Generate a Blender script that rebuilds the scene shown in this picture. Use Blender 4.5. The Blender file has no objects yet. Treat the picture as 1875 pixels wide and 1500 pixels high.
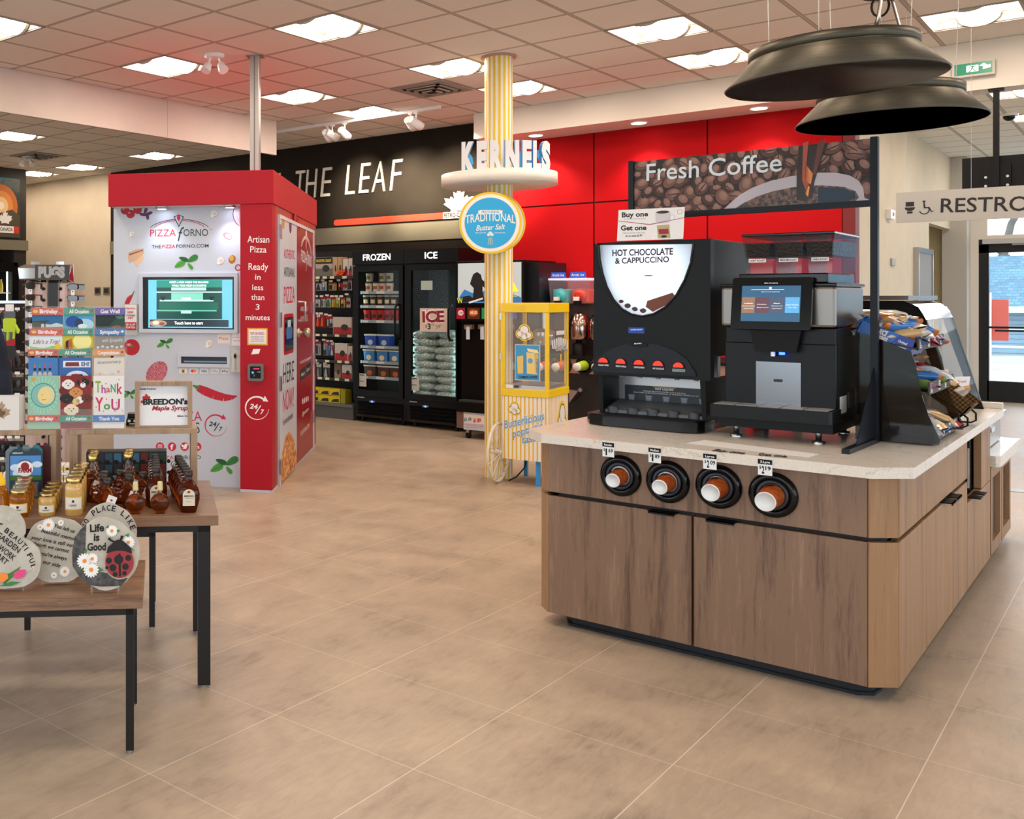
import bpy, math, random
from math import sin, cos, pi, radians as R
from mathutils import Vector as V, Matrix as M
random.seed(7)
S = bpy.context.scene
COL = S.collection
# ------------------------------------------------------------------ camera
F, CX, CY, YAW, HC = 1795.0, 437.0, 543.2, 0.7615, 1.55
cam = bpy.data.cameras.new('camera'); camo = bpy.data.objects.new('camera', cam); COL.objects.link(camo)
camo.location = (0, 0, HC); camo.rotation_euler = (pi/2, 0, YAW)
cam.sensor_width = 36; cam.sensor_fit = 'HORIZONTAL'; cam.lens = F/1875*36
cam.shift_x = (937.5-CX)/1875; cam.shift_y = (CY-750)/1875
cam.clip_start = .05; cam.clip_end = 200
S.camera = camo
# ------------------------------------------------------------------ world, exposure
W = bpy.data.worlds.new('sky'); S.world = W; W.use_nodes = True
wn = W.node_tree; bg = wn.nodes['Background']
bg.inputs[0].default_value = (.84, .92, 1, 1); bg.inputs[1].default_value = 2.6
S.view_settings.view_transform = 'Standard'; S.view_settings.look = 'None'
S.view_settings.gamma = 1; S.view_settings.use_curve_mapping = False
S.view_settings.exposure = 0.7
LAMP = 27.0      # emission of the ceiling fixtures
# ------------------------------------------------------------------ measuring: picture point + known plane -> place
FW = V((-sin(YAW), cos(YAW), 0)); RT = V((cos(YAW), sin(YAW), 0)); UP = V((0, 0, 1)); EYE = V((0, 0, HC))
def ray(x, y): return FW + RT*((x-CX)/F) + UP*((CY-y)/F)
def atz(x, y, z): d = ray(x, y); return EYE + d*((z-HC)/d.z)
def atY(x, y, Y): d = ray(x, y); return EYE + d*(Y/d.y)
def atX(x, y, X): d = ray(x, y); return EYE + d*(X/d.x)
def atD(x, y, D): return EYE + ray(x, y)*D
class PL:
    """a real plane in the room: origin, u to the right, v up, n towards the viewer side"""
    def __init__(s, o, u, v=(0, 0, 1)):
        s.o = V(o); s.u = V(u).normalized(); s.v = V(v).normalized(); s.n = s.u.cross(s.v).normalized()
        s.v = s.n.cross(s.u).normalized()
    def hit(s, x, y):
        d = ray(x, y); return EYE + d*(((s.o-EYE).dot(s.n))/d.dot(s.n))
    def uv(s, x, y): q = s.hit(x, y)-s.o; return (q.dot(s.u), q.dot(s.v))
    def P(s, u, v, d=0): return s.o + s.u*u + s.v*v + s.n*d
    def off(s, d): return PL(s.o+s.n*d, s.u, s.v)
# ------------------------------------------------------------------ materials
MATS = {}
def lin(h):
    if isinstance(h, str):
        h = h.lstrip('#'); c = [int(h[i:i+2], 16)/255 for i in (0, 2, 4)]
    else: c = h
    return tuple((x/12.92 if x <= .04045 else ((x+.055)/1.055)**2.4) for x in c)+(1,)
def mat(name, col='#808080', rough=.5, metal=0, emit=0, ecol=None, alpha=1, trans=0, ior=1.45, coat=0, spec=.5):
    if name in MATS: return MATS[name]
    m = bpy.data.materials.new(name); m.use_nodes = True; b = m.node_tree.nodes['Principled BSDF']
    b.inputs['Base Color'].default_value = lin(col); b.inputs['Roughness'].default_value = rough
    b.inputs['Metallic'].default_value = metal; b.inputs['IOR'].default_value = ior
    b.inputs['Transmission Weight'].default_value = trans; b.inputs['Alpha'].default_value = alpha
    b.inputs['Coat Weight'].default_value = coat; b.inputs['Specular IOR Level'].default_value = spec
    if emit: b.inputs['Emission Color'].default_value = lin(ecol or col); b.inputs['Emission Strength'].default_value = emit
    MATS[name] = m; return m
def hx(h, r=.55, **k): return mat('c'+h+('' if r == .55 else '_%g' % r), h, r, **k)
def nodes(m): t = m.node_tree; return t, t.nodes, t.links, t.nodes['Principled BSDF']
def N(t, typ, **k):
    n = t.nodes.new(typ)
    for a, b in k.items():
        if a.startswith('i_'):
            key = a[2:]; key = int(key) if key.isdigit() else key.replace('_', ' ')
            n.inputs[key].default_value = b
        else: setattr(n, a, b)
    return n
def mathn(t, op, a, b=None, c=None):
    n = t.nodes.new('ShaderNodeMath'); n.operation = op
    for i, v in enumerate((a, b, c)):
        if v is None: continue
        if hasattr(v, 'is_output') or hasattr(v, 'links'): t.links.new(v, n.inputs[i])
        else: n.inputs[i].default_value = v
    return n.outputs[0]
def ramp(t, fac, stops):
    n = t.nodes.new('ShaderNodeValToRGB'); e = n.color_ramp.elements
    while len(e) < len(stops): e.new(.5)
    for i, (p, c) in enumerate(stops): e[i].position = p; e[i].color = lin(c)
    t.links.new(fac, n.inputs[0]); return n.outputs[0]
def objco(t, sc=(1, 1, 1), rot=(0, 0, 0), loc=(0, 0, 0)):
    c = t.nodes.new('ShaderNodeTexCoord'); mp = t.nodes.new('ShaderNodeMapping')
    mp.inputs['Scale'].default_value = sc; mp.inputs['Rotation'].default_value = rot; mp.inputs['Location'].default_value = loc
    t.links.new(c.outputs['Object'], mp.inputs[0]); return mp.outputs[0]
def noise(t, vec, scale, detail=4, rough=.55, dist=0):
    n = N(t, 'ShaderNodeTexNoise'); n.inputs['Scale'].default_value = scale; n.inputs['Detail'].default_value = detail
    n.inputs['Roughness'].default_value = rough; n.inputs['Distortion'].default_value = dist
    t.links.new(vec, n.inputs['Vector']); return n.outputs[0]
def bumpit(t, b, h, s=.2, d=.002):
    n = N(t, 'ShaderNodeBump'); n.inputs['Strength'].default_value = s; n.inputs['Distance'].default_value = d
    t.links.new(h, n.inputs['Height']); t.links.new(n.outputs[0], b.inputs['Normal'])
def mix(t, f, a, b):
    n = N(t, 'ShaderNodeMix', data_type='RGBA')
    for s, v in ((0, f), (6, a), (7, b)):
        if hasattr(v, 'links'): t.links.new(v, n.inputs[s])
        else: n.inputs[s].default_value = v
    return n.outputs[2]
def wood(name, dark, mid, light, grain=(1, 1, .06), rough=.45, k=1.0):
    m = mat(name, mid, rough); t, n, l, b = nodes(m)
    co = objco(t, grain)
    a = noise(t, co, 9*k, 6, .6, .9); c = noise(t, co, 60*k, 3, .7, .3); f = noise(t, co, 260*k, 2, .6)
    s = mathn(t, 'ADD', mathn(t, 'MULTIPLY', a, .62), mathn(t, 'ADD', mathn(t, 'MULTIPLY', c, .28), mathn(t, 'MULTIPLY', f, .14)))
    l.new(ramp(t, s, [(.40, dark), (.50, mid), (.56, mid), (.68, light)]), b.inputs['Base Color'])
    bumpit(t, b, f, .15, .001); return m
def mottled(name, a, b_, scale=8, rough=.5, bump=0, **k):
    m = mat(name, a, rough, **k); t, n, l, b = nodes(m); co = objco(t)
    f = noise(t, co, scale, 5, .6)
    l.new(ramp(t, f, [(.35, a), (.65, b_)]), b.inputs['Base Color'])
    if bump: bumpit(t, b, noise(t, co, scale*4, 4), bump, .003)
    return m
# ------------------------------------------------------------------ text outlines
_tc = {}
def glyphs(s, bold=0.0, shear=0.0, space=1.0):
    k = (s, bold, shear, space)
    if k not in _tc:
        c = bpy.data.curves.new('t', 'FONT'); c.body = s; c.size = 1; c.resolution_u = 3; c.offset = bold; c.shear = shear
        c.space_character = space; c.fill_mode = 'FRONT'
        o = bpy.data.objects.new('t', c); me = bpy.data.meshes.new_from_object(o)
        vs = [(v.co.x, v.co.y) for v in me.vertices]; fs = [tuple(p.vertices) for p in me.polygons]
        bpy.data.objects.remove(o); bpy.data.curves.remove(c); bpy.data.meshes.remove(me)
        _tc[k] = (vs, fs)
    return _tc[k]
CAP = max(v[1] for v in glyphs('H')[0])
# ------------------------------------------------------------------ mesh builder, always in room coordinates
def circ(n=24, r=1., a0=0, a1=2*pi, ry=None, c=(0, 0)):
    ry = r if ry is None else ry; full = abs(a1-a0-2*pi) < 1e-6
    return [(c[0]+r*cos(a0+(a1-a0)*i/(n if full else n-1)), c[1]+ry*sin(a0+(a1-a0)*i/(n if full else n-1))) for i in range(n)]
def rrect(x0, y0, x1, y1, r, n=5):
    o = []
    for cx, cy, a in ((x1-r, y1-r, 0), (x0+r, y1-r, pi/2), (x0+r, y0+r, pi), (x1-r, y0+r, 1.5*pi)):
        o += [(cx+r*cos(a+pi/2*i/n), cy+r*sin(a+pi/2*i/n)) for i in range(n+1)]
    return o
LEAF = [(0, 1), (.13, .74), (.3, .83), (.24, .42), (.44, .6), (.5, .47), (.8, .53), (.7, .28), (.84, .2), (.42, -.12), (.47, -.27), (.06, -.2), (.05, -.6),
        (-.05, -.6), (-.06, -.2), (-.47, -.27), (-.42, -.12), (-.84, .2), (-.7, .28), (-.8, .53), (-.5, .47), (-.44, .6), (-.24, .42), (-.3, .83), (-.13, .74)]
CLOUD = None
class MB:
    def __init__(s): s.v = []; s.f = []; s.m = []; s.mats = []; s.sm = []
    def mi(s, m):
        if m not in s.mats: s.mats.append(m)
        return s.mats.index(m)
    def add(s, vs, fs, m, smooth=False):
        o = len(s.v); s.v += [V(p) for p in vs]; k = s.mi(m)
        for f in fs: s.f.append(tuple(i+o for i in f)); s.m.append(k); s.sm.append(smooth)
        return s
    def hexa(s, b, t, m):       # 4 bottom, 4 top points
        return s.add(list(b)+list(t), [(3, 2, 1, 0), (4, 5, 6, 7), (0, 1, 5, 4), (1, 2, 6, 5), (2, 3, 7, 6), (3, 0, 4, 7)], m)
    def box(s, x0, y0, z0, x1, y1, z1, m):
        return s.hexa([(x0, y0, z0), (x1, y0, z0), (x1, y1, z0), (x0, y1, z0)], [(x0, y0, z1), (x1, y0, z1), (x1, y1, z1), (x0, y1, z1)], m)
    def obox(s, o, u, v, w, m): # origin corner + three edge vectors
        o, u, v, w = V(o), V(u), V(v), V(w)
        return s.hexa([o, o+u, o+u+v, o+v], [o+w, o+u+w, o+u+v+w, o+v+w], m)
    def bar(s, a, b, w, h, m, up=(0, 0, 1)):   # rectangular bar from a to b
        a, b = V(a), V(b); d = (b-a); x = d.cross(V(up)); x = x.normalized() if x.length > 1e-6 else V((1, 0, 0)); y = x.cross(d).normalized()
        return s.obox(a-x*w/2-y*h/2, x*w, d, y*h, m)
    def prism(s, pts, vec, m, smooth=False, cap=True, backcap=True):   # planar 3D polygon extruded along vec
        n = len(pts); vec = V(vec); P = [V(p) for p in pts]; Q = [p+vec for p in P]
        fs = [(i, (i+1) % n, n+(i+1) % n, n+i) for i in range(n)]
        s.add(P+Q, fs, m, smooth)
        if cap: s.add(Q, [tuple(range(n))], m)
        if backcap: s.add(P, [tuple(range(n-1, -1, -1))], m)
        return s
    def zprism(s, xy, z0, z1, m, smooth=False): return s.prism([(x, y, z0) for x, y in xy], (0, 0, z1-z0), m, smooth)
    def slab(s, pl, uv, d0, d1, m, smooth=False):   # polygon in plane coords between offsets d0<d1
        return s.prism([pl.P(u, v, d0) for u, v in uv], pl.n*(d1-d0), m, smooth)
    def slabp(s, pl, px, d0, d1, m): return s.slab(pl, [pl.uv(*p) for p in px], d0, d1, m)
    def rect(s, pl, u0, v0, u1, v1, d0, d1, m): return s.slab(pl, [(u0, v0), (u1, v0), (u1, v1), (u0, v1)], d0, d1, m)
    def flat(s, pl, uv, d, m): return s.add([pl.P(u, v, d) for u, v in uv], [tuple(range(len(uv)))], m)
    def flatp(s, pl, px, d, m): return s.flat(pl, [pl.uv(*p) for p in px], d, m)
    def disc(s, pl, c, r, d0, d1, m, n=28, ry=None): return s.slab(pl, circ(n, r, ry=ry, c=c), d0, d1, m)
    def ring(s, pl, c, r0, r1, d0, d1, m, n=32, a0=0, a1=2*pi):
        A = circ(n, r1, a0, a1, c=c); B = circ(n, r0, a0, a1, c=c); full = abs(a1-a0-2*pi) < 1e-6
        k = n if full else n-1
        for i in range(k):
            j = (i+1) % n; s.slab(pl, [B[i], A[i], A[j], B[j]], d0, d1, m)
        return s
    def lathe(s, o, prof, m, n=20, ax=(0, 0, 1), ref=None, sx=1., sy=1., smooth=True, a0=0, a1=2*pi):
        ax = V(ax).normalized(); r = V(ref) if ref else (V((1, 0, 0)) if abs(ax.x) < .9 else V((0, 1, 0)))
        X = (r-ax*r.dot(ax)).normalized(); Y = ax.cross(X); o = V(o); full = abs(a1-a0-2*pi) < 1e-6; k = n if full else n+1
        vs = []
        for (rr, h) in prof:
            for i in range(k):
                a = a0+(a1-a0)*i/n; vs.append(o+ax*h+X*rr*cos(a)*sx+Y*rr*sin(a)*sy)
        fs = []
        for j in range(len(prof)-1):
            for i in range(n): 
                i2 = (i+1) % k; fs.append((j*k+i, j*k+i2, (j+1)*k+i2, (j+1)*k+i))
        s.add(vs, fs, m, smooth)
        if full:
            if prof[0][0] > 1e-5: s.add(vs[:k], [tuple(range(k-1, -1, -1))], m)
            if prof[-1][0] > 1e-5: s.add(vs[-k:], [tuple(range(k))], m)
        return s
    def cyl(s, a, b, r, m, n=16, r2=None):
        a, b = V(a), V(b); return s.lathe(a, [(r, 0), (r if r2 is None else r2, (b-a).length)], m, n, b-a)
    def tube(s, pts, r, m, n=8, closed=False):
        P = [V(p) for p in pts]; k = len(P); vs = []; up = None
        for i, p in enumerate(P):
            a = P[(i-1) % k] if closed or i > 0 else p; b = P[(i+1) % k] if closed or i < k-1 else p
            d = (b-a).normalized()
            if up is None: up = V((0, 0, 1)) if abs(d.z) < .9 else V((1, 0, 0))
            x = d.cross(up).normalized(); up = x.cross(d).normalized()
            rr = r[i] if isinstance(r, (list, tuple)) else r
            vs += [p+x*rr*cos(2*pi*j/n)+up*rr*sin(2*pi*j/n) for j in range(n)]
        fs = [(i*n+j, i*n+(j+1) % n, ((i+1) % k)*n+(j+1) % n, ((i+1) % k)*n+j) for i in range(k if closed else k-1) for j in range(n)]
        s.add(vs, fs, m, True)
        if not closed: s.add(vs[:n], [tuple(range(n))], m); s.add(vs[-n:], [tuple(range(n-1, -1, -1))], m)
        return s
    def ball(s, c, rx, ry, rz, m, n=12, k=8, X=None, Y=None, Z=None):
        X = V(X or (1, 0, 0)); Y = V(Y or (0, 1, 0)); Z = V(Z or (0, 0, 1)); c = V(c); vs = []
        for j in range(k+1):
            b = -pi/2+pi*j/k
            for i in range(n): a = 2*pi*i/n; vs.append(c+X*rx*cos(a)*cos(b)+Y*ry*sin(a)*cos(b)+Z*rz*sin(b))
        s.add(vs, [(j*n+i, j*n+(i+1) % n, (j+1)*n+(i+1) % n, (j+1)*n+i) for j in range(k) for i in range(n)], m, True); return s
    def text(s, pl, txt, a, b, h, d, m, bold=0., shear=0., thick=0., arc=None, space=1.):
        """baseline from a to b (plane coords), cap height h; width is fitted"""
        vs, fs = glyphs(txt, bold, shear, space)
        if not vs: return s
        x0 = min(v[0] for v in vs); x1 = max(v[0] for v in vs); a, b = V((a[0], a[1])), V((b[0], b[1])); e = b-a; w = e.length; e = e/w; q = V((-e.y, e.x))
        pts = []
        for x, y in vs:
            xx = (x-x0)/(x1-x0)*w; yy = y/CAP*h
            if arc: yy += arc*(1-(2*xx/w-1)**2)
            p = a+e*xx+q*yy; pts.append(p)
        s.add([pl.P(p.x, p.y, d+thick) for p in pts], fs, m)
        if thick:
            ed = {}
            for f in fs:
                for i in range(len(f)):
                    k = (f[i], f[(i+1) % len(f)]); ed[k] = 1
            side = [k for k in ed if (k[1], k[0]) not in ed]
            n = len(pts); s.add([pl.P(p.x, p.y, d) for p in pts]+[pl.P(p.x, p.y, d+thick) for p in pts], [(i, j, n+j, n+i) for i, j in side], s_m(m))
        return s
    def textp(s, pl, txt, a, b, hp, d, m, **k):   # a, b: baseline ends as picture points, hp: cap height in picture pixels at a
        A = pl.uv(*a); B = pl.uv(*b); T = pl.uv(a[0], a[1]-hp); h = math.hypot(T[0]-A[0], T[1]-A[1])
        return s.text(pl, txt, A, B, h, d, m, **k)
    def done(s, name, parent=None, label=None, cat=None, group=None, kind=None, bevel=0, at=None, rz=0, solid=False):
        me = bpy.data.meshes.new(name); o = bpy.data.objects.new(name, me); COL.objects.link(o)
        if parent is not None: Mi = parent['_M'] if False else WM[parent].inverted(); WM[o] = WM[parent]; o.parent = parent
        else:
            if at is None:
                lo = V((min(p.x for p in s.v), min(p.y for p in s.v), min(p.z for p in s.v))); hi = V((max(p.x for p in s.v), max(p.y for p in s.v), 0))
                at = ((lo.x+hi.x)/2, (lo.y+hi.y)/2, lo.z)
            Mw = M.Translation(V(at)) @ M.Rotation(rz, 4, 'Z'); Mi = Mw.inverted(); WM[o] = Mw; o.matrix_world = Mw; o.location = V(at); o.rotation_euler = (0, 0, rz)
        me.from_pydata([Mi @ p for p in s.v], [], s.f)
        for m in s.mats: me.materials.append(m)
        for p, k, q in zip(me.polygons, s.m, s.sm): p.material_index = k; p.use_smooth = q
        me.update()
        tag(o, label, cat, group, kind)
        if bevel:
            b = o.modifiers.new('bevel', 'BEVEL'); b.width = bevel; b.segments = 2; b.limit_method = 'ANGLE'; b.angle_limit = R(40)
        return o
_side = [None]
def s_m(m): return _side[0] or m
WM = {}
def tag(o, label=None, cat=None, group=None, kind=None):
    if label: o['label'] = label
    if cat: o['category'] = cat
    if group: o['group'] = group
    if kind: o['kind'] = kind
    return o
def thing(name, at, label, cat, group=None, rz=0):
    o = bpy.data.objects.new(name, None); COL.objects.link(o); o.location = V(at); o.rotation_euler = (0, 0, rz)
    WM[o] = M.Translation(V(at)) @ M.Rotation(rz, 4, 'Z'); tag(o, label, cat, group); return o
KIDS = {}
def kids(o):
    return [c for c in bpy.data.objects if c.parent == o]
def dup(o, at, rz=None, label=None, group=None, ks=None, scale=None):
    c = o.copy(); COL.objects.link(c); c.location = V(at)
    if rz is not None: c.rotation_euler = (0, 0, rz)
    if scale: c.scale = scale
    WM[c] = M.Translation(V(at)) @ M.Rotation(c.rotation_euler[2], 4, 'Z')
    if label: c['label'] = label
    if group: c['group'] = group
    for k in (kids(o) if ks is None else ks):
        q = k.copy(); COL.objects.link(q); q.parent = c
        for k2 in kids(k): q2 = k2.copy(); COL.objects.link(q2); q2.parent = q
    return c
def struct(mb, name): return mb.done(name, kind='structure')
# common materials
white = mat('white_paint', '#e9e4dc', .5); black = mat('black_paint', '#08080a', .5, spec=.25); blackg = mat('black_gloss', '#050608', .16, spec=.35)
steel = mat('steel', '#b9bbbd', .28, 1); dsteel = mat('dark_steel', '#3b3d40', .4, .8); red = mat('kiosk_red', '#a80d22', .5, spec=.3)
clear = mat('clear_glass', '#ffffff', .02, 0, alpha=.13, spec=.8); whitep = mat('white_plastic', '#e8e9ec', .35)
# ================================================================== the room
H = 3.618; TU = .61; TX, TY = -6.251, 4.414
LIGHTS = [(2, 2), (-1, 2), (5, 5), (-1, 5), (-1, 7), (2, 5), (2, 7), (-1, -1), (5, 7), (8, 7), (-8, 4), (-8, 8), (-11, 8), (-13, 8), (-11, 4), (-14, 4), (-11, 0), (-15, 8), (5, 2), (2, -1), (5, -1), (8, 2), (8, 4), (11, 2), (11, 5), (8, -3),  # several far left fixtures out of view are added to brighten the beige wall
          (-8, 0), (-12, 3), (2, -5), (6, -5), (-3, -5), (12, -2), (11, 9), (8, 13), (8, 16), (8, 20), (12, 15)]
VENTS = [(1, 6), (-10, 6)]
def cell(i, j): return TX+i*TU, TY+j*TU
tilem = mat('ceiling_tile', '#d0cac2', .9); t, n, l, b = nodes(tilem)
c = t.nodes.new('ShaderNodeTexCoord'); sp = t.nodes.new('ShaderNodeSeparateXYZ'); l.new(c.outputs['Object'], sp.inputs[0])
def gridline(t, v, off, step, w):
    q = mathn(t, 'FRACT', mathn(t, 'DIVIDE', mathn(t, 'SUBTRACT', v, off), step)); q = mathn(t, 'ABSOLUTE', mathn(t, 'SUBTRACT', q, .5))
    return mathn(t, 'GREATER_THAN', q, .5-w/step/2)
gx = gridline(t, sp.outputs[0], TX, TU, .024); gy = gridline(t, sp.outputs[1], TY, TU, .024); g1 = mathn(t, 'MAXIMUM', gx, gy)
ex = gridline(t, sp.outputs[0], TX, TU, .034); ey = gridline(t, sp.outputs[1], TY, TU, .034); g2 = mathn(t, 'MAXIMUM', ex, ey)  # dark borders paint the shadow lines along the tee bars into the colour
sp2 = noise(t, c.outputs['Object'], 160, 2, .7)
base = ramp(t, sp2, [(.3, '#dcd7d0'), (.6, '#e9e4de')])
col = mix(t, g2, base, lin('#8a8178')); col = mix(t, g1, col, lin('#b9b0a6')); l.new(col, b.inputs['Base Color'])
bumpit(t, b, sp2, .12, .002)
mb = MB(); hole = set(LIGHTS)
def cquad(i0, i1, j): 
    x0, y0 = cell(i0, j); x1 = TX+i1*TU; mb.add([(x0, y0, H), (x0, y0+TU, H), (x1, y0+TU, H), (x1, y0, H)], [(0, 1, 2, 3)], tilem)
for j in range(-12, 24):
    i = -17
    while i < 19:
        k = i
        while k < 19 and (k, j) not in hole: k += 1
        if k > i: cquad(i, k, j)
        i = k+1
mb.box(TX-17*TU, TY-12*TU, H+.14, TX+19*TU, TY+24*TU, H+.3, hx('9a948c'))
mb.done('ceiling', kind='structure', at=(0, 0, 0))
# floor
fm = mat('floor_tile', '#b09a80', .38); t, n, l, b = nodes(fm)
c = t.nodes.new('ShaderNodeTexCoord'); sp = t.nodes.new('ShaderNodeSeparateXYZ'); l.new(c.outputs['Object'], sp.inputs[0])
gx = gridline(t, sp.outputs[0], -.595, .604, .0035); gy = gridline(t, sp.outputs[1], 2.105, .6177, .0025)
n1 = noise(t, objco(t, (1, 1, 1)), 3.2, 6, .6, .4); n2 = noise(t, objco(t, (14, 3.2, 1), (0, 0, .9)), 2.2, 6, .7, .8)
vx = N(t, 'ShaderNodeTexVoronoi'); 
s_ = mathn(t, 'ADD', mathn(t, 'MULTIPLY', n1, .6), mathn(t, 'MULTIPLY', n2, .4))
base = ramp(t, s_, [(.32, '#8a7a68'), (.45, '#a39280'), (.58, '#af9d89'), (.72, '#bbab97')])
col = mix(t, mathn(t, 'MAXIMUM', gx, gy), base, lin('#cfc2b0')); l.new(col, b.inputs['Base Color'])
rr = mathn(t, 'ADD', mathn(t, 'MULTIPLY', n1, .25), .25); l.new(rr, b.inputs['Roughness']); bumpit(t, b, n2, .08, .002)
MB().box(-17, -4, -.12, 6, 18.35, 0, fm).done('floor', kind='structure', at=(0, 0, 0))
# walls
beige = mottled('beige_wall', '#c6b9a2', '#ccbfa9', 3, .7); brownw = mottled('charcoal_wall', '#231e1a', '#28231e', 2, .85, spec=.15)
greyb = mat('grey_band', '#76705f', .6); redw = mat('red_wall', '#a8040e', .7, spec=.15); trimw = mat('white_trim', '#dcd5cc', .55)
WY = 10.38
mb = MB().box(-12.85, WY, 0, -5.9, WY+.15, H, brownw)
mb.box(-12.85, WY-.02, 2.25, -5.9, WY, 2.47, greyb)
struct(mb, 'wall_back')
mb = MB().box(-16.8, WY+.02, 0, -12.85, WY+.15, H, beige); struct(mb, 'wall_left_back')
# red panelled wall
mb = MB().box(-5.9, WY+.02, 0, -2.19, WY+.14, 3.35, hx('4a0a10'))
sx = [-8.06, -6.89, -5.72, -4.555, -3.385, -2.2]
for i in range(len(sx)-1):
    x0 = max(sx[i], -5.9)+.008; x1 = sx[i+1]-.008
    if x1 < -5.88: continue
    for z0, z1 in ((0, 1.33), (1.345, 2.563), (2.58, 3.345)): mb.box(x0, WY-.01, z0, x1, WY+.03, z1, redw)
mb.box(-2.2, WY-.02, 0, -2.1, WY+.14, 3.35, hx('6c0a12'))
struct(mb, 'wall_back_red')
# soffit over the red wall, going on to the right as a drop beam
mb = MB().box(-5.72, 9.85, 3.33, -2.1, WY+.05, H-.002, trimw).box(-2.1, 9.85, 3.22, 5.2, 10.1, H-.002, trimw); struct(mb, 'trim_1')
mb = MB().box(-7.68, -4, 3.217, -7.64, 8.66, H-.002, mottled('baffle_white', '#c9bfb8', '#cfc5be', 2, .6))
mb.box(-7.6399, 6.93, 3.217, -7.6385, 6.935, H-.002, hx('a89d94')).box(-7.6399, 3.6, 3.217, -7.6385, 3.605, H-.002, hx('a89d94')); struct(mb, 'trim_2')
# right corridor wall with alcove
mb = MB().box(-2.5, WY+.14, 0, -2.4, 16.1, H, beige).box(-2.5, 17.85, 0, -2.2, 18.5, H, mat('grey_paint', '#b9b6b0', .6)).box(-2.5, 16.1, 2.55, -2.4, 17.85, H, beige)
mb.box(-4.2, 16.1, 0, -4.1, 18.5, H, hx('d8cba6')).box(-4.2, 18.0, 0, -2.5, 18.1, H, hx('cdbf9a')).box(-4.2, 16.0, 0, -2.5, 16.1, H, beige)
struct(mb, 'wall_right')
# grey doors
gd = mat('grey_door', '#7f7a75', .5)
def greydoor(name, o, u, w, h, n_, knobside=1):
    pl = PL(o, u); d = MB().rect(pl, 0, 0, w, h, 0, .045, gd).done(name, kind='structure')
    MB().rect(pl, -.06, 0, 0, h+.06, 0, .06, steel).rect(pl, w, 0, w+.06, h+.06, 0, .06, steel).rect(pl, 0, h, w, h+.06, 0, .06, steel).done('door_frame', d)
    k = w-.09 if knobside > 0 else .09
    MB().lathe(pl.P(k, .98, .045), [(.03, 0), (.03, .01), (.012, .012), (.012, .04), (.028, .05), (.03, .07), (.0, .075)], steel, 12, pl.n).done('door_handle', d)
greydoor('door_1', (-2.4, 15.05, 0), (0, 1, 0), .95, 2.12, 0)
greydoor('door_2', (-4.0, 17.99, 0), (1, 0, 0), .9, 2.08, 0)
greydoor('door_3', (-2.4, 10.75, 0), (0, 1, 0), .9, 2.1, 0)
# far end: glass door, window above it and glazing to the right
frame = mat('black_frame', '#14161a', .4); GY = 18.2
gl = mat('window_glass', '#dfeeff', .02, alpha=.1, spec=.6)
mb = MB().box(-2.2, GY, 0, -2.1, GY+.15, H, trimw).box(-2.1, GY, 3.5, 6, GY+.15, H, white).box(3.2, GY, 0, 6, GY+.15, H, beige); struct(mb, 'wall_far')
dr = MB()
dr.box(-2.1, GY, 0, -1.98, GY+.08, 2.32, frame).box(-2.1, GY, 2.2, -.78, GY+.08, 2.4, frame).box(-.9, GY, 0, -.78, GY+.08, 2.32, frame)
dr.box(-2.0, GY, 0, -.88, GY+.08, .3, frame).box(-1.98, GY, 1.08, -.9, GY+.05, 1.11, frame)
dr = dr.done('door_4', kind='structure')
MB().box(-1.98, GY+.03, .3, -.9, GY+.04, 2.2, gl).done('pane', dr)
MB().box(-2.05, GY-.06, 2.33, -1.2, GY, 2.4, hx('b9b9ba')).box(-1.7, GY-.1, 2.3, -1.45, GY-.06, 2.33, hx('8c8c8e')).done('door_closer', dr)
MB().tube([(-1.9, GY-.06, 1.05), (-.98, GY-.06, 1.05)], .015, frame).done('door_handle', dr)
w1 = MB().box(-2.1, GY+.01, 2.46, -2.0, GY+.1, 3.44, trimw).box(-2.1, GY+.01, 2.401, 3.2, GY+.1, 2.46, trimw).box(-2.1, GY+.01, 3.44, 3.2, GY+.1, 3.5, trimw).done('window_1', kind='structure')
MB().box(-2.0, GY+.03, 2.46, 3.2, GY+.04, 3.44, gl).done('pane', w1)
w2 = MB().box(-.78, GY, 0, -.7, GY+.1, 2.4, frame).box(-.78, GY, 0, 3.2, GY+.1, .12, frame).box(1.2, GY, 0, 1.3, GY+.1, 2.4, frame).box(3.1, GY, 0, 3.2, GY+.1, 2.4, frame).box(-.78, GY, 2.33, 3.2, GY+.1, 2.4, frame).done('window_2', kind='structure')
MB().box(-.7, GY+.03, .12, 3.1, GY+.04, 2.33, gl).done('pane', w2)
# right outer wall with daylight windows, front wall with shop window (both outside the picture)
mb = MB(); X0 = 5.0
mb.box(X0, -4, 0, X0+.15, 18.35, .35, beige).box(X0, -4, 2.9, X0+.15, 18.35, H, beige)
for y in (-4, -1, 2, 5, 8, 11, 14, 17.6): mb.box(X0, y, .35, X0+.15, y+.6, 2.9, beige)
struct(mb, 'wall_right_outer')
mb = MB().box(-17, -3.6, 0, 5, -3.45, .5, beige).box(-17, -3.6, 2.9, 5, -3.45, H, beige)
for x in (-17, -12, -8, -4.4, -1, 2.4, 4.4): mb.box(x, -3.6, .5, x+.6, -3.45, 2.9, beige)
struct(mb, 'wall_front')
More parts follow.
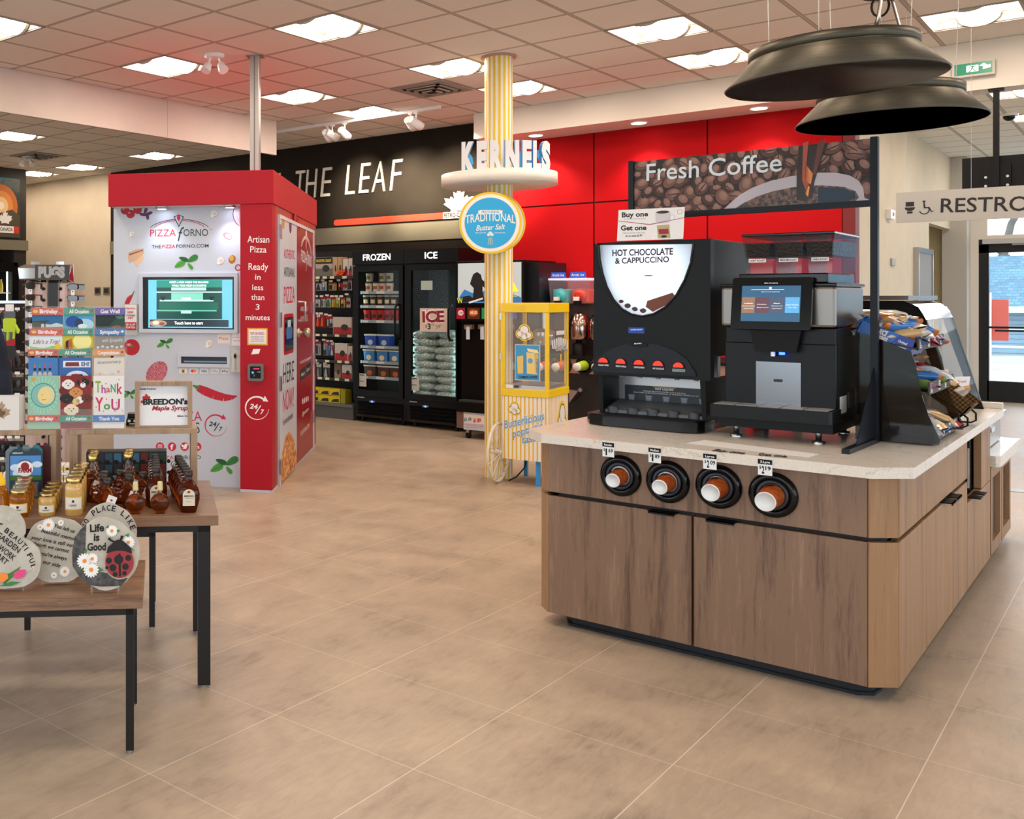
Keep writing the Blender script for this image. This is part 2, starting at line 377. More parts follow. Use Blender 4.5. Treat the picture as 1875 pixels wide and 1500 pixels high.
# mural wall and cooler bay at far left
MW = -13.54
mb = MB().box(MW-3, 2.5, 2.35, MW, 9.18, H, hx('2a2622')).box(MW-3, 8.95, 0, MW, 9.18, 2.35, hx('2a2622')).box(MW-3, 2.5, 2.3, MW+.03, 9.2, 2.46, greyb).box(MW-3.1, -3.45, 0, MW-2.9, WY, H, beige)
struct(mb, 'wall_left')
mb = MB().box(-12.8, WY-.03, 0, -5.9, WY, .1, hx('4a433c')).box(-16, WY-.01, 0, -12.85, WY+.02, .1, hx('4a433c')); struct(mb, 'baseboard_back')
MB().box(-2.4, WY+.15, 0, -2.385, 15.0, .1, hx('57504a')).done('baseboard_right', kind='structure')
# ------------------------------------------------------------------ ceiling fixtures
lens = mat('lamp_lens', '#fff6ea', .4, emit=LAMP, ecol='#ffe9d2'); tray = mat('fixture_tray', '#a8a39c', .5); lendm = mat('lens_end', '#cfc8be', .5)
lf = thing('ceiling_light', (0, 0, H), 'x', 'ceiling light', 'square lights in the tiled ceiling')
mb = MB(); a = .303
mb.box(-a, -a, H-.006, a, -a+.02, H+.004, tray).box(-a, a-.02, H-.006, a, a, H+.004, tray).box(-a, -a, H-.006, -a+.02, a, H+.004, tray).box(a-.02, -a, H-.006, a, a, H+.004, tray)
for s in (-1, 1):
    prof = [(s*.283, H), (s*.25, H+.045), (s*.19, H+.07), (s*.12, H+.075)]
    for p, q in zip(prof, prof[1:]): mb.add([(p[0], -.283, p[1]), (p[0], .283, p[1]), (q[0], .283, q[1]), (q[0], -.283, q[1])], [(0, 1, 2, 3)], tray, True)
    mb.add([(-.283, s*.283, H-.002), (.283, s*.283, H-.002), (.25, s*.283, H+.045), (.19, s*.283, H+.07), (.12, s*.283, H+.075), (-.12, s*.283, H+.075), (-.19, s*.283, H+.07), (-.25, s*.283, H+.045)], [tuple(range(8))], tray)
mb.add([(-.13, -.283, H+.0749), (.13, -.283, H+.0749), (.13, .283, H+.0749), (-.13, .283, H+.0749)], [(0, 1, 2, 3)], tray); mb.done('tray', lf)
mb = MB(); pr = [(.13*cos(pi*i/10), H+.07-.085*sin(pi*i/10)) for i in range(11)]
mb.add([(x, y, z) for x, z in pr for y in (-.25, .25)], [(2*i, 2*i+1, 2*i+3, 2*i+2) for i in range(10)], lens, True); mb.done('lens', lf)
for y0, y1 in ((-.275, -.25), (.25, .275)):
    MB().prism([(x*1.04, y0, z-.003) for x, z in pr], (0, y1-y0, 0), lendm).done('end_cap', lf)
near = {(2, 2): 'square ceiling light in front of the striped column, largest in the upper left middle', (-1, 2): 'square ceiling light just left of the metal pole above the kiosk', (5, 5): 'square ceiling light at upper centre right, nearer of the pair left of the pendants',
        (-1, 5): 'square ceiling light just right of the kiosk pole', (-1, 7): 'square ceiling light right above the white track rail', (2, 5): 'square ceiling light touching the left side of the striped column', (2, 7): 'square ceiling light behind the striped column near the red wall',
        (-1, -1): 'square ceiling light cut by the left edge at the top corner', (5, 7): 'square ceiling light right behind the left edge of the front pendant', (8, 7): 'square ceiling light above right of the front pendant shade', (-8, 4): 'square ceiling light beyond the white baffle, nearest of those at far left',
        (-8, 8): 'square ceiling light beyond the baffle directly left of the kiosk pole', (-11, 8): 'small square ceiling light at far left beside the ceiling vent', (8, 13): 'square ceiling light beyond the drop beam just behind the hanging screen post'}
ks = kids(lf)
for q, (i, j) in enumerate(LIGHTS):
    x, y = cell(i, j); lb = near.get((i, j), 'square recessed ceiling light with a glowing curved lens')
    if q == 0: lf.location = (x+TU/2, y+TU/2, H); lf['label'] = lb
    else: dup(lf, (x+TU/2, y+TU/2, H), 0, lb, ks=ks)
WM[lf] = M.Translation(lf.location)
# air vents
vt = None
for q, (i, j) in enumerate(VENTS):
    x, y = cell(i, j); v = thing('ceiling_vent', (x+.305, y+.305, H), ['square grey air diffuser in the ceiling left of the striped column', 'square grey air diffuser in the ceiling at far left beyond the baffle'][q], 'air vent', 'ceiling air diffusers')
    vm = mat('vent_grey', '#8f8a83', .5); dk = hx('2c2927')
    MB().box(x+.003, y+.003, H-.012, x+.607, y+.607, H-.001, vm).done('frame', v)
    mb = MB()
    for k, e in enumerate((.2, .145, .09)):
        z = H-.014-.012*k
        for (x0, y0, x1, y1) in ((-e, -e, e, -e+.03), (-e, e-.03, e, e), (-e, -e, -e+.03, e), (e-.03, -e, e, e)):
            mb.box(x+.305+x0, y+.305+y0, z-.008, x+.305+x1, y+.305+y1, z, vm)
    mb.box(x+.09, y+.09, H-.0135, x+.52, y+.52, H-.0121, dk); mb.done('louver', v)
# ================================================================== coffee island
walnut = wood('walnut_laminate', '#5d4637', '#7e6350', '#997d68', (1, 1, .07), .42)
oakside = wood('oak_laminate', '#735238', '#93704f', '#a88461', (1, 1, .05), .45)
quartz = mat('quartz_top', '#d9d3ca', .18); t, n, l, b = nodes(quartz)
q1 = noise(t, objco(t, (1, 1, 1)), 2.2, 8, .65, 1.8)
vein = mathn(t, 'LESS_THAN', mathn(t, 'ABSOLUTE', mathn(t, 'SUBTRACT', q1, .5)), .006)
sp_ = noise(t, objco(t), 220, 2, .5)
l.new(mix(t, mathn(t, 'MULTIPLY', vein, .35), ramp(t, sp_, [(.3, '#cfc8be'), (.6, '#ded8cf')]), lin('#8f857a')), b.inputs['Base Color'])
kick = mat('toe_kick', '#10141c', .4)
isl = thing('coffee_island', (-1.5, 5.7, 0), 'walnut island cabinet with chamfered corners and a black toe kick under the coffee machines', 'cabinet')
XL, XR, YF, YB, ZT = -2.264, -.70, 4.30, 7.08, .91
body = [(-2.12, 4.38), (-.86, 4.38), (-.80, 4.44), (-.80, 6.9), (-2.2, 6.9), (-2.2, 4.46)]
core = hx('15110f')
mb = MB().zprism([(-2.10, 4.40), (-.86, 4.40), (-.80, 4.46), (-.80, 5.86), (-1.3, 5.86), (-1.3, 6.58), (-.80, 6.58), (-.80, 6.99), (-2.18, 6.99), (-2.18, 4.5)], .1, .86, core); mb.done('carcass', isl)
kk = [(-2.05, 4.43), (-.90, 4.43), (-.85, 4.47), (-.84, 4.54), (-.84, 6.8), (-2.1, 6.8), (-2.1, 4.48)]
MB().zprism(kk, 0, .1, kick).zprism([(x+(.012 if x > -1.4 else -.012), y-.012) for x, y in kk[:5]]+kk[5:], 0, .012, kick).done('toe_kick', isl)
F0 = 4.36                       # front faces
def panel(nm, x0, z0, x1, z1, m=walnut): return MB().box(x0, F0, z0, x1, F0+.035, z1, m).done(nm, isl, bevel=.002)
panel('fascia_panel', -2.139, .63, -.845, .865)
for x0, x1, hx0 in ((-2.139, -1.488, -1.66), (-1.479, -.845, -1.42)):
    d = panel('door', x0, .06, x1, .612)
    MB().box(hx0, F0-.03, .612, hx0+.11, F0+.02, .617, black).box(hx0, F0-.03, .605, hx0+.11, F0-.026, .617, black).done('handle', d)
# chamfered corner posts
for nm, a, b_, mm in (('corner_panel', (-2.139, F0), (-2.2, 4.42), oakside), ('corner_panel', (-.84, F0), (-.757, 4.436), oakside)):
    d = V((b_[0]-a[0], b_[1]-a[1], 0)); nrm = V((d.y, -d.x, 0)).normalized()*(1 if a[0] > -1 else -1)
    for z0, z1 in ((.06, .612), (.63, .865)): MB().prism([(a[0], a[1], z0), (b_[0], b_[1], z0), (b_[0], b_[1], z1), (a[0], a[1], z1)], -nrm*.03, mm).done('corner_panel', isl)
XS = -.755; sy = lambda px: atX(px, 1000, XS).y
def side(nm, y0, z0, y1, z1, m=oakside): return MB().box(XS-.035, y0, z0, XS, y1, z1, m).done(nm, isl, bevel=.002)
Y0, Y1, Y2, Y3, Y4, YE = sy(1696.5), sy(1736.5), sy(1771), sy(1786.5), sy(1797), 7.0
side('side_panel', 4.44, .06, Y0-.006, .612); side('side_panel', 4.44, .63, Y0-.006, .865); side('drawer_front', Y0, .63, Y2, .865)
for y0, y1, hy in ((Y0, Y1-.004, Y1-.14), (Y1, Y2, Y1+.02)):
    d = side('door', y0, .06, y1, .612); MB().box(XS-.02, hy, .612, XS+.035, hy+.12, .617, black).box(XS+.031, hy, .605, XS+.035, hy+.12, .617, black).done('handle', d)
for y0, y1, hy in ((Y2+.01, Y3, Y3-.12), (Y3+.005, YE, Y3+.02)):
    d = side('door', y0, .06, y1, .5); MB().box(XS-.02, hy, .5, XS+.035, hy+.1, .505, black).done('handle', d)
side('side_panel', Y4, .505, YE, .865)
MB().box(XS, Y2+.004, .58, XS+.007, Y2+.014, .78, steel).done('pull_bar', isl)
MB().box(-2.2, 4.42, .06, -2.165, 6.88, .865, oakside).done('left_panel', isl)
top = [(-2.134, 4.285), (-.818, 4.285), (-.70, 4.40), (-.70, 7.05), (XL, 7.05), (XL, 4.415)]
wt = MB().zprism(top, .868, ZT, quartz).box(-1.3, 7.03, ZT, -.70, 7.05, .945, quartz).done('worktop', bevel=.004)
tag(wt, 'pale quartz worktop with clipped corners on the coffee island', 'worktop')
# lower counter at the far right
lc = thing('low_counter', (-.9, 7.5, 0), 'lower counter with framed mesh doors and pale top at the far end', 'cabinet')
MB().zprism([(-1.7, 7.055), (-.735, 7.055), (-.715, 7.075), (-.715, 8.05), (-1.7, 8.05)], .572, .635, quartz).done('counter_top', lc)
MB().box(-1.65, 7.1, 0, -.84, 7.95, .06, kick).done('toe_kick', lc)
MB().box(-1.7, 7.06, .06, -.79, 8.0, .57, oakside).done('body', lc)
msh = hx('4b423b')
for y0, y1 in ((7.06, 7.52), (7.54, 7.99)):
    mb = MB(); x0, x1 = -.789, -.757
    mb.box(x0, y0, .06, x1, y0+.06, .565, oakside).box(x0, y1-.06, .06, x1, y1, .565, oakside).box(x0, y0+.06, .06, x1, y1-.06, .13, oakside).box(x0, y0+.06, .50, x1, y1-.06, .565, oakside)
    d = mb.done('door', lc); MB().box(-.789, y0+.06, .13, -.783, y1-.06, .50, msh).done('mesh_insert', d)
# cup dispensers with cups
cupc = mat('cup_sleeve', '#a8501c', .5); t, n, l, b = nodes(cupc); l.new(ramp(t, noise(t, objco(t), 60, 3), [(.4, '#8a3c12'), (.7, '#b85e22')]), b.inputs['Base Color'])
cuprim = mat('cup_white', '#dfe3e6', .4); cfront = PL((0, F0, 0), (1, 0, 0))
navy = mat('dispenser_grey', '#27303a', .35); cupband = hx('2b1a10')
labs = [('Regular', '1', '69'), ('Medium', '1', '89'), ('Large', '2', '09'), ('X-Large', '2', '19')]
for k, (cx_, cy_, tipx, tipy, rp, name) in enumerate(((1137, 871, 1114, 879, 0.030, 'regular'), (1223, 882, 1197, 894, 0.031, 'medium'), (1316, 891, 1291, 907, 0.035, 'large'), (1416, 906, 1389, 924, 0.038, 'extra large'))):
    c = cfront.hit(cx_, cy_); w = ['leftmost', 'second from left', 'third from left', 'rightmost'][k]
    th = thing('cup_dispenser', c, 'black round cup dispenser in the island front, %s, under the %s price tag' % (w, name), 'cup dispenser', 'cup dispensers in the island front')
    MB().lathe(c, [(.092, 0), (.092, .008), (.084, .02), (.066, .022), (.060, .014), (.060, .0)], blackg, 36, (0, -1, 0)).done('flange', th)
    MB().lathe(c, [(.06, .004), (.06, .02), (.045, .018), (.044, .004)], navy, 32, (0, -1, 0)).done('gasket', th)
    cu = thing('paper_cup', c, 'brown patterned paper cup with white base sticking out of the %s dispenser' % w, 'cup', 'paper cups in the dispensers')
    ax = V((0, -1, -.12)).normalized(); L = .085+.006*k
    MB().lathe(c+V((0, -.004, 0)), [(rp+.010, 0), (rp, L)], cupc, 28, ax).done('sleeve', cu)
    MB().lathe(c+V((0, -.004, 0)), [(rp+.0135, -.004), (rp+.0145, .002), (rp+.0115, .006)], cuprim, 28, ax).done('rim', cu)
    e = c+V((0, -.004, 0))+ax*L
    MB().lathe(e, [(rp+.0008, -.002), (rp+.0008, .0035), (rp-.003, .0035), (rp-.003, .0015), (0.0001, .0015)], cuprim, 28, ax).done('base', cu)
    pb = PL(e, (1, 0, 0), (0, -.12, 1)); 
    mb = MB().lathe(c+V((0, -.004, 0))+ax*.018, [(rp+.0085, 0), (rp+.0078, .014)], cupband, 14, ax, a0=-.2, a1=1.5, ref=(0, 0, 1)); mb.done('printed_band', cu)
    # price tag
    px, py = ((1114, 831), (1199, 841), (1300, 852), (1401, 862))[k]
    tp = PL((0, 4.283, 0), (1, 0, 0)); u, v = tp.uv(px, py-20); 
    tg = MB().rect(tp, u-.026, v-.062, u+.026, v, 0, .002, cuprim).rect(tp, u-.0262, v-.018, u+.0262, v+.001, .002, .0028, black)
    tg.text(tp, labs[k][0], (u-.018, v-.0135), (u+.018, v-.0135), .0095, .003, cuprim, bold=.02)
    tg.text(tp, '$', (u-.021, v-.037), (u-.014, v-.037), .012, .0024, black, bold=.02).text(tp, labs[k][1], (u-.012, v-.055), (u-(.002 if k > 1 else .005), v-.055), .028, .0024, black, bold=.03).text(tp, labs[k][2], (u+.001, v-.041), (u+.021, v-.041), .015, .0024, black, bold=.03)
    o = tg.done('price_tag'); tag(o, 'small %s $%s.%s cup price tag on the worktop edge' % (labs[k][0], labs[k][1], labs[k][2]), 'price tag', 'cup price tags')
# ---------------------------------------------------------------- hot chocolate machine
HX0, HY = -2.105, 4.86; fp = PL((0, HY, 0), (1, 0, 0)); fx = lambda x, y: fp.uv(x, y)
mdark = mat('machine_charcoal', '#07090c', .42, spec=.25); mblk = mat('machine_black', '#050608', .5, spec=.25); brushed = mat('brushed_steel', '#a6a8aa', .33, .9)
hc = thing('hot_chocolate_machine', (-1.75, 5.1, ZT), 'tall charcoal hot chocolate and cappuccino machine with a glowing rounded front panel', 'drink machine')
zt = fx(1090, 445)[1]; xl = fx(1092, 445)[0]; xr = fx(1303, 440)[0]; xbr = fx(1288, 780)[0]; xbl = fx(1103, 770)[0]
cr = fx(1300, 655)[1]
MB().hexa([(xl-.01, HY+.03, cr), (xr, HY+.03, cr), (xr, HY+.60, cr), (xl-.01, HY+.60, cr)], [(xl, HY+.03, zt), (xr-.005, HY+.03, zt), (xr-.005, HY+.60, zt), (xl, HY+.60, zt)], mblk).done('cabinet', hc, bevel=.006)
# door shell: built around the glowing window
ou = [fx(1092, 445), fx(1083, 650), fx(1287, 696)]
zb_ = (fx(1086, 685)[1]+fx(1290, 696)[1])/2
win = [fx(1099, 449), fx(1101, 475), fx(1106, 500), fx(1114, 525), fx(1126, 548), fx(1142, 566), fx(1160, 576), fx(1180, 579), fx(1200, 575), fx(1222, 562), fx(1242, 540), fx(1257, 513), fx(1268, 482), fx(1273, 447)]
dsh = [(xl-.006, zb_), (xr+.002, zb_), (xr+.002, zt), (xl, zt)]
mb = MB().slab(fp, dsh, -.03, .0, mdark)
# raised shoulders: left and right plates bulging out beside the window
def shoulders(d0, d1, m_):
    L_ = [(xl, zt)]+win[:7]+[win[7]]; a = [(xl, zt)]+win[:8]+[(win[7][0], win[7][1]-.10), (xl-.006, win[7][1]-.10)]
    b2 = [(xr+.002, zt), (xr+.002, win[7][1]-.10), (win[7][0], win[7][1]-.10)]+win[7:]
    mb.slab(fp, a, d0, d1, m_); mb.slab(fp, b2, d0, d1, m_)
shoulders(0, .022, mdark)
mb.slab(fp, [(xl-.006, zb_), (xr+.002, zb_), (xr+.002, win[7][1]-.0999), (xl-.006, win[7][1]-.0999)], 0, .022, mdark)
mb.done('door_shell', hc, bevel=.004)
glow = mat('backlit_panel', '#f4f8ff', .3, emit=.6, ecol='#e2eeff')
t, n, l, b = nodes(glow); vd = N(t, 'ShaderNodeVectorMath', operation='DISTANCE'); l.new(objco(t), vd.inputs[0]); vd.inputs[1].default_value = WM[hc].inverted() @ fp.P(*fx(1186, 500), 0)
em_ = N(t, 'ShaderNodeMapRange'); em_.inputs[1].default_value = .06; em_.inputs[2].default_value = .26; em_.inputs[3].default_value = 1.0; em_.inputs[4].default_value = .10; l.new(vd.outputs['Value'], em_.inputs[0]); l.new(em_.outputs[0], b.inputs['Emission Strength']); b.inputs['Base Color'].default_value = lin('#8fa0b0')
sgn = MB().slab(fp, win, -.02, .004, glow)
brn = mat('print_brown', '#4d2a26', .5); 
for x0, y0, r_ in ((1150, 560, .018), (1163, 566, .016), (1178, 569, .017), (1138, 552, .013), (1206, 560, .014)):
    u, v = fx(x0, y0); sgn.slab(fp, [(u+a*r_*random.uniform(.8, 1.1), v+b2*r_*.7) for a, b2 in circ(9)], .004, .0046, brn)
u, v = fx(1187, 552); sgn.slab(fp, [fx(1186, 551), fx(1232, 536), fx(1238, 544), fx(1222, 558), fx(1196, 571), fx(1183, 562)], .0046, .005, hx('6b3a2a'))
sgn.slab(fp, circ(18, .022, ry=.004, c=fx(1188, 505)), .004, .0045, hx('7c6a66')).done('lit_window', hc)
MB().textp(fp, 'HOT CHOCOLATE', (1122, 469), (1233, 466), 11, .0052, mat('print_plum', '#3a2030', .5), bold=.03).textp(fp, '& CAPPUCCINO', (1127, 483), (1226, 480), 10, .0052, mat('print_plum'), bold=.03).done('lettering', hc)
rim = win[:-1]
MB().tube([fp.P(p[0], p[1], .022) for p in win], .006, blackg, 6).done('window_trim', hc)
# display, badge, button arc
MB().rect(fp, *fx(1154, 610), *fx(1183, 600), .022, .0235, mat('lcd_blue', '#0a1740', .3, emit=.25, ecol='#1238b0')).text(fp, 'COFFEE READY', fx(1158, 605), fx(1180, 604.5), .006, .024, mat('lcd_text', '#6fb0ff', .4, emit=1.2)).done('display', hc)
arch = [fx(1088, 672), fx(1100, 655), fx(1120, 640), fx(1150, 629), fx(1180, 627), fx(1210, 631), fx(1240, 642), fx(1262, 658), fx(1278, 683), fx(1089, 676)]
MB().slab(fp, arch[:-1]+[fx(1278, 689), fx(1088, 680)], .022, .030, mat('machine_navy', '#0c1018', .35, spec=.3)).done('button_panel', hc, bevel=.003)
pb2 = MB().slab(fp, circ(24, .048, ry=.011, c=fx(1173, 631)), .030, .037, mdark); pb2.text(fp, 'BUNN', (fx(1167, 630)), (fx(1180, 629.5)), .006, .0375, cuprim, bold=.03).done('badge', hc)
btn = mat('button_red', '#e02a18', .3, emit=.55, ecol='#ff2a10')
for k, (bx, by, s_) in enumerate(((1110, 662, 'ENGLISH TOFFEE'), (1142, 664, 'FRENCH VANILLA'), (1175, 666, 'CAPPUCCINO'), (1210, 668, 'HOT CHOCOLATE'), (1247, 671, 'HOT WATER'))):
    u, v = fx(bx, by); bo = MB().slab(fp, circ(16, .0285, 0, pi, c=(u, v-.006)), .030, .036, mdark).slab(fp, circ(16, .023, 0, pi, c=(u, v-.003)), .036, .041, btn).done('button', hc)
    MB().rect(fp, u-.029, v-.024, u+.029, v-.011, .030, .032, mblk if k < 4 else hx('8fa0a0')).text(fp, s_, (u-.026, v-.021), (u+.026, v-.021), .0075, .0324, cuprim if k < 4 else hx('40605a'), bold=.03).done('button_label', bo)
# dispensing bay
zbay = ZT+.055
MB().box(xbl, HY+.20, ZT+.05, xbr, HY+.24, cr+.02, brushed).done('bay_back', hc)
for s_, x_ in ((0, xbl-.012), (1, xbr-.004)):
    MB().hexa([(x_, HY+.0, ZT+.03), (x_+.018, HY+.0, ZT+.03), (x_+.018, HY+.6, ZT+.03), (x_, HY+.6, ZT+.03)], [(x_-.012, HY, zb_), (x_+.012, HY, zb_), (x_+.012, HY+.6, zb_), (x_-.012, HY+.6, zb_)], mblk).done('side_cheek', hc)
bk = PL((0, HY+.199, 0), (1, 0, 0)); w = MB().rect(bk, xbl+.035, ZT+.10, xbr-.02, ZT+.185, .0, .004, mat('bay_label', '#1b2028', .4))
w.text(bk, 'HOT LIQUIDS', (xbl+.19, ZT+.168), (xbl+.28, ZT+.168), .009, .0055, cuprim, bold=.03).rect(bk, xbl+.18, ZT+.179, xbl+.29, ZT+.186, .004, .005, hx('b08040'))
w.text(bk, 'RELEASE BUTTON WHEN CUP IS 3/4 FULL', (xbl+.13, ZT+.155), (xbl+.34, ZT+.155), .006, .0055, cuprim).text(bk, 'RELACHER LE BOUTON LORSQUE LE VERRE EST REMPLI AU 3/4', (xbl+.08, ZT+.146), (xbl+.40, ZT+.146), .006, .0055, cuprim)
for k in range(5):
    u = xbl+.07+k*.087; w.slab(bk, [(u-.012, ZT+.105), (u+.012, ZT+.105), (u+.018, ZT+.137), (u-.018, ZT+.137)], .004, .0055, hx('6d7780'))
    w.text(bk, 'PLACE', (u-.01, ZT+.128), (u+.01, ZT+.128), .004, .006, hx('dfe3e6')).text(bk, 'CUP HERE', (u-.01, ZT+.118), (u+.01, ZT+.118), .004, .006, hx('dfe3e6'))
w.done('bay_label', hc)
for k in range(5):
    u = xbl+.06+k*.09; MB().cyl((u, HY+.10, zb_-.015), (u, HY+.10, zb_+.03), .011, hx('8d9499', .3)).done('nozzle', hc)
MB().prism([(xbl-.01, HY+.02, ZT+.07), (xbl-.01, HY+.20, ZT+.11), (xbl-.01, HY+.20, ZT+.03), (xbl-.01, HY+.02, ZT+.03)], (xbr-xbl+.02, 0, 0), mat('grey_plastic', '#5a5f64', .4)).done('splash_ledge', hc)
for k in range(5):
    u = xbl+.045+k*.098; MB().lathe((u, HY+.03, ZT+.045), [(.03, 0), (.03, .035), (.026, .042), (0.0001, .046)], mat('cup_guide', '#33383e', .4), 20, sy=.8).done('cup_guide', hc)
tray_ = [(xbl-.065, HY-.03), (xbl-.03, HY-.085), (xbl+.05, HY-.115), (xbr-.06, HY-.115), (xbr, HY-.09), (xbr+.02, HY-.04), (xbr+.02, HY+.10), (xbl-.065, HY+.10)]
dt = MB().zprism(tray_, ZT+.004, ZT+.052, blackg).zprism([(x*.96+.04*(xbl+.2), y*.97+.03*HY) for x, y in tray_], ZT+.052, ZT+.056, mblk).done('drip_tray', hc, bevel=.008)
for p in ((xbl+.05, HY+.05), (xbr-.05, HY+.05), (xbl+.05, HY+.5), (xbr-.05, HY+.5)): MB().cyl((p[0], p[1], ZT), (p[0], p[1], ZT+.035), .02, mblk).done('foot', hc)
MB().box(xbl, HY+.12, ZT+.03, xbr, HY+.6, ZT+.06, mblk).done('base_plate', hc)
# leaflet on top
lp = PL((0, HY+.12, 0), (1, .10, 0)); q = [lp.uv(1130, 441), lp.uv(1251, 437), lp.uv(1254, 379), lp.uv(1133, 385)]
q[0] = (q[0][0], zt+.001); q[1] = (q[1][0], zt+.001)
cd = MB().slab(lp, q, 0, .003, hx('e4e4e6')); dk_ = hx('1d1a1c')
cd.textp(lp, 'Buy one', (1139, 398), (1187, 396), 8.5, .0035, dk_, bold=.03).textp(lp, 'Get one', (1137, 422), (1184, 421), 8.5, .0035, dk_, bold=.03).textp(lp, 'for an extra $2.99', (1146, 434), (1176, 433), 3.5, .0035, dk_, bold=.02)
cd.textp(lp, 'Any beverage, regular size, any kind', (1143, 402), (1182, 401), 2, .0035, hx('77777a')).textp(lp, 'FREE bag of ground coffee, 340g', (1141, 428), (1181, 427), 2.2, .0035, hx('77777a'))
cd.slabp(lp, [(1131, 405), (1190, 412), (1254, 399), (1254, 398), (1190, 410.6), (1131, 404)], .003, .0034, hx('a3304a'))
cd.slabp(lp, [(1200, 389), (1228, 388), (1227, 407), (1222, 408.5), (1206, 410), (1201, 407)], .003, .0034, hx('c9c6cc')).slab(lp, circ(18, .03, ry=.007, c=lp.uv(1214, 388.5)), .0034, .0038, hx('3a2a26')).slab(lp, circ(18, .03, ry=.007, c=lp.uv(1214, 387.6)), .0031, .0033, hx('e8e4e8'))
cd.ring(lp, lp.uv(1231, 398), .011, .014, .003, .0034, hx('c9c6cc'), 16)
cd.slabp(lp, [(1203, 413), (1226, 411), (1228, 436), (1205, 437)], .003, .0034, hx('b5a27e')).slabp(lp, [(1206, 420), (1224, 419), (1225, 428), (1207, 429)], .0034, .0038, hx('93243a')).slab(lp, circ(12, .014, ry=.006, c=lp.uv(1216, 433)), .0034, .0038, hx('2f2522'))
cd.ring(lp, lp.uv(1245, 388), .010, .0115, .003, .0034, hx('a3304a'), 14)
o = cd.done('promo_card'); tag(o, 'white Buy one Get one card standing on the hot chocolate machine', 'sign')
# ---------------------------------------------------------------- bean to cup machine
BX, BY = atz(1332, 798, ZT).x, 4.86; fp2 = PL((0, BY, 0), (1, 0, 0)); fy = lambda x, y: fp2.uv(x, y)
cm = thing('coffee_machine', (-1.26, 5.1, ZT), 'black bean to cup coffee machine with touch screen and three bean hoppers', 'coffee machine')
x0 = fy(1327, 600)[0]; x1 = fy(1531, 600)[0]; zm = fy(1531, 601)[1]; zl = fy(1530, 765)[1]; ztop = fy(1430, 519)[1]; DP = .52
navyb = mat('machine_blueblack', '#05080c', .38, spec=.3)
MB().box(x0, BY+.05, ZT+.10, x1, BY+DP, zm, navyb).box(x0, BY, zl, x1, BY+.06, zm-.07, navyb).done('body', cm, bevel=.006)
for a_, b2 in ((1330, 1384), (1467, 1531)): MB().box(fy(a_, 600)[0], BY-.008, zm-.075, fy(b2, 600)[0], BY+.06, zm-.004, navyb).done('upper_panel', cm, bevel=.004)
ci = (x0+x1)/2
MB().box(x0-.015, BY-.005, zm, x1, BY+DP, ztop-.015, mat('brushed_band', '#7d7873', .3, .95)).done('steel_band', cm, bevel=.012)
MB().box(x0-.02, BY-.01, ztop-.015, x1+.005, BY+DP+.005, ztop, blackg).done('top_lid', cm, bevel=.005)
pp = [fy(1385, 771)[0], fy(1467, 771)[0]]; 
mb = MB().box(pp[0], BY-.006, zl+.005, pp[1], BY+.0, fy(1400, 662)[1], mat('polished_steel', '#85888e', .2, 1))
mb.box((pp[0]+pp[1])/2-.018, BY-.0075, fy(1400, 698)[1], (pp[0]+pp[1])/2+.018, BY-.006, fy(1400, 693)[1], hx('26282c')).done('steel_backsplash', cm)
zs0, zs1 = fy(1400, 643)[1], fy(1400, 604)[1]
MB().prism([(pp[0]-.012, BY-.05, zs1), (pp[1]+.012, BY-.05, zs1), (pp[1]-.008, BY-.05, zs0), (pp[0]+.008, BY-.05, zs0)], (0, .06, 0), mblk).done('spout_housing', cm, bevel=.01)
MB().cyl((ci-.015, BY-.03, zs0-.02), (ci-.015, BY-.03, zs0+.005), .012, steel).done('spout', cm)
MB().cyl((ci+.022, BY-.03, zs0-.012), (ci+.022, BY-.03, zs0+.004), .012, mat('blue_led', '#2040ff', .3, emit=9, ecol='#1c3cff')).done('led', cm)
MB().prism([(x0-.03, BY-.12, ZT+.095), (x0-.02, BY-.14, ZT+.095), (x1+.0, BY-.14, ZT+.095), (x1+.012, BY-.12, ZT+.095), (x1+.012, BY+.04, ZT+.095), (x0-.03, BY+.04, ZT+.095)], (0, 0, .055), navyb).done('drip_tray', cm, bevel=.008)
gr = MB(); 
for k in range(5):
    a_ = x0-.012+k*(x1-x0+.01)/5; gr.box(a_, BY-.115, ZT+.150, a_+(x1-x0)/5-.004, BY-.005, ZT+.153, hx('8b8a8a', .35))
gr.done('tray_grille', cm)
MB().box(x0-.005, BY-.08, ZT+.05, x1+.005, BY+DP-.03, ZT+.098, mat('base_black', '#07080a', .45, spec=.25)).done('chassis', cm)
for p in ((x0+.06, BY-.03), (x1-.06, BY-.03), (x0+.06, BY+.42), (x1-.06, BY+.42)): MB().lathe((p[0], p[1], ZT), [(.026, 0), (.026, .012), (.012, .014), (.012, .052)], steel, 16).done('foot', cm)
lb2 = PL((x1+.001, 0, 0), (0, 1, 0))
MB().rect(lb2, BY+.06, ZT+.125, BY+.18, ZT+.20, 0, .001, cuprim).rect(lb2, BY+.20, ZT+.14, BY+.30, ZT+.21, 0, .001, hx('55585c')).rect(lb2, BY+.34, ZT+.145, BY+.42, ZT+.22, 0, .001, hx('c87a30')).done('rating_label', cm)
mb = MB(); 
def wheelchair(mb, pl, u, v, s, d, m):
    mb.disc(pl, (u, v+.82*s), .1*s, d, d+.001, m, 12).ring(pl, (u+.02*s, v+.15*s), .28*s, .36*s, d, d+.001, m, 20, -2.9, .5)
    mb.slab(pl, [(u-.05*s, v+.7*s), (u+.06*s, v+.7*s), (u+.09*s, v+.38*s), (u+.36*s, v+.38*s), (u+.52*s, v+.02*s), (u+.64*s, v+.07*s), (u+.62*s, v+.0*s), (u+.48*s, v-.06*s), (u+.3*s, v+.28*s), (u-.02*s, v+.28*s)], d, d+.001, m)
wheelchair(mb, fp2, fy(1476, 753)[0], fy(1476, 753)[1]-.003, .018, .002, cuprim)
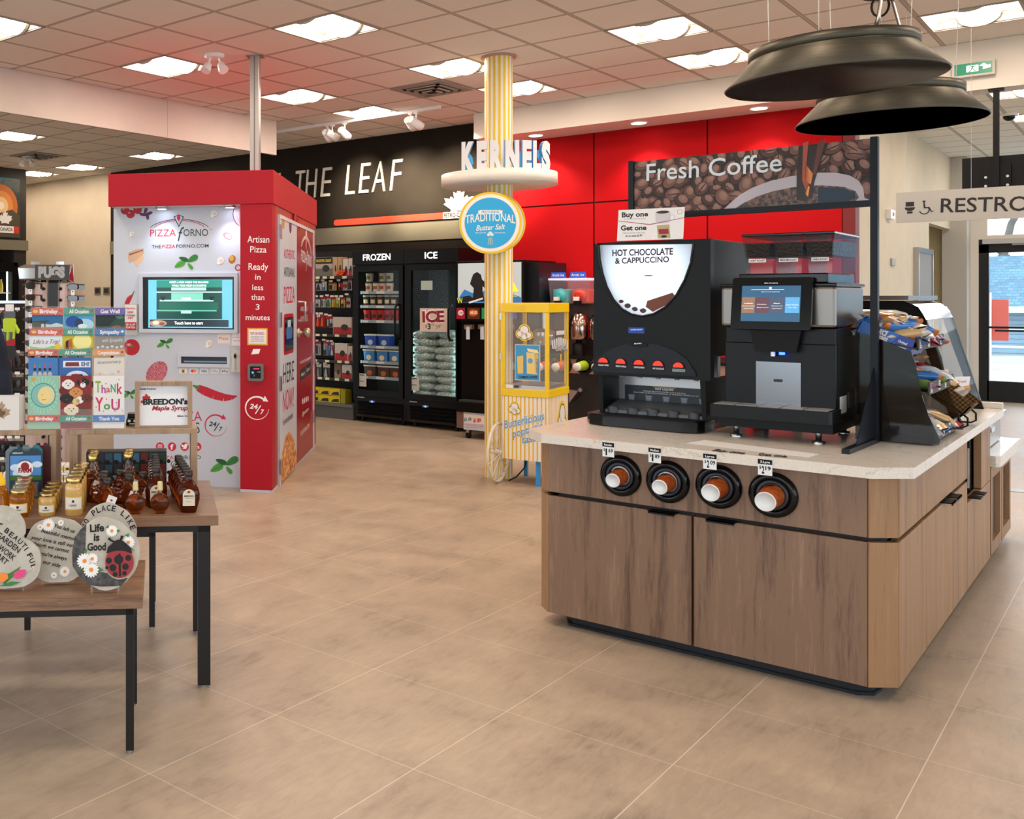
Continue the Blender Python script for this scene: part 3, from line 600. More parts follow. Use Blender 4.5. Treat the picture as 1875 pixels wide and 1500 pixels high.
for k, s_ in enumerate('<O>X'): u = fy(1490+10*k, 754)[0]; mb.text(fp2, s_, (u, fy(1500, 756)[1]), (u+.012, fy(1500, 756)[1]), .009, .001, hx('7d8690'))
mb.done('keypad', cm)
# touch screen, tilted back
sc_o = fp2.off(.075); A = sc_o.hit(1337, 602); B = sc_o.hit(1489, 606)
sp_ = PL(A, (1, 0, 0), (0, .16, 1)); uw = sp_.uv(1484, 604)[0]; vh = sp_.uv(1345, 509)[1]
MB().slab(sp_, rrect(0, 0, uw, vh, .012), -.02, 0, mat('screen_bezel', '#070a0e', .15, spec=.35)).done('screen_housing', cm)
s2 = sp_
def sq(x, y): return s2.uv(x, y)
scr = MB().rect(s2, *sq(1356, 588), *sq(1467, 523), .0, .0012, mat('screen_base', '#35536b', .15, emit=.35, ecol='#34658c'))
for (a_, b2, c_) in ((1358, 1383, '8a6a55'), (1383, 1409, '5c4450'), (1409, 1437, '4a5468'), (1437, 1465, '5a9ed0')):
    scr.rect(s2, *sq(a_, 573), *sq(b2-.4, 544.5), .0012, .0018, mat('tile_'+c_, c_, .2, emit=.35))
stx = mat('screen_text', '#eef4fa', .3, emit=.8)
for (a_, b2, y_, s_, h_) in ((1363, 1379, 556, '100%', 4), (1358.5, 1382.5, 561, 'Colombian', 4), (1362, 1379, 565.5, '(Light Roast)', 3), (1386, 1404, 558, 'Classic', 4), (1386, 1407, 563.5, '(Medium Roast)', 3), (1417, 1429, 556, 'Dark', 4), (1413, 1433, 561, 'Reserve', 4), (1414, 1431, 565.5, '(Dark Roast)', 3), (1440, 1463, 559, 'Hot Water', 4), (1444, 1459, 564, 'for Tea', 4), (1394, 1428, 535, 'SELECT YOUR BEVERAGE', 2.2), (1400, 1424, 519, 'BUNN', 4)):
    scr.text(s2, s_, sq(a_, y_), sq(b2, y_), h_*.0006*3.1/3.3*1.05, .0022, stx, bold=.02)
scr.rect(s2, *sq(1376, 531), *sq(1436, 530.4), .0012, .002, stx).disc(s2, sq(1411, 527.5), .005, .0012, .002, stx, 14)
scr.done('screen', cm)
# hoppers
bean = mat('coffee_beans', '#1d120d', .35); t, n, l, b = nodes(bean); vo = N(t, 'ShaderNodeTexVoronoi'); vo.inputs['Scale'].default_value = 90; l.new(objco(t), vo.inputs['Vector'])
l.new(ramp(t, vo.outputs['Distance'], [(.0, '#3a2418'), (.6, '#080403')]), b.inputs['Base Color']); bumpit(t, b, vo.outputs['Distance'], .8, .006)
smoke = mat('smoked_plastic', '#2a2528', .08, alpha=.34, spec=.6); zh0 = ztop+.045
MB().box(x0+.06, BY+.0, ztop, x1-.03, BY+DP-.03, zh0, blackg).done('hopper_base', cm, bevel=.006)
for k, s_ in enumerate(('LIGHT ROAST', 'MEDIUM ROAST', 'DARK ROAST')):
    a_, b2 = ((1362, 1411), (1417, 1470), (1476, 1527))[k]; u0, u1 = fy(a_, 480)[0], fy(b2, 480)[0]; v1 = fy(1400, 433)[1]; vm = v1-.095
    hp = MB().hexa([(u0+.008, BY+.01, zh0), (u1-.008, BY+.01, zh0), (u1-.008, BY+.42, zh0), (u0+.008, BY+.42, zh0)], [(u0+.005, BY+.006, vm), (u1-.005, BY+.006, vm), (u1-.005, BY+.44, vm), (u0+.005, BY+.44, vm)], smoke)
    hp.hexa([(u0+.005, BY+.006, vm), (u1-.005, BY+.006, vm), (u1-.005, BY+.44, vm), (u0+.005, BY+.44, vm)], [(u0-.004, BY-.012, v1), (u1+.004, BY-.012, v1), (u1+.004, BY+.46, v1), (u0-.004, BY+.46, v1)], smoke)
    h_ = hp.done('hopper', cm)
    MB().hexa([(u0+.010, BY+.012, vm+.004), (u1-.010, BY+.012, vm+.004), (u1-.010, BY+.43, vm+.004), (u0+.010, BY+.43, vm+.004)], [(u0+.006, BY+.002, v1-.03), (u1-.006, BY+.002, v1-.03), (u1-.006, BY+.44, v1-.022), (u0+.006, BY+.44, v1-.022)], bean).done('beans', h_)
    MB().box(u0-.006, BY-.016, v1, u1+.006, BY+.465, v1+.012, blackg).done('lid', h_, bevel=.003)
    pf = PL((0, BY+.004, 0), (1, 0, 0)); MB().rect(pf, u0+.02, vm-.022, u1-.02, vm-.006, 0, .002, cuprim).text(pf, s_, (u0+.024, vm-.018), (u1-.024, vm-.018), .008, .0025, dk_, bold=.03).done('roast_label', h_)
# ---------------------------------------------------------------- leaflet lying on the worktop
fl = PL(atz(1262, 812, ZT+.001), (1, .02, 0), (0, 1, 0)); q = [fl.uv(1256, 812), fl.uv(1480, 838), fl.uv(1500, 832), fl.uv(1290, 806)]
cd = MB().slab(fl, q, 0, .001, hx('dcdad8')); cd.textp(fl, 'Buy one', (1303, 826), (1360, 832), 4, .0015, dk_, bold=.03).textp(fl, 'Get one', (1388, 834), (1440, 838), 4, .0015, dk_, bold=.03)
o = cd.done('promo_leaflet'); tag(o, 'white Buy one Get one leaflet lying flat in front of the coffee machine', 'leaflet')
# ---------------------------------------------------------------- banner sign
bs = thing('banner_stand', (-1.5, 5.02, ZT), 'black framed Fresh Coffee banner sign standing behind the machines', 'sign'); BYY = 5.40
bl = atz(1600, 811, ZT); BYY = bl.y+.0; bp = PL((bl.x, BYY, 0), (1, -.035, 0))
ub = lambda x, y: bp.uv(x, y); fr = mat('banner_frame', '#0a101a', .4, spec=.3)
ur = ub(1600, 250)[0]; ul = ub(1155, 290)[0]; zt_ = ub(1600, 250)[1]; zb2 = (ub(1592, 374)[1]+ub(1160, 386)[1])/2; ztl = (ub(1152, 287)[1]+zt_)/2
def pst(u): return MB().rect(bp, u-.014, ZT+.006, u+.014, zt_, -.03, 0, fr)
pst(ur).done('post', bs); MB().rect(bp, ul-.014, zb2-.028, ul+.014, zt_, -.03, 0, fr).done('end_bar', bs)
MB().rect(bp, ul+.014, zb2-.028, ur-.014, zb2, -.028, 0, fr).done('cross_bar', bs)
for u in (ur,):
    o1 = bp.P(u-.014, ZT, 0)
    MB().obox(o1+bp.n*.44, bp.u*.028, -bp.n*.47, V((0, 0, .02)), fr).done('foot', bs)
    MB().prism([bp.P(u-.002, ZT+.02, .28), bp.P(u-.002, ZT+.02, 0), bp.P(u-.002, ZT+.33, 0)], bp.u*.004, fr).done('gusset', bs)
beans = mat('bean_print', '#3a2320', .45); t, n, l, b = nodes(beans); co = objco(t, (1, 1, 1.45), (0, .5, 0))
vo = N(t, 'ShaderNodeTexVoronoi'); vo.inputs['Scale'].default_value = 15; vo.inputs['Randomness'].default_value = .8; l.new(co, vo.inputs['Vector'])
cc = ramp(t, vo.outputs['Distance'], [(0, '#a3786c'), (.2, '#85594f'), (.38, '#4a2c28'), (.55, '#150b0b')])
vcx = N(t, 'ShaderNodeSeparateColor'); l.new(vo.outputs['Color'], vcx.inputs[0])
l.new(mix(t, mathn(t, 'MULTIPLY', vcx.outputs[0], .6), cc, lin('#20100f')), b.inputs['Base Color'])
pn = MB().rect(bp, ul+.014, zb2, ur-.014, zt_-.006, -.018, -.008, beans).done('banner_panel', bs)
cl_ = lambda pts: [(min(max(u, ul+.0145), ur-.0145), min(max(v, zb2+.0005), zt_-.007)) for u, v in pts]
art = MB(); d0, d1 = -.0072, -.0062; rnd = random.Random(5)
bc = [mat('bean%d' % i, c_, .45) for i, c_ in enumerate(('#4c302a', '#5c3c35', '#3e2622', '#694840', '#301d1a'))]; hl_ = mat('bean_light', '#8e6a5f', .45); hl2 = mat('bean_mid', '#84605440'[:7], .45); ck = hx('1c100f')
bb = MB(); yv = zb2; row = 0
while yv < zt_:
    xv = ul+.02+(row % 2)*.035
    while xv < ur-.02:
        a_ = rnd.uniform(0, pi); r_ = rnd.uniform(.030, .044); r2 = r_*rnd.uniform(.62, .8); cx2, cy2 = xv+rnd.uniform(-.012, .012), yv+rnd.uniform(-.012, .012)
        def el(k, ox=0, oy=0, n=14, kk=1.): return cl_([(cx2+ox+k*r_*cos(t2)*cos(a_)-k*kk*r2*sin(t2)*sin(a_), cy2+oy+k*r_*cos(t2)*sin(a_)+k*kk*r2*sin(t2)*cos(a_)) for t2 in [2*pi*i/n for i in range(n)]])
        dd_ = -.0079+rnd.uniform(0, .0005)
        bb.flat(bp, el(1.06, -.003, -.004), dd_-.0, ck).flat(bp, el(1), dd_+.0001, rnd.choice(bc)).flat(bp, el(.62, .004, .007), dd_+.0002, hl2).flat(bp, el(.3, .006, .011), dd_+.0003, hl_)
        if rnd.random() < .3: bb.flat(bp, el(.9, 0, 0, 10, .1), dd_+.0004, ck)
        xv += .066
    yv += .05; row += 1
cupw = mat('print_cup', '#b3acb6', .45); 
lip = [(1325, 387), (1336, 372), (1353, 357), (1378, 343), (1410, 331), (1450, 322), (1500, 316), (1530, 316), (1555, 321), (1572, 331), (1580, 345), (1582, 362), (1592, 366), (1592, 375), (1325, 386)]
art.slab(bp, cl_([ub(*p) for p in lip]), d0, d1, cupw)
cof = [(1346, 384), (1362, 371), (1385, 360), (1415, 350), (1455, 342), (1500, 339), (1545, 342), (1566, 350), (1572, 361), (1566, 371), (1552, 377), (1450, 382)]
cfm = mat('print_coffee', '#2b1d1e', .3); t, n, l, b = nodes(cfm); l.new(ramp(t, noise(t, objco(t), 55, 4, .7), [(.4, '#241a1e'), (.62, '#7a5a48')]), b.inputs['Base Color'])
art.slab(bp, cl_([ub(*p) for p in cof]), d1, d1+.0006, cfm).slab(bp, cl_([ub(*p) for p in [(1497, 342), (1545, 345), (1564, 352), (1567, 362), (1548, 375), (1497, 378)]]), d1+.0006, d1+.001, hx('27384a'))
dkp = mat('print_dark_pour', '#24140f', .2)
art.slab(bp, cl_([ub(*p) for p in [(1462, 257), (1514, 252), (1500, 300), (1490, 335), (1487, 362), (1470, 368), (1458, 366), (1458, 320)]]), d1, d1+.0014, dkp)
for pts, c_ in (([(1470, 262), (1480, 258), (1476, 300), (1482, 330), (1476, 352), (1468, 330)], '#a0452a'), ([(1474, 300), (1488, 318), (1484, 338), (1474, 330)], '#d27a3c'), ([(1476, 338), (1482, 342), (1479, 360), (1475, 356)], '#e8913c'), ([(1497, 262), (1512, 253), (1492, 322), (1488, 316)], '#5a2c1c')):
    art.slab(bp, [ub(*p) for p in pts], d1+.0014, d1+.002, mat('pour'+c_, c_, .3))
bb.done('bean_picture', pn); art.done('cup_picture', pn)
MB().textp(bp, 'Fresh Coffee', (1183, 331), (1431, 313), 30, d1+.003, mat('banner_text', '#c9d6de', .4), bold=.008).done('lettering', pn)
# ================================================================== pendant lamps over the island
bronze = mat('antique_bronze', '#57544b', .42, .85); t, n, l, b = nodes(bronze)
l.new(ramp(t, noise(t, objco(t, (1, 1, 30)), 6, 4, .7), [(.3, '#4c4941'), (.7, '#5f5b51')]), b.inputs['Base Color'])
inner = mat('shade_inner', '#14110f', .75)
def pendant(c, lb, tilt=(0, 0)):
    x, y, z = c; p = thing('pendant_lamp', (x, y, z), lb, 'pendant lamp', 'bronze pendant lamps over the island')
    X = V((1, 0, tilt[0])).normalized(); ax = V((-tilt[0], -tilt[1], 1)).normalized()
    MB().lathe(c, [(.385, 0), (.388, .004), (.292, .108), (.292, .112)], bronze, 72, ax).done('shade', p)
    MB().lathe(c, [(.382, 0), (.288, .108), (.287, .14)], inner, 72, ax).done('liner', p)
    MB().lathe(V(c)+ax*.112, [(.292, 0), (.297, .003), (.297, .038), (.290, .04)], bronze, 72, ax).done('collar', p)
    led = mat('pendant_led', '#ffd9a0', .4, emit=3)
    MB().lathe(V(c)+ax*.12, [(.0001, 0), (.15, 0), (.15, -.02), (.0001, -.022)], mat('diffuser', '#3a332c', .6), 28, ax).done('diffuser', p)
    for k in range(3):
        a = 2*pi*k/3+.6; q = V(c)+ax*.15+V((cos(a)*.288, sin(a)*.288, 0)); MB().tube([q, (q.x+.03*cos(a), q.y+.03*sin(a), H-.001)], .0016, steel, 5).done('wire', p)
    e = V(c)+ax*.14+RT*(.24 if tilt[0] else .2)+FW*.1; J = atz(1620, -8, H-.05)
    MB().tube([J+UP*.02+RT*.02*(1 if tilt[0] else -1), J-UP*.03+RT*.05, J+(e-J)*.35+UP*.12, J+(e-J)*.75+UP*.08, e+UP*.10, e], .009, black, 8).done('cord', p)
pendant((-.985, 4.47, 2.405), 'big bronze dish pendant lamp hanging in front, nearest over the island', (.02, .02))
pendant((-.975, 5.48, 2.375), 'second bronze dish pendant lamp, partly hidden behind the nearest pendant', (0, 0))
J = atz(1620, -8, H-.05); t_ = thing('ceiling_rose', (J.x, J.y, H-.05), 'round black ceiling rose feeding the cords of the bronze pendants', 'ceiling rose')
MB().lathe((J.x, J.y, H-.05), [(.13, 0), (.135, .005), (.135, .049)], black, 36).done('cup', t_); MB().tube([J+V((.05*cos(a), 0, -.07+.07*sin(a)))-RT*.03 for a in [2*pi*i/16 for i in range(16)]], .008, black, 6, True).done('cord_loop', t_)
# ================================================================== pizza kiosk
C0 = V((-5.145, 5.778, 0)); UF = V((.854, .520, 0)).normalized(); US = V((-UF.y, UF.x, 0))
kf = PL(C0, UF); ks_ = PL(C0, US); kr = kf.off(-.16)
kio = thing('pizza_kiosk', C0-UF*.85+US*.9, 'tall red and white pizza vending kiosk with a touch screen', 'vending machine')
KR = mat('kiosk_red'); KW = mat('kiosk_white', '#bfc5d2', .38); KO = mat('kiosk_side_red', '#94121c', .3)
uL = kf.uv(199, 340)[0]; dS = ks_.uv(578, 400)[0]; zT, zH = 2.55, 2.285; colw = kf.uv(440, 700)[0]
uP = kr.uv(208, 700)[0]; uC = kr.uv(440.5, 700)[0]
def ubox(u0, u1, s0, s1, z0, z1, m): return MB().obox(C0+UF*u0+US*s0+UP*z0, UF*(u1-u0), US*(s1-s0), UP*(z1-z0), m)
ubox(uL, .012, -.012, dS+.005, zH, zT, KR).done('header', kio, bevel=.003)
ubox(colw, 0, 0, .16, .02, zH, KR).done('front_column', kio)
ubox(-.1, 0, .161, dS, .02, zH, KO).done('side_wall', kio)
ubox(uP, -.101, .16, .20, .02, zH, KW).done('front_panel', kio)
ubox(uP, uP+.04, .201, dS, .02, zH, black).done('rear_side', kio)
ubox(uL+.02, -.02, .02, dS-.02, zH-.002, zH-.0001, hx('d9d4d6')).done('header_soffit', kio)
mb = ubox(uP, colw, .155, .17, 0, .02, KW); mb.obox(C0+UF*colw, UF*(-colw), US*.01, UP*.02, KW).done('base_strip', kio)
ubox(-.01, .001, 0, dS, 0, .02, KW).done('side_base_strip', kio)
# canopy lights
ledm = mat('puck_led', '#ffffff', .3, emit=14, ecol='#dfe8ff')
for q, px in enumerate((292, 417)):
    u = kf.uv(px, 375)[0]; c = C0+UF*u+US*.07+UP*(zH-.004)
    s = MB().lathe(c, [(.05, 0), (.05, -.012), (.036, -.018)], steel, 24).done('puck_light', kio); MB().lathe(c+UP*-.0185, [(.034, 0), (.0001, -.001)], ledm, 20).done('lens', s)
    L = bpy.data.lights.new('puck_lamp', 'SPOT'); L.energy = 8; L.color = (.82, .9, 1); L.spot_size = R(120); L.spot_blend = .8; L.shadow_soft_size = .03
    lo = bpy.data.objects.new('puck_lamp', L); COL.objects.link(lo); lo.location = c-UP*.03; lo.rotation_euler = (-R(14), 0, math.atan2(UF.y, UF.x)); 
# artwork helpers
G = {k: hx(k) for k in ('2f7d32', '4d9a3a', '1d5a26', 'b71c3a', 'd33a4a', 'f0eae4', 'c9b8a4', '5a2d5a', 'c23b52', '7d1426', 'd8cdb8', 'b9822f', 'e0b060', '1d3f3a', '0f3a35', 'd8a98a', '8b5a3c')}
pr_ = (kr, kf)
def P_(px, d=.001): return px
def basil(mb, pl, x, y, s, d, flip=1):
    for dx, dy, rx, ry, a, c in ((-.62, .2, .5, .34, .5, '4d9a3a'), (-.3, -.25, .42, .24, -.35, '1d5a26'), (.45, -.28, .5, .33, .55, '2f7d32'), (.25, .35, .32, .2, -.9, '4d9a3a')):
        pts = []
        for i in range(16):
            t_ = 2*pi*i/16; px, py = rx*cos(t_)*(1), ry*sin(t_)*(.75+.25*cos(t_)); pts.append((x+flip*s*(dx+px*cos(a)-py*sin(a)), y-s*(-dy+px*sin(a)+py*cos(a))))
        if flip < 0: pts = pts[::-1]
        mb.flat(pl, [pl.uv(*p) for p in pts[::-1]][::-1], d, G[c])
        v1 = [(x+flip*s*(dx-rx*.85*cos(a)), y-s*(-dy-rx*.85*sin(a))), (x+flip*s*(dx+rx*.85*cos(a)), y-s*(-dy+rx*.85*sin(a)))]
        mb.slabp(pl, [(v1[0][0], v1[0][1]-.4), (v1[1][0], v1[1][1]-.4), (v1[1][0], v1[1][1]+.4), (v1[0][0], v1[0][1]+.4)], d, d+.0004, G['1d5a26']); d += .0006
def blob(mb, pl, x, y, rx, ry, d, m, n=18, a=0): 
    mb.slabp(pl, [(x+rx*cos(t_)*cos(a)-ry*sin(t_)*sin(a), y+rx*cos(t_)*sin(a)+ry*sin(t_)*cos(a)) for t_ in [2*pi*i/n for i in range(n)]], d-.0004, d, m if hasattr(m, 'name') else hx(m))
def mushroom(mb, pl, x, y, s, d, a=0):
    blob(mb, pl, x+.08*s, y+.08*s, .55*s, .6*s, d, 'a9a7a4'); blob(mb, pl, x, y, .55*s, .55*s, d+.0005, 'e9e4dc'); blob(mb, pl, x-.35*s, y+.45*s, .3*s, .22*s, d+.001, 'efe9df'); blob(mb, pl, x+.1*s, y+.05*s, .3*s, .34*s, d+.001, 'd5c8b8')
def tomato(mb, pl, x, y, r, d):
    blob(mb, pl, x, y, r, r, d, 'b0182c'); blob(mb, pl, x-.3*r, y-.3*r, .25*r, .18*r, d+.0005, 'e58a8a'); blob(mb, pl, x, y-.15*r, .18*r, .18*r, d+.001, '2f7d32')
def s247(mb, pl, x, y, r, d, ringm, txtm):
    c = pl.uv(x, y); e = pl.uv(x+r, y); f_ = pl.uv(x, y-r); rx = abs(e[0]-c[0]); ry = abs(f_[1]-c[1])
    A = [(c[0]+rx*cos(t_), c[1]+ry*sin(t_)) for t_ in [R(50)+R(305)*i/30 for i in range(31)]]
    for i in range(30):
        w = 1-.16*(1-i/34); B = [(c[0]+(p[0]-c[0])*w, c[1]+(p[1]-c[1])*w) for p in A[i:i+2]]
        mb.slab(pl, [B[0], A[i], A[i+1], B[1]], d-.0005, d, ringm)
    hx_, hy_ = A[0]; mb.slab(pl, [(hx_+rx*.30, hy_-ry*.22), (hx_+rx*.02, hy_+ry*.26), (hx_-rx*.16, hy_-ry*.2)], d-.0005, d, ringm)
    mb.textp(pl, '24', (x-.62*r, y+.04*r), (x+.06*r, y+.1*r), .38*r, d, txtm, bold=.03, shear=.2).textp(pl, '7', (x+.28*r, y+.5*r), (x+.56*r, y+.54*r), .38*r, d, txtm, bold=.03, shear=.2)
    mb.slabp(pl, [(x-.18*r, y+.48*r), (x+.28*r, y-.22*r), (x+.36*r, y-.18*r), (x-.1*r, y+.52*r)], d-.0005, d, txtm)
def forno(mb, pl, x0, x1, yb, yt, hp, d, mr, mg):   # the PIZZA forno word mark and arch: x0,yb .. x1,yt baseline
    w = x1-x0; L = lambda f: (x0+w*f, yb+(yt-yb)*f)
    mb.textp(pl, 'PIZZA', L(0), L(.44), hp, d, mr).textp(pl, 'ORNO', L(.57), L(.99), hp, d, mg)
    mb.textp(pl, 'f', (L(.47)[0], L(.47)[1]+hp*.7), (L(.58)[0], L(.58)[1]+hp*.7), hp*2.0, d+.0003, mg, shear=.35)
    for k, m_ in ((1, mg), (.86, mr)):
        for i in range(16):
            if 7 <= i <= 8: continue
            q = []
            for j, e in ((i, 0), (i+1, 0), (i+1, hp*.1), (i, hp*.1)):
                f = j/16; q.append((L(f)[0]+(1-k)*(.5-f)*w, L(f)[1]-hp*1.25-hp*1.9*k*(1-(2*f-1)**2)**.8*.62-e))
            mb.slabp(pl, q, d-.0005, d, m_)
    cx_ = L(.49)[0]; cy_ = L(.49)[1]-hp*2.6
    mb.slabp(pl, [(cx_-.09*w, cy_-hp*.25), (cx_, cy_-hp*.55), (cx_+.09*w, cy_-hp*.25), (cx_, cy_+hp*1.3)], d-.0003, d+.0003, mg).slabp(pl, [(cx_-.07*w, cy_-hp*.2), (cx_, cy_-hp*.42), (cx_+.07*w, cy_-hp*.2), (cx_, cy_+hp*1.05)], d, d+.0006, KW if mr is not mg else KR)
    mb.slabp(pl, [(cx_-.035*w, cy_-hp*.05), (cx_-.01*w, cy_-hp*.75), (cx_+.035*w, cy_-hp*.1), (cx_, cy_+hp*.5)], d+.0006, d+.0009, mr)
pink = hx('c41e45'); grn = hx('1c3a38'); wht = mat('print_white', '#eceaea', .45)
art = MB(); D = .001
for x, y in ((229, 385), (239, 391), (252, 384)): tomato(art, kr, x, y+(0 if y != 391 else 1), 8, D+.0002*(x % 3))
for (x, y, a) in ((262, 393, .2), (270, 396, 1.4), (267, 385, -1.2), (273, 391, -.4)): blob(art, kr, x, y, 7, 3, D+.0002*(x % 4), '5a2d5a', 12, a)
mushroom(art, kr, 392, 391, 10, D); mushroom(art, kr, 242, 428, 7.5, D); mushroom(art, kr, 404, 477, 11, D)
for k, (r_, m_) in enumerate(((27, '8d2b6e'), (25.5, 'e8dfe8'), (20, 'd9cfe0'), (19, 'ece4ec'))):
    cu_ = [(453+r_*cos(t_)*1.0, 392+r_*sin(t_)) for t_ in [pi*.5+pi*i/16 for i in range(17)]]; cu_ = [(min(x, 438), y) for x, y in cu_]; cu_ = [(x, max(y, 375)) for x, y in cu_]
    art.flatp(kr, cu_[::-1] if False else cu_, D+.0003*k, hx(m_))
blob(art, kr, 417, 432, 9, 6, D, 'c9889a', a=.5); blob(art, kr, 418, 433, 6, 4, D+.0006, 'eadfe2', a=.5)
for pts, c_ in (([(236, 462), (250, 456), (263, 455), (264, 464), (252, 476), (237, 482), (234, 472)], 'c9a488'), ([(246, 480), (262, 466), (263, 474), (253, 488), (248, 487)], 'd8b498')): art.slabp(kr, pts, D-.0004, D+(.0 if c_[0] == 'c' and c_ == 'c9a488' else .0006), hx(c_))
art.slabp(kr, [(236, 465), (262, 457), (262, 459), (237, 468)], D, D+.0005, G['8b5a3c'])
basil(art, kr, 343, 480, 22, D); blob(art, kr, 425, 475, 6.5, 8, D, 'a06a22', a=.3); blob(art, kr, 424, 473, 4, 5, D+.0006, 'cf9a50')
ring_ = kr.uv(436, 490); art.ring(kr, ring_, .018, .027, D-.0004, D, hx('b0182c'), 16)
def chili(pts, w, c_): 
    for i in range(len(pts)-1):
        (x0, y0), (x1, y1) = pts[i], pts[i+1]; dx, dy = x1-x0, y1-y0; l_ = math.hypot(dx, dy); nx, ny = -dy/l_, dx/l_; w0, w1 = w[i], w[i+1]
        art.slabp(kr, [(x0+nx*w0, y0+ny*w0), (x1+nx*w1, y1+ny*w1), (x1-nx*w1, y1-ny*w1), (x0-nx*w0, y0-ny*w0)], D-.0004, D+.0001*i, hx(c_))
chili([(243, 540), (238, 545), (234, 552), (230.5, 562), (229, 570)], [1, 4, 4.5, 3.5, 1], 'b5142c'); chili([(246, 533), (242, 541)], [.6, 1.6], '4d7a32')
tomato(art, kr, 241, 636, 15, D); basil(art, kr, 303, 629, 15, D); mushroom(art, kr, 383, 629, 11, D)
sal = mat('print_salami', '#a53a50', .5); t, n, l, b = nodes(sal); l.new(ramp(t, noise(t, objco(t), 130, 2, .8), [(.42, '#97223c'), (.58, '#d08a94')]), b.inputs['Base Color'])
blob(art, kr, 287, 683, 24, 17, D, sal, 24, -.9)
chili([(362, 710), (375, 716), (392, 723), (410, 728), (424, 728), (434, 725)], [6, 8, 8, 7, 4.5, .8], 'b8122f'); chili([(353, 706), (358, 708), (364, 711)], [1.2, 2.5, 5], '4d7a32')
basil(art, kr, 238, 722, 14, D); basil(art, kr, 413, 852, 26, D)
art.done('food_print', kio)
lg = MB(); forno(lg, kr, 275, 382, 433, 432, 12.5, D+.0004, pink, grn)
lg.textp(kr, 'THE', (278, 455), (295, 454.6), 6, D, grn, bold=.01).textp(kr, 'PIZZA', (297, 454.5), (321, 454), 6, D, pink, bold=.01).textp(kr, 'FORNO.COM', (323, 454), (382, 453), 6, D, grn, bold=.01).textp(kr, 'TM', (383, 421), (388, 421), 2, D, grn)
lg.textp(kr, 'FRESH PIZZA', (246, 772), (370, 771), 17, D, pink).textp(kr, 'IN 3 MINUTES', (243, 794), (366, 793), 19, D, grn)
lg.textp(kr, '@', (258, 843), (266, 843), 6, D, grn).textp(kr, 'THE', (268, 842), (286, 842), 7, D, grn).textp(kr, 'PIZZA', (288, 842), (318, 841.5), 7, D, pink).textp(kr, 'FORNO', (320, 841.5), (368, 841), 7, D, grn)
s247(lg, kr, 395, 779, 20.5, D, pink, grn)
for k, x in enumerate((293, 315, 338, 361)):
    lg.disc(kr, kr.uv(x, 818), .036, D-.0006, D, pink, 24)
    if k == 0: c = kr.uv(x, 818); lg.slab(kr, rrect(c[0]-.018, c[1]-.018, c[0]+.018, c[1]+.018, .006), D, D+.0004, wht).slab(kr, rrect(c[0]-.014, c[1]-.014, c[0]+.014, c[1]+.014, .004), D+.0004, D+.0008, pink).ring(kr, c, .006, .0095, D+.0008, D+.0012, wht, 14)
    elif k == 1: lg.textp(kr, 'f', (x-3, 823), (x+3, 823), 9, D+.0003, wht, bold=.04)
    elif k == 2: lg.slabp(kr, [(x-6, 813), (x-1, 816), (x+1, 812.5), (x+4, 813), (x+6, 814), (x+3, 822), (x-5, 822), (x-1, 820), (x-5, 818)], D, D+.0004, wht)
    else: lg.textp(kr, 'in', (x-4, 822), (x+4, 822), 7, D+.0003, wht, bold=.03)
lg.done('lettering', kio)
# screen
def frame_px(name, pl, px, w, d1, m, parent):      # raised rectangular frame, px = outer (x0,y0,x1,y1)
    x0, y0, x1, y1 = px; A = pl.uv(x0, y1); B = pl.uv(x1, y0); A2 = pl.uv(x0, y0)
    mb = MB().rect(pl, A[0], A[1], A[0]+w, B[1], 0, d1, m).rect(pl, B[0]-w, A[1], B[0], B[1], 0, d1, m).rect(pl, A[0]+w, A[1], B[0]-w, A[1]+w, 0, d1, m).rect(pl, A[0]+w, B[1]-w, B[0]-w, B[1], 0, d1, m)
    return mb.done(name, parent, bevel=.002), (A[0]+w, A[1]+w, B[0]-w, B[1]-w)
tf, bx_ = frame_px('screen_frame', kr, (256, 500, 436, 609), .030, .022, KW, kio)
bez = MB().rect(kr, *bx_, .001, .006, blackg); bez.done('screen_bezel', kio)
Z = MB(); em = lambda c_, e=.8: mat('scr_'+c_, c_, .2, emit=e)
Z.rect(kr, *kr.uv(272, 600), *kr.uv(426, 512), .006, .007, em('5fb0d8', .55))
Z.rect(kr, *kr.uv(287, 584), *kr.uv(407, 526), .007, .0074, em('12463f', .35)).rect(kr, *kr.uv(287, 526), *kr.uv(407, 513), .007, .0074, em('1c8270', .5))
Z.rect(kr, *kr.uv(287, 536), *kr.uv(407, 534), .0074, .0078, em('a8f0e0', .8)).rect(kr, *kr.uv(314, 532), *kr.uv(378, 526.5), .0074, .0078, em('a0dccc', .55)).rect(kr, *kr.uv(293, 552), *kr.uv(391, 549), .0074, .0078, em('9fe0d0', .6)).rect(kr, *kr.uv(333, 549), *kr.uv(350, 545), .0078, .0082, em('c8f4e8', .6)).rect(kr, *kr.uv(288, 570), *kr.uv(397, 567.5), .0074, .0078, em('5aa898', .5)).rect(kr, *kr.uv(332, 574), *kr.uv(351, 569), .0078, .0082, em('9fe0d0', .6)).rect(kr, *kr.uv(314, 549), *kr.uv(372, 537), .0074, .0076, em('74c0ae', .45)).rect(kr, *kr.uv(292, 566), *kr.uv(400, 554), .0074, .0076, em('1d5f50', .4))
for x in (299, 388): Z.slabp(kr, [(x-5, 543), (x+5, 543), (x+2, 550), (x-2, 550)], .0078, .0082, em('0a2622', .2))
Z.rect(kr, *kr.uv(275, 598), *kr.uv(419, 586), .007, .0076, em('2a3a42', .3)); blob(Z, kr, 290, 592, 16, 6, .0082, em('a88a70', .4)); blob(Z, kr, 286, 591, 6, 3.5, .0086, em('d8d8c0', .5)); blob(Z, kr, 297, 593, 5, 3, .0088, em('7c4a3a', .4))
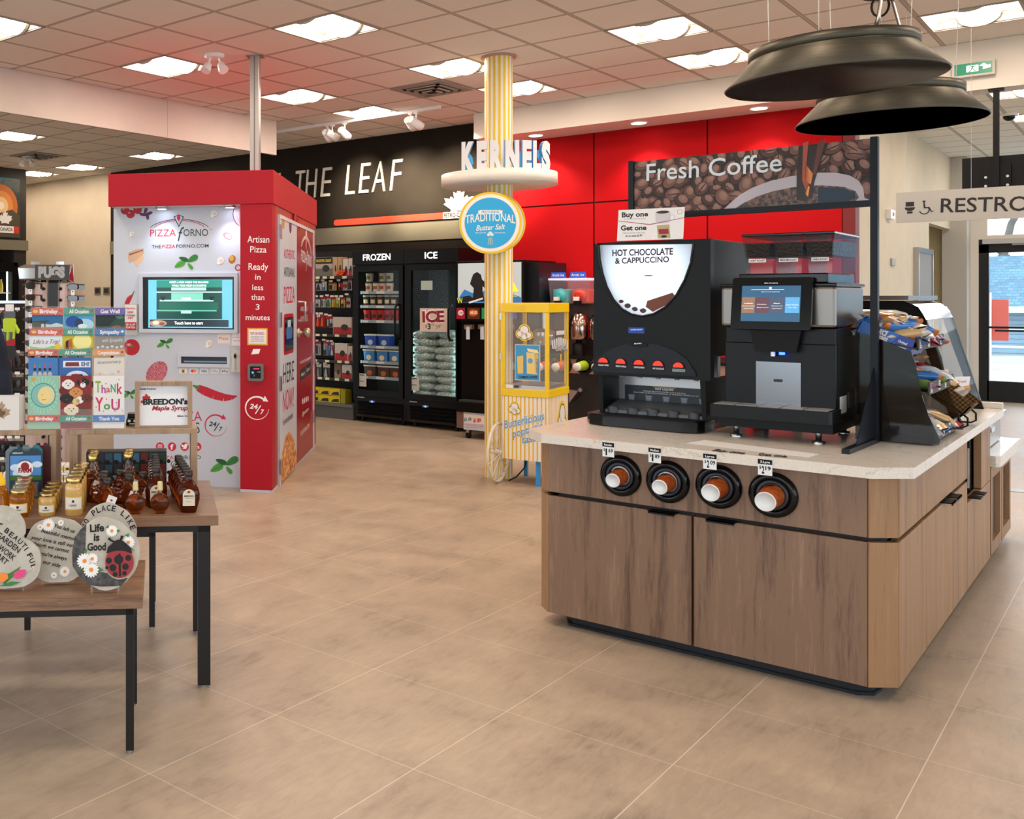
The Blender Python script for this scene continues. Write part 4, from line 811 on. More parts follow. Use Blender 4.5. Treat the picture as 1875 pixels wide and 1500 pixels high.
tx_ = em('ffffff', .9); Z.textp(kr, 'Touch here to start', (320, 594), (372, 594), 5, .0086, tx_, bold=.02).textp(kr, "HERE'S A PEEK INSIDE THE MACHINE", (311, 518.5), (382, 518.5), 3.2, .0078, tx_, bold=.02).textp(kr, 'WHILE YOUR PIZZA IS COOKING', (315, 524.5), (378, 524.5), 3.2, .0078, tx_, bold=.02)
Z.done('screen', kio)
# pizza slot, card logos
sf, b2 = frame_px('slot_frame', kr, (326, 647, 423, 672), .03, .02, KW, kio)
MB().rect(kr, *b2[:4], .001, .003, mat('slot_dark', '#2a3340', .3)).rect(kr, b2[0]+.02, b2[1]+.01, b2[2]-.01, b2[1]+.022, .003, .006, hx('7d96aa', .3)).done('slot', kio)
cdm = MB()
for k, s in enumerate(('', '', 'VISA', 'G Pay', 'Pay')):
    x0 = 327+19.3*k; a = kr.uv(x0, 685); c = kr.uv(x0+16.5, 674)
    cdm.slab(kr, rrect(a[0], a[1], c[0], c[1], .006, 3), .0005, .0015, hx('8e9298')).slab(kr, rrect(a[0]+.002, a[1]+.002, c[0]-.002, c[1]-.002, .005, 3), .0015, .002, hx('dcdde0'))
    if k == 0: cdm.rect(kr, *kr.uv(x0+6, 683), *kr.uv(x0+11, 676.5), .002, .0024, hx('c8922c')).rect(kr, *kr.uv(x0+7, 681), *kr.uv(x0+10, 678.5), .0024, .0028, hx('30302c'))
    elif k == 1: blob(cdm, kr, x0+6.4, 679.5, 3, 3, .0024, 'd8242a'); blob(cdm, kr, x0+10, 679.5, 3, 3, .003, 'e88a1c')
    elif k == 4: blob(cdm, kr, x0+3.6, 680, 1.4, 1.5, .0024, '222226'); cdm.textp(kr, s, (x0+6, 682), (x0+14.5, 682), 4, .0022, hx('222226'), bold=.01)
    else: cdm.textp(kr, s, (x0+2.5, 682), (x0+14, 682), 4, .0022, hx('1b3f8a' if k == 2 else '55606a'), bold=.03 if k == 2 else 0)
cdm.done('card_logos', kio)
lh = MB().rect(kr, *kr.uv(229.5, 614), *kr.uv(253, 557), .0, .03, mat('clear_pocket', '#dfe4e2', .1, alpha=.45)).done('leaflet_holder', kio)
m = MB().rect(kr, *kr.uv(230.5, 604), *kr.uv(252, 558), .031, .033, hx('e0dcda')).rect(kr, *kr.uv(230.5, 604), *kr.uv(252, 590), .033, .0335, hx('b01c34'))
for s, y, h_, c_ in (('Pizza Forno', 566, 3, pink), ('NEW', 574, 4, pink), ('AVAILABLE', 579, 3, grn), ('24/7', 584, 4, pink), ('GET $2 OFF', 596, 3.4, wht), ('YOUR PIZZA', 601, 3.4, wht)): m.textp(kr, s, (236 if h_ == 4 else 233, y), (247 if h_ == 4 else 250, y), h_, .0345, c_, bold=.02)
m.done('leaflet', lh)
# utensil pocket
up = MB().rect(kr, *kr.uv(422, 682), *kr.uv(443, 634), .0, .035, mat('clear_pocket', '#dfe4e2', .1, alpha=.45)).done('pocket', kio)
MB().rect(kr, *kr.uv(425, 680), *kr.uv(440, 641), .004, .02, hx('d5d9cf')).done('napkins', up); MB().tube([kr.P(*kr.uv(432, 677), .028), kr.P(*kr.uv(432.5, 658), .028), kr.P(*kr.uv(432, 652), .028), kr.P(*kr.uv(432, 646), .028)], [.006, .005, .014, .006], black, 8).done('cutlery', up)
st = MB().rect(kr, *kr.uv(399, 629), *kr.uv(421, 612), .0005, .0015, hx('e3d6d0')).textp(kr, 'Pizza', (402, 622), (418, 622), 5, .002, pink).rect(kr, *kr.uv(425, 617), *kr.uv(441, 611), .0005, .0015, hx('e6dfe0')).rect(kr, *kr.uv(425, 633), *kr.uv(441, 619), .0005, .0015, hx('e6dfe0')).textp(kr, "WHAT'S YOUR", (427, 625), (440, 625), 2, .002, grn); st.done('sticker', kio)
# red front column
c1 = MB()
for s, x0, x1, y, h_ in (('Artisan', 453, 493, 444, 12), ('Pizza', 458, 488, 462, 11), ('Ready', 455, 491, 494, 12), ('in', 467, 477, 512, 10), ('less', 462, 482, 531, 10), ('than', 460, 484, 549, 10), ('3', 468, 475, 567, 10), ('minutes', 450, 494, 586, 10)): c1.textp(kf, s, (x0, y), (x1, y+.5), h_, .0012, wht, bold=.005)
s247(c1, kf, 470.5, 747, 22, .0016, wht, wht); c1.done('column_lettering', kio)
MB().rect(kf, *kf.uv(453, 632), *kf.uv(490, 601), .0, .002, hx('d9a53c')).rect(kf, *kf.uv(455.5, 629.5), *kf.uv(487.5, 603.5), .002, .003, hx('e5e0e4')).textp(kf, 'TAP OR HOLD', (458, 613), (484, 613), 4.5, .0036, hx('a82a3a'), bold=.02).textp(kf, 'CARD/MOBILE DEVICE', (459, 618), (484, 618), 2.2, .0036, hx('55384a')).textp(kf, 'ON TERMINAL UNTIL', (460, 622), (483, 622), 2.2, .0036, hx('55384a')).textp(kf, 'GREEN LIGHT APPEARS', (459, 626), (484, 626), 2.2, .0036, hx('55384a')).done('instruction_sticker', kio)
MB().slabp(kf, [(460, 649), (474, 648), (477, 639), (464, 639)], .001, .004, wht).done('paper_slip', kio)
a = kf.uv(455.5, 697); c = kf.uv(484, 666)
rd = MB().slab(kf, rrect(a[0], a[1], c[0], c[1], .02), 0, .045, mat('reader_grey', '#6a6460', .35)).done('card_reader', kio, bevel=.006)
MB().slab(kf, rrect(a[0]+.02, a[1]+.022, c[0]-.02, c[1]-.02, .006), .045, .047, blackg).textp(kf.off(.047), '***', (464, 678), (475, 678), 3, .001, mat('red_led', '#ff3050', .3, emit=2.5), bold=.03).disc(kf, kf.uv(465, 681.5), .008, .047, .0485, mat('blue_led', '#2040ff')).textp(kf.off(.047), 'TAP', (471, 682.5), (477, 682.5), 2, .001, wht).ring(kf, kf.uv(467, 687), .005, .007, .047, .048, hx('7f8890'), 12).done('reader_face', rd)
# side with door
sd = lambda x, y: ks_.uv(x, y)
dz0, dz1 = .03, 2.19; s0, s1, s2, s3 = sd(508.5, 600)[0], sd(541, 600)[0], sd(571.5, 600)[0], sd(574, 600)[0]
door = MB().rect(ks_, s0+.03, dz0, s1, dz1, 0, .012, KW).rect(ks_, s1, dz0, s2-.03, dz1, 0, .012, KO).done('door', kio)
MB().rect(ks_, s0, 0, s0+.03, dz1+.03, 0, .02, KW).rect(ks_, s2-.03, 0, s2+.03, dz1+.03, 0, .02, KW).rect(ks_, s0+.03, dz1, s2-.03, dz1+.03, 0, .02, KW).done('door_frame', kio)
wa, wb = sd(518, 644), sd(533.5, 580)
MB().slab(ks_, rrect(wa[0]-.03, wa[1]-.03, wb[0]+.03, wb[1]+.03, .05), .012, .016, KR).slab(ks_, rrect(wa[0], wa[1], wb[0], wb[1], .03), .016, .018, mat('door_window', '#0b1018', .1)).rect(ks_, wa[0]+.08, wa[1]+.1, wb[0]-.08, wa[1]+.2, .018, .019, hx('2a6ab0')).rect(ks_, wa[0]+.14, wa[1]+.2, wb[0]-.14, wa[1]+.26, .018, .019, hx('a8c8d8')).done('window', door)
hu = sd(545, 590)[0]; MB().tube([ks_.P(hu, 1.50, .012), ks_.P(hu, 1.50, .07), ks_.P(hu, 1.33, .07), ks_.P(hu, 1.33, .012)], .012, steel, 8).done('handle', door)
MB().lathe(ks_.P(hu-.05, 1.22, .012), [(.045, 0), (.045, .012), (.018, .016), (.018, .05), (.042, .06), (.045, .10), (.03, .115), (.0001, .118)], mat('satin_steel', '#b5aa98', .3, .9), 16, ks_.n).done('door_knob', door)
for px, z in ((512, 2.02), (512, 1.30), (512, .78), (512, .10)): u = s0+.03; MB().rect(ks_, u-.03, z, u+.03, z+.12, .012, .026, steel).done('hinge', door)
for z in (1.85, 1.38, .86, .28): MB().rect(ks_, s2-.04, z, s2+.0, z+.12, .02, .03, steel).done('hinge', door)
sl = MB(); dd = .0132
for s, x0, x1, y0, y1, h0, m_ in (('AUTHENTIC', 517, 537, 473, 475, 17, pink), ('ARTISANAL', 517, 537, 506, 507.5, 17, grn), ('PIZZA', 517, 537, 556, 554, 31, pink), ('HERE', 515.5, 535.5, 704, 695, 37, grn), ('NOW!', 515, 535, 755, 744, 38, pink), ('Yes, from this machine!', 515, 534, 780, 764, 12, grn)):
    sl.textp(ks_, s, (x0, y0), (x1, y1), h0, dd, m_)
forno(sl, ks_, 549, 568, 477, 490, 20, dd, wht, wht)
sl.textp(ks_, 'ARTISANAL PIZZA', (548, 570), (561, 569), 8, dd, wht).textp(ks_, 'IN 3 MINUTES', (548, 590), (561, 587), 11, dd, wht).textp(ks_, 'DOWNLOAD THE PIZZAFORNO APP', (547, 667), (567, 657), 5, dd, wht).textp(ks_, '@pizzaforno', (551, 762), (563, 751), 7, dd, wht).textp(ks_, 'PIZZAFORNO.COM', (548, 799), (564, 782), 8, dd, wht)
for x in (547.5, 558): sl.slabp(ks_, [(x, 699-(x-547)*.8), (x+9, 692-(x-547)*.8), (x+9, 671-(x-547)*.8), (x, 678-(x-547)*.8)], dd-.0008, dd, hx('2b2a30')); sl.textp(ks_, 'Get it' if x > 550 else 'App', (x+1, 690-(x-547)*.8), (x+8, 685-(x-547)*.8), 6, dd+.0004, wht)
for k in range(4): x = 552+3.2*k; u, v = sd(x, 735-1.6*k); sl.slab(ks_, circ(12, .028, c=(u, v)), dd-.0008, dd, wht)
for x, y, c_ in ((516, 407, 'b98a3c'), (529, 415, '5a2d5a'), (538, 398, 'a8202c'), (545, 412, 'a8202c')): u, v = sd(x, y); sl.slab(ks_, circ(14, .06, ry=.06, c=(u, v)), dd, dd+.0006, hx(c_))
pz = mat('print_pizza', '#b06a3a', .5); t, n, l, b = nodes(pz); l.new(ramp(t, noise(t, objco(t), 22, 4, .75), [(.36, '#7a2c18'), (.46, '#b8642e'), (.55, '#dba868'), (.66, '#e6cf9a')]), b.inputs['Base Color'])
q = [sd(*p) for p in ((510.5, 888), (540.5, 852), (540.5, 833), (536, 808), (532, 797), (526, 791), (520, 800), (514, 830), (510.5, 858))]; sl.slab(ks_, q, dd-.0008, dd, pz)
sl.done('door_lettering', door)
# metal conduit pole from kiosk roof to the ceiling
pp_ = atz(467.5, 103, H); pole = thing('conduit_pole', (pp_.x, pp_.y, zT), 'grey aluminium service pole rising from the kiosk roof to the ceiling', 'pole')
al = mat('aluminium', '#a9a6a4', .38, .6)
MB().obox(pp_+UP*(zT-H)-UF*.04-US*.04, UF*.08, US*.08, UP*(H-zT-.001), al).done('tube', pole, bevel=.004)
MB().obox(pp_+UP*(-.006)-UF*.07-US*.07, UF*.14, US*.14, UP*.005, al).done('ceiling_plate', pole)
MB().obox(pp_+UP*(zT-H)+V((0, 0, .0))-UF*.005-US*.0415, UF*.01, US*.001, UP*(H-zT-.01), hx('6e6c6a')).done('groove', pole)
# ================================================================== striped column with popcorn signs
cD = 8.45; cc = atD(913, 876, cD); CX_, CY_ = cc.x, cc.y; cr_ = .118
yel = mat('stripe_yellow', '#e3bd1e', .35); blue = mat('kernel_blue', '#2f93d6', .35); cream = mat('cream_white', '#e8e4dc', .35)
col_ = thing('striped_column', (CX_, CY_, 0), 'round column wrapped in yellow and white vertical stripes from floor to ceiling', 'column')
mb = MB(); ns = 17
for k in range(ns*4):
    a0, a1 = 2*pi*k/(ns*4), 2*pi*(k+1)/(ns*4); m_ = yel if k % 4 < 2 else cream
    mb.add([(CX_+cr_*cos(a), CY_+cr_*sin(a), z) for z in (0, H-.003) for a in (a0, a1)], [(0, 1, 3, 2)], m_, True)
mb.done('shaft', col_)
MB().lathe((CX_, CY_, H-.016), [(cr_+.001, 0), (cr_+.03, .002), (cr_+.03, .014)], hx('b98f84'), 36).done('ceiling_collar', col_)
z0_, z1_ = 2.50, 2.605
ks2 = thing('round_shelf_sign', (CX_, CY_, z0_), 'white round shelf on the striped column carrying raised KERNELS letters', 'sign')
MB().lathe((CX_, CY_, z0_), [(cr_+.001, .004), (.485, .004), (.485, .1), (cr_+.001, .1)], cream, 64).done('round_shelf', ks2)
def word(rot, facem, sidem, zoff=.1, lab='letter'):
    cs, sn = cos(rot), sin(rot); fw_ = FW*cs+RT*sn; rt_ = RT*cs-FW*sn; c = V((CX_, CY_, 0))
    xs = [-.322, -.222, -.117, .005, .125, .212, .292]; wd = [.108, .085, .10, .115, .082, .078, .09]
    for ch, x, w in zip('KERNELS', xs, wd):
        y = .27+.10*(1-(x/.34)**2); sl_ = -.22*x/.34*1.4
        u = (rt_+fw_*(-sl_*1.6)).normalized(); pl = PL(c+rt_*x-fw_*y+UP*(z0_+zoff), u)
        _side[0] = sidem; m = MB().text(pl, ch, (-w/2, 0), (w/2, 0), .215, 0, facem, bold=.07, thick=.035); _side[0] = None
        n0 = len(m.f); vs, fs = glyphs(ch, .07); m.add([p+pl.n*(-.035) for p in m.v[:len(vs)]], [f[::-1] for f in fs], sidem)
        m.done(lab, ks2)
word(0, mat('letter_face', '#d9dbe0', .4), blue); word(pi+.35, blue, blue)
rD = 7.98
def roundsign(off, lb):
    c = atD(897.5+off*9, 408.5, rD+off*.25); pl = PL(c, RT-FW*.06); r = .252
    t_ = thing('round_sign', c, lb, 'sign', 'round popcorn flavour signs')
    MB().disc(pl, (0, 0), r, -.02, 0, blue, 56).disc(pl, (0, 0), r, 0, .004, yel, 56).disc(pl, (0, 0), r*.93, .004, .006, cream, 56).disc(pl, (0, 0), r*.82, .006, .008, mat('sign_blue', '#2ba3de', .35), 56).done('disc', t_)
    MB().obox(c-pl.n*(.42 if off == 0 else .2)-pl.u*(-.02 if off == 0 else .02)-UP*.03, pl.u*.06, UP*.06, pl.n*(.40 if off == 0 else .18), cream).done('bracket', t_)
    if off == 0:
        m = MB(); w_ = cream; d_ = .0085
        m.slab(pl, [(-.085, .075), (.085, .075), (.085, .105), (-.085, .105)], .008, .0084, w_).text(pl, 'FEATURING', (-.07, .081), (.07, .081), .019, .0088, mat('sign_blue'), bold=.02)
        for s_ in (-1, 1): m.slab(pl, [(s_*.085, .07), (s_*.1, .07), (s_*.095, .085), (s_*.1, .1), (s_*.085, .1)], .008, .0083, w_)
        m.text(pl, 'TRADITIONAL', (-.20, -.005), (.20, -.005), .065, d_, w_, bold=.01, arc=.022).text(pl, 'Butter Salt', (-.115, -.062), (.12, -.05), .042, d_+.0004, w_, shear=.35, bold=.01)
        m.text(pl, 'EXPLORE THE', (-.12, -.085), (-.035, -.085), .010, d_, w_).text(pl, 'POPABILITIES', (.035, -.085), (.12, -.085), .010, d_, w_)
        for x, y, q in ((0, -.085, .016), (-.014, -.095, .012), (.014, -.095, .012)): m.disc(pl, (x, y), q, .008, .0086, w_, 14)
        for k in (-1, 0, 1): m.slab(pl, [(k*.01-.002, -.12), (k*.01+.002, -.12), (k*.018+.002, -.175), (k*.018-.002, -.175)], .008, .0086, yel)
        m.done('lettering', t_)
roundsign(0, 'blue Traditional Butter Salt disc with yellow and white rim on the column'); roundsign(1, 'second blue disc sign just visible behind the right edge of the Traditional one')
# ================================================================== popcorn cart
def latp(px, D, z=0): return V((0, 0, z))+FW*D+RT*((px-CX)*D/F)
cL, cC, cR = latp(918.5, 8.13), latp(1004, 7.9), latp(1049.5, 8.29)
uf = (cC-cL); wF = uf.length; uf.normalize(); us_ = V((-uf.y, uf.x, 0)); wS = (cR-cC).length
pf_ = PL(cL, uf); ps_ = PL(cC, us_); cart = thing('popcorn_cart', cL+uf*wF/2+us_*wS/2, 'yellow popcorn cart with glass case, striped base and cream spoked wheel', 'popcorn cart')
def cb(u0, u1, s0, s1, z0, z1, m): return MB().obox(cL+uf*u0+us_*s0+UP*z0, uf*(u1-u0), us_*(s1-s0), UP*(z1-z0), m)
pyel = mat('cart_yellow', '#e9c60b', .32); zb0, zg0, zg1, zt1 = .21, .79, 1.42, 1.497
stripe = mat('stripe_print', '#e9e4dc', .4); t, n, l, b = nodes(stripe)
c = t.nodes.new('ShaderNodeTexCoord'); sp = t.nodes.new('ShaderNodeSeparateXYZ'); mp = N(t, 'ShaderNodeVectorRotate', rotation_type='Z_AXIS'); mp.inputs['Angle'].default_value = -math.atan2(uf.y, uf.x)
l.new(c.outputs['Object'], mp.inputs['Vector']); l.new(mp.outputs[0], sp.inputs[0])
l.new(mix(t, mathn(t, 'MAXIMUM', gridline(t, sp.outputs[0], .0, .0345, .012), gridline(t, sp.outputs[1], 0, .0345, .012)), lin('#e9e4dc'), lin('#e3b62a')), b.inputs['Base Color'])
cb(.004, wF-.004, .004, wS-.004, zb0, zg0-.06, stripe).done('base_box', cart)
cb(-.004, wF+.004, -.004, wS+.004, zg0-.06, zg0, pyel).done('lower_band', cart, bevel=.003)
cb(-.004, wF+.004, -.004, wS+.004, zg1, zt1, pyel).done('top_band', cart, bevel=.003)
for u, s in ((0, 0), (wF-.028, 0), (0, wS-.028), (wF-.028, wS-.028)): cb(u, u+.028, s, s+.028, zg0, zg1, pyel).done('corner_post', cart)
gp = mat('cart_glass', '#e8f0f4', .03, alpha=.07, spec=.6)
cb(.028, wF-.028, .004, .008, zg0, zg1, gp).done('pane', cart); cb(wF-.008, wF-.004, .028, wS-.028, zg0, zg1, gp).done('pane', cart)
cb(.004, .008, .028, wS-.028, zg0, zg1, gp).done('pane', cart); cb(.028, wF-.028, wS-.008, wS-.004, zg0, zg1, gp).done('pane', cart)
cb(.02, wF-.02, .02, wS-.02, zg0, zg0+.03, steel).done('tray', cart)
kc = cL+uf*.25+us_*.3; MB().lathe(kc+UP*1.14, [(.0001, 0), (.085, .005), (.09, .11), (.088, .115)], steel, 24).lathe(kc+UP*1.255, [(.092, 0), (.06, .02), (.0001, .03)], steel, 24).done('kettle', cart); MB().cyl(kc+UP*1.28, kc+UP*1.42, .012, steel).done('kettle_hanger', cart)
m = MB()
for k in (0, 1): m.obox(cL+uf*.14-us_*.010+UP*(1.445+.024*k), uf*.06, us_*.008, UP*.008, pyel)
m.done('louver', cart)
for z in (1.36, 1.03): MB().obox(cL-uf*.015-us_*.006+UP*z, uf*.018, us_*.01, UP*.05, steel).done('hinge', cart)
def cloudpts(c, s, g_=0): 
    out = []
    for (x, y, r, a0, a1) in ((0, .55, .62, -10, 170), (-.75, -.1, .42, 90, 280), (.0, -.5, .5, 200, 330), (.62, -.32, .42, -110, 70)):
        for i in range(9): a = R(a0+(a1-a0)*i/8); out.append((c[0]+s*(x+(r+g_)*cos(a)), c[1]+s*(y+(r+g_)*sin(a))))
    return out
dkb = hx('1e3a6a'); m = MB()
def cloud(m, pl, x, y, s, d, sy=1.):
    c = pl.uv(x, y); f_ = lambda pts: [(c[0]+(p[0]-c[0]), c[1]+(p[1]-c[1])*sy) for p in pts]
    def hull(pts):
        pts = sorted(set(pts)); 
        def half(ps):
            h = []
            for p in ps:
                while len(h) > 1 and (h[-1][0]-h[-2][0])*(p[1]-h[-2][1])-(h[-1][1]-h[-2][1])*(p[0]-h[-2][0]) <= 0: h.pop()
                h.append(p)
            return h[:-1]
        return half(pts)+half(pts[::-1])
    for (x_, y_, r) in ((0, .45, .62), (-.62, -.12, .45), (.0, -.45, .5), (.6, -.3, .45)):
        q = (c[0]+s*x_, c[1]+s*y_*sy)
        m.slab(pl, circ(22, s*(r+.26), ry=s*(r+.26)*sy, c=q), d, d+.0008, pyel).slab(pl, circ(22, s*(r+.08), ry=s*(r+.08)*sy, c=q), d+.0008, d+.0012, dkb)
    for (x_, y_, r) in ((0, .45, .62), (-.62, -.12, .45), (.0, -.45, .5), (.6, -.3, .45)):
        m.slab(pl, circ(22, s*r, ry=s*r*sy, c=(c[0]+s*x_, c[1]+s*y_*sy)), d+.0012, d+.0018, cream)
cloud(m, pf_, 960, 610, .055, .0); cloud(m, pf_, 942, 749, .045, -.002); cloud(m, ps_, 1030, 772, .10, -.002, 1.3)
lbm = hx('5f9fd4', .4)
for s, x0, y0, x1, y1, h_ in (('Butterlicious', 924, 785, 998, 768, 14), ('poptastic', 938, 802, 996, 785, 13), ('taste', 957, 812, 990, 806, 13)):
    m.textp(pf_, s, (x0, y0), (x1, y1), h_, -.0005, mat('cream_white'), bold=.05, shear=.35).textp(pf_, s, (x0, y0), (x1, y1), h_, .0005, lbm, bold=.01, shear=.35)
m.rect(pf_, *pf_.uv(926, 710), *pf_.uv(940, 704.5), .004, .005, cream).rect(pf_, *pf_.uv(942, 710), *pf_.uv(950, 706), .004, .005, hx('3a3420')).done('printed_graphics', cart)
m = MB(); a = pf_.uv(943, 696); c = pf_.uv(989, 632); m.rect(pf_, a[0], a[1], c[0], c[1], -.003, .0, cream).rect(pf_, a[0]+.004, a[1]+.004, c[0]-.004, c[1]-.004, 0, .0005, mat('poster_blue', '#3a97d0', .4))
for pts, c_ in (([(947, 653), (958, 651), (958, 684), (948, 684)], 'e0c26a'), ([(959, 650), (963, 651), (962, 680), (959, 684)], '4a8ac0'), ([(964, 645), (979, 647), (980, 686), (965, 684)], 'e8cc78'), ([(980, 647), (986, 650), (985, 686), (980, 686)], 'd9b95e'), ([(965, 638), (984, 641), (987, 648), (967, 644)], 'f0dc98')): m.slabp(pf_, pts, .0005, .001, hx(c_))
m.disc(pf_, pf_.uv(971, 661), .022, .001, .0014, lbm, 16).textp(pf_, 'COMING SOON!', (950, 693), (984, 693), 4.5, .001, hx('10140f'), bold=.04)
u, v = pf_.uv(984, 672); q = PL(pf_.P(u, v), UP, -pf_.u); m.text(q, 'KERNELS', (-.05, -.006), (.065, -.006), .014, .0016, hx('2a6ab0'), bold=.03); m.done('poster', cart)
m = MB().textp(ps_, 'FEATURING', (1021, 611), (1033, 610), 4, -.001, wht); m.rect(ps_, *ps_.uv(1019, 614), *ps_.uv(1034, 605), -.002, -.0015, hx('c9cdd0'))
for k in range(8): x = 1013+3.6*k; dy = abs(k-3.5)*1.8; m.slabp(ps_, [(x-1.2, 640-dy*.2), (x+1.2, 640-dy*.2), (x+1.5+(k-3.5)*.5, 617+dy), (x-1.5+(k-3.5)*.5, 617+dy)], -.002, -.001, hx('c9cdd0'))
m.textp(ps_, 'Candy Salt', (1017, 643), (1038, 641), 9, .0, hx('15181c'), bold=.06).textp(ps_, 'Candy Salt', (1017, 643), (1038, 641), 9, .0005, wht, bold=.0).rect(ps_, *ps_.uv(1026, 665), *ps_.uv(1028.5, 648), -.002, -.001, hx('d8a83c')).done('window_print', cart)
for u, s in ((wF-.12, .05), (wF-.12, wS-.08)): cb(u, u+.03, s, s+.03, 0, zb0, mat('leg_blue', '#2d93d8', .35)).done('leg', cart)
cb(.03, .06, wS-.08, wS-.05, 0, zb0, mat('leg_blue')).done('leg', cart)
# wheel on the left side
wc = cL-uf*.035+us_*.02+UP*.253; wm = mat('wheel_cream', '#ddd6c2', .4)
wh = None
def wheel(c, ax):
    r = .24; w = MB().tube([c+us_*(r*cos(2*pi*i/40))+UP*(r*sin(2*pi*i/40)) for i in range(40)], .013, wm, 8, True).done('wheel', cart)
    m = MB().cyl(c-ax*.05, c+ax*.035, .02, wm, 14).lathe(c-ax*.065, [(.0001, 0), (.012, .003), (.012, .015)], wm, 10, ax); m.done('hub', w)
    m = MB()
    for k in range(20):
        a = 2*pi*k/20; b2 = a+.35*(1 if k % 2 else -1); o = ax*(.02 if k % 2 else -.03)
        m.tube([c+o+us_*(.018*cos(b2))+UP*(.018*sin(b2)), c+us_*(r*cos(a))+UP*(r*sin(a))], .0034, wm, 5)
    m.done('spokes', w)
wheel(wc, uf)
MB().tube([latp(932, 8.22, .008), latp(945, 8.3, .02), latp(960, 8.35, .09), latp(968, 8.4, .22)], .006, black, 6).done('power_cord', cart)
# ================================================================== back wall signage
wp = PL((0, WY-.003, 0), (1, 0, 0)); wl = thing('wall_lettering', (-7.9, WY-.02, 2.88), 'white slanted THE LEAF letters mounted on the charcoal wall', 'wall lettering')
lw = mat('letter_white', '#e2dcd0', .5)
for ch, x0, x1, y in (('Y', 500, 515, 362), ('T', 543, 560, 363), ('H', 560, 582, 362), ('E', 588, 609, 361), ('L', 633, 650, 357), ('E', 658, 680, 355.5), ('A', 682, 706, 353), ('F', 715, 739, 349.5)):
    w_ = (x1-x0); h_ = 58 if ch != 'Y' else 56; a = wp.uv(x0, y); c = wp.uv(x1, y-.1*w_)
    MB().text(wp, ch, (a[0], 2.893), (c[0], 2.893), .40, 0, lw, thick=.02, shear=.17, bold=-.012).done('letter', wl)
rb = MB(); z0, z1 = 2.495, 2.575; xa = wp.uv(612, 400)[0]; xb = wp.uv(812, 392)[0]
rb.slab(wp, [(xb, z0), (xb, z1)]+[(xa+.04+.04*cos(a), (z0+z1)/2+.04*sin(a)) for a in [pi/2+pi*i/10 for i in range(11)]], 0, .012, mat('bar_red', '#e0402a', .45)); o = rb.done('wall_stripe'); tag(o, 'long red rounded bar on the charcoal wall beneath the slanted letters', 'wall stripe')
pc = thing('leaf_logo_sign', wp.P(xb+.16, z0, 0), 'white maple leaf sign with PETRO-CANADA lettering at the end of the red bar', 'sign')
m = MB().rect(wp, xb+.002, z0, xb+.44, z1, 0, .014, lw); cx_ = xb+.22
m.slab(wp, [(cx_+x*.25, z1+.055+y*.22) for x, y in LEAF if y > -.3], 0, .014, lw); m.done('leaf_panel', pc)
MB().text(wp, 'PETRO-CANADA', (xb+.015, z0+.015), (xb+.425, z0+.015), .05, .017, dk_, bold=.03).done('lettering', pc)
# track light rail
ty = atz(800, 200, H-.04).y; x0_, x1_ = -8.6, atz(806, 199, H-.04).x
tr = MB().box(x0_, ty-.018, H-.038, x1_, ty+.018, H-.002, whitep).done('track_rail'); tag(tr, 'white ceiling track rail in front of the slanted wall letters', 'track rail')
for k, (px, d_) in enumerate(((585, -1), (600, 1), (741, -.4), (758, .8), (530, 0))):
    X = atz(px, 240 if k < 2 else 218, H-.12).x; t_ = thing('spot_lamp', (X, ty, H-.26), ['white cylinder spot on the rail, left of the left pair', 'white cylinder spot on the rail, right of the left pair', 'white cylinder spot on the rail, left of the right pair', 'white cylinder spot on the rail, right of the right pair', 'white cylinder spot at the left end of the rail'][k], 'spotlight', 'track spotlights')
    ax = V((.30*d_, .9, -.42)).normalized(); c = V((X, ty, H-.16))
    MB().cyl((X, ty, H-.11), (X, ty, H-.038), .009, whitep, 10).box(X-.025, ty-.016, H-.055, X+.025, ty+.016, H-.038, whitep).done('stem', t_)
    MB().lathe(c-ax*.09, [(.04, 0), (.044, .004), (.044, .10), (.047, .102), (.047, .17), (.04, .172)], whitep, 24, ax).done('lamp_head', t_)
    L = bpy.data.lights.new('spot', 'SPOT'); L.energy = 230 if k in (2, 3, 1) else 190; L.color = (1, .84, .6); L.spot_size = R(50); L.spot_blend = 1.0; L.shadow_soft_size = .03
    lo = bpy.data.objects.new('spot', L); COL.objects.link(lo); lo.location = c+ax*.095; lo.rotation_euler = ax.to_track_quat('-Z', 'Y').to_euler()
# emergency heads
def emerg(px, py, lb, z=H):
    c = atz(px, py, z); t_ = thing('emergency_light', (c.x, c.y, z-.14), lb, 'emergency light', 'white twin head emergency lights')
    MB().lathe((c.x, c.y, z-.03), [(.07, 0), (.085, .01), (.085, .029)], whitep, 24).done('base', t_)
    for s in (-1, 1):
        h = V((c.x, c.y, z-.09))+RT*.055*s; ax = (RT*.35*s-FW*.4-UP*.8).normalized(); q = MB().cyl(h+UP*.0, h-RT*.02*s+UP*.065, .009, whitep, 8).lathe(h-ax*.02, [(.02, 0), (.03, .01), (.042, .07), (.044, .085)], whitep, 18, ax).done('lamp_head', t_); MB().lathe(h-ax*.02, [(.04, .08), (.0001, .07)], steel, 18, ax).done('reflector', q)
emerg(393, 100, 'white twin head emergency light on the ceiling left of the kiosk pole'); emerg(50, 285, 'white emergency lamp hanging from the ceiling at far left')
w_ = atY(98, 328, WY); t_ = thing('wall_camera', w_, 'small white wall camera high on the beige wall at left', 'camera'); MB().lathe(w_+V((0, -.1, 0)), [(.03, 0), (.045, .02), (.045, .09), (.03, .1)], whitep, 16, (.3, .9, .1)).done('housing', t_)
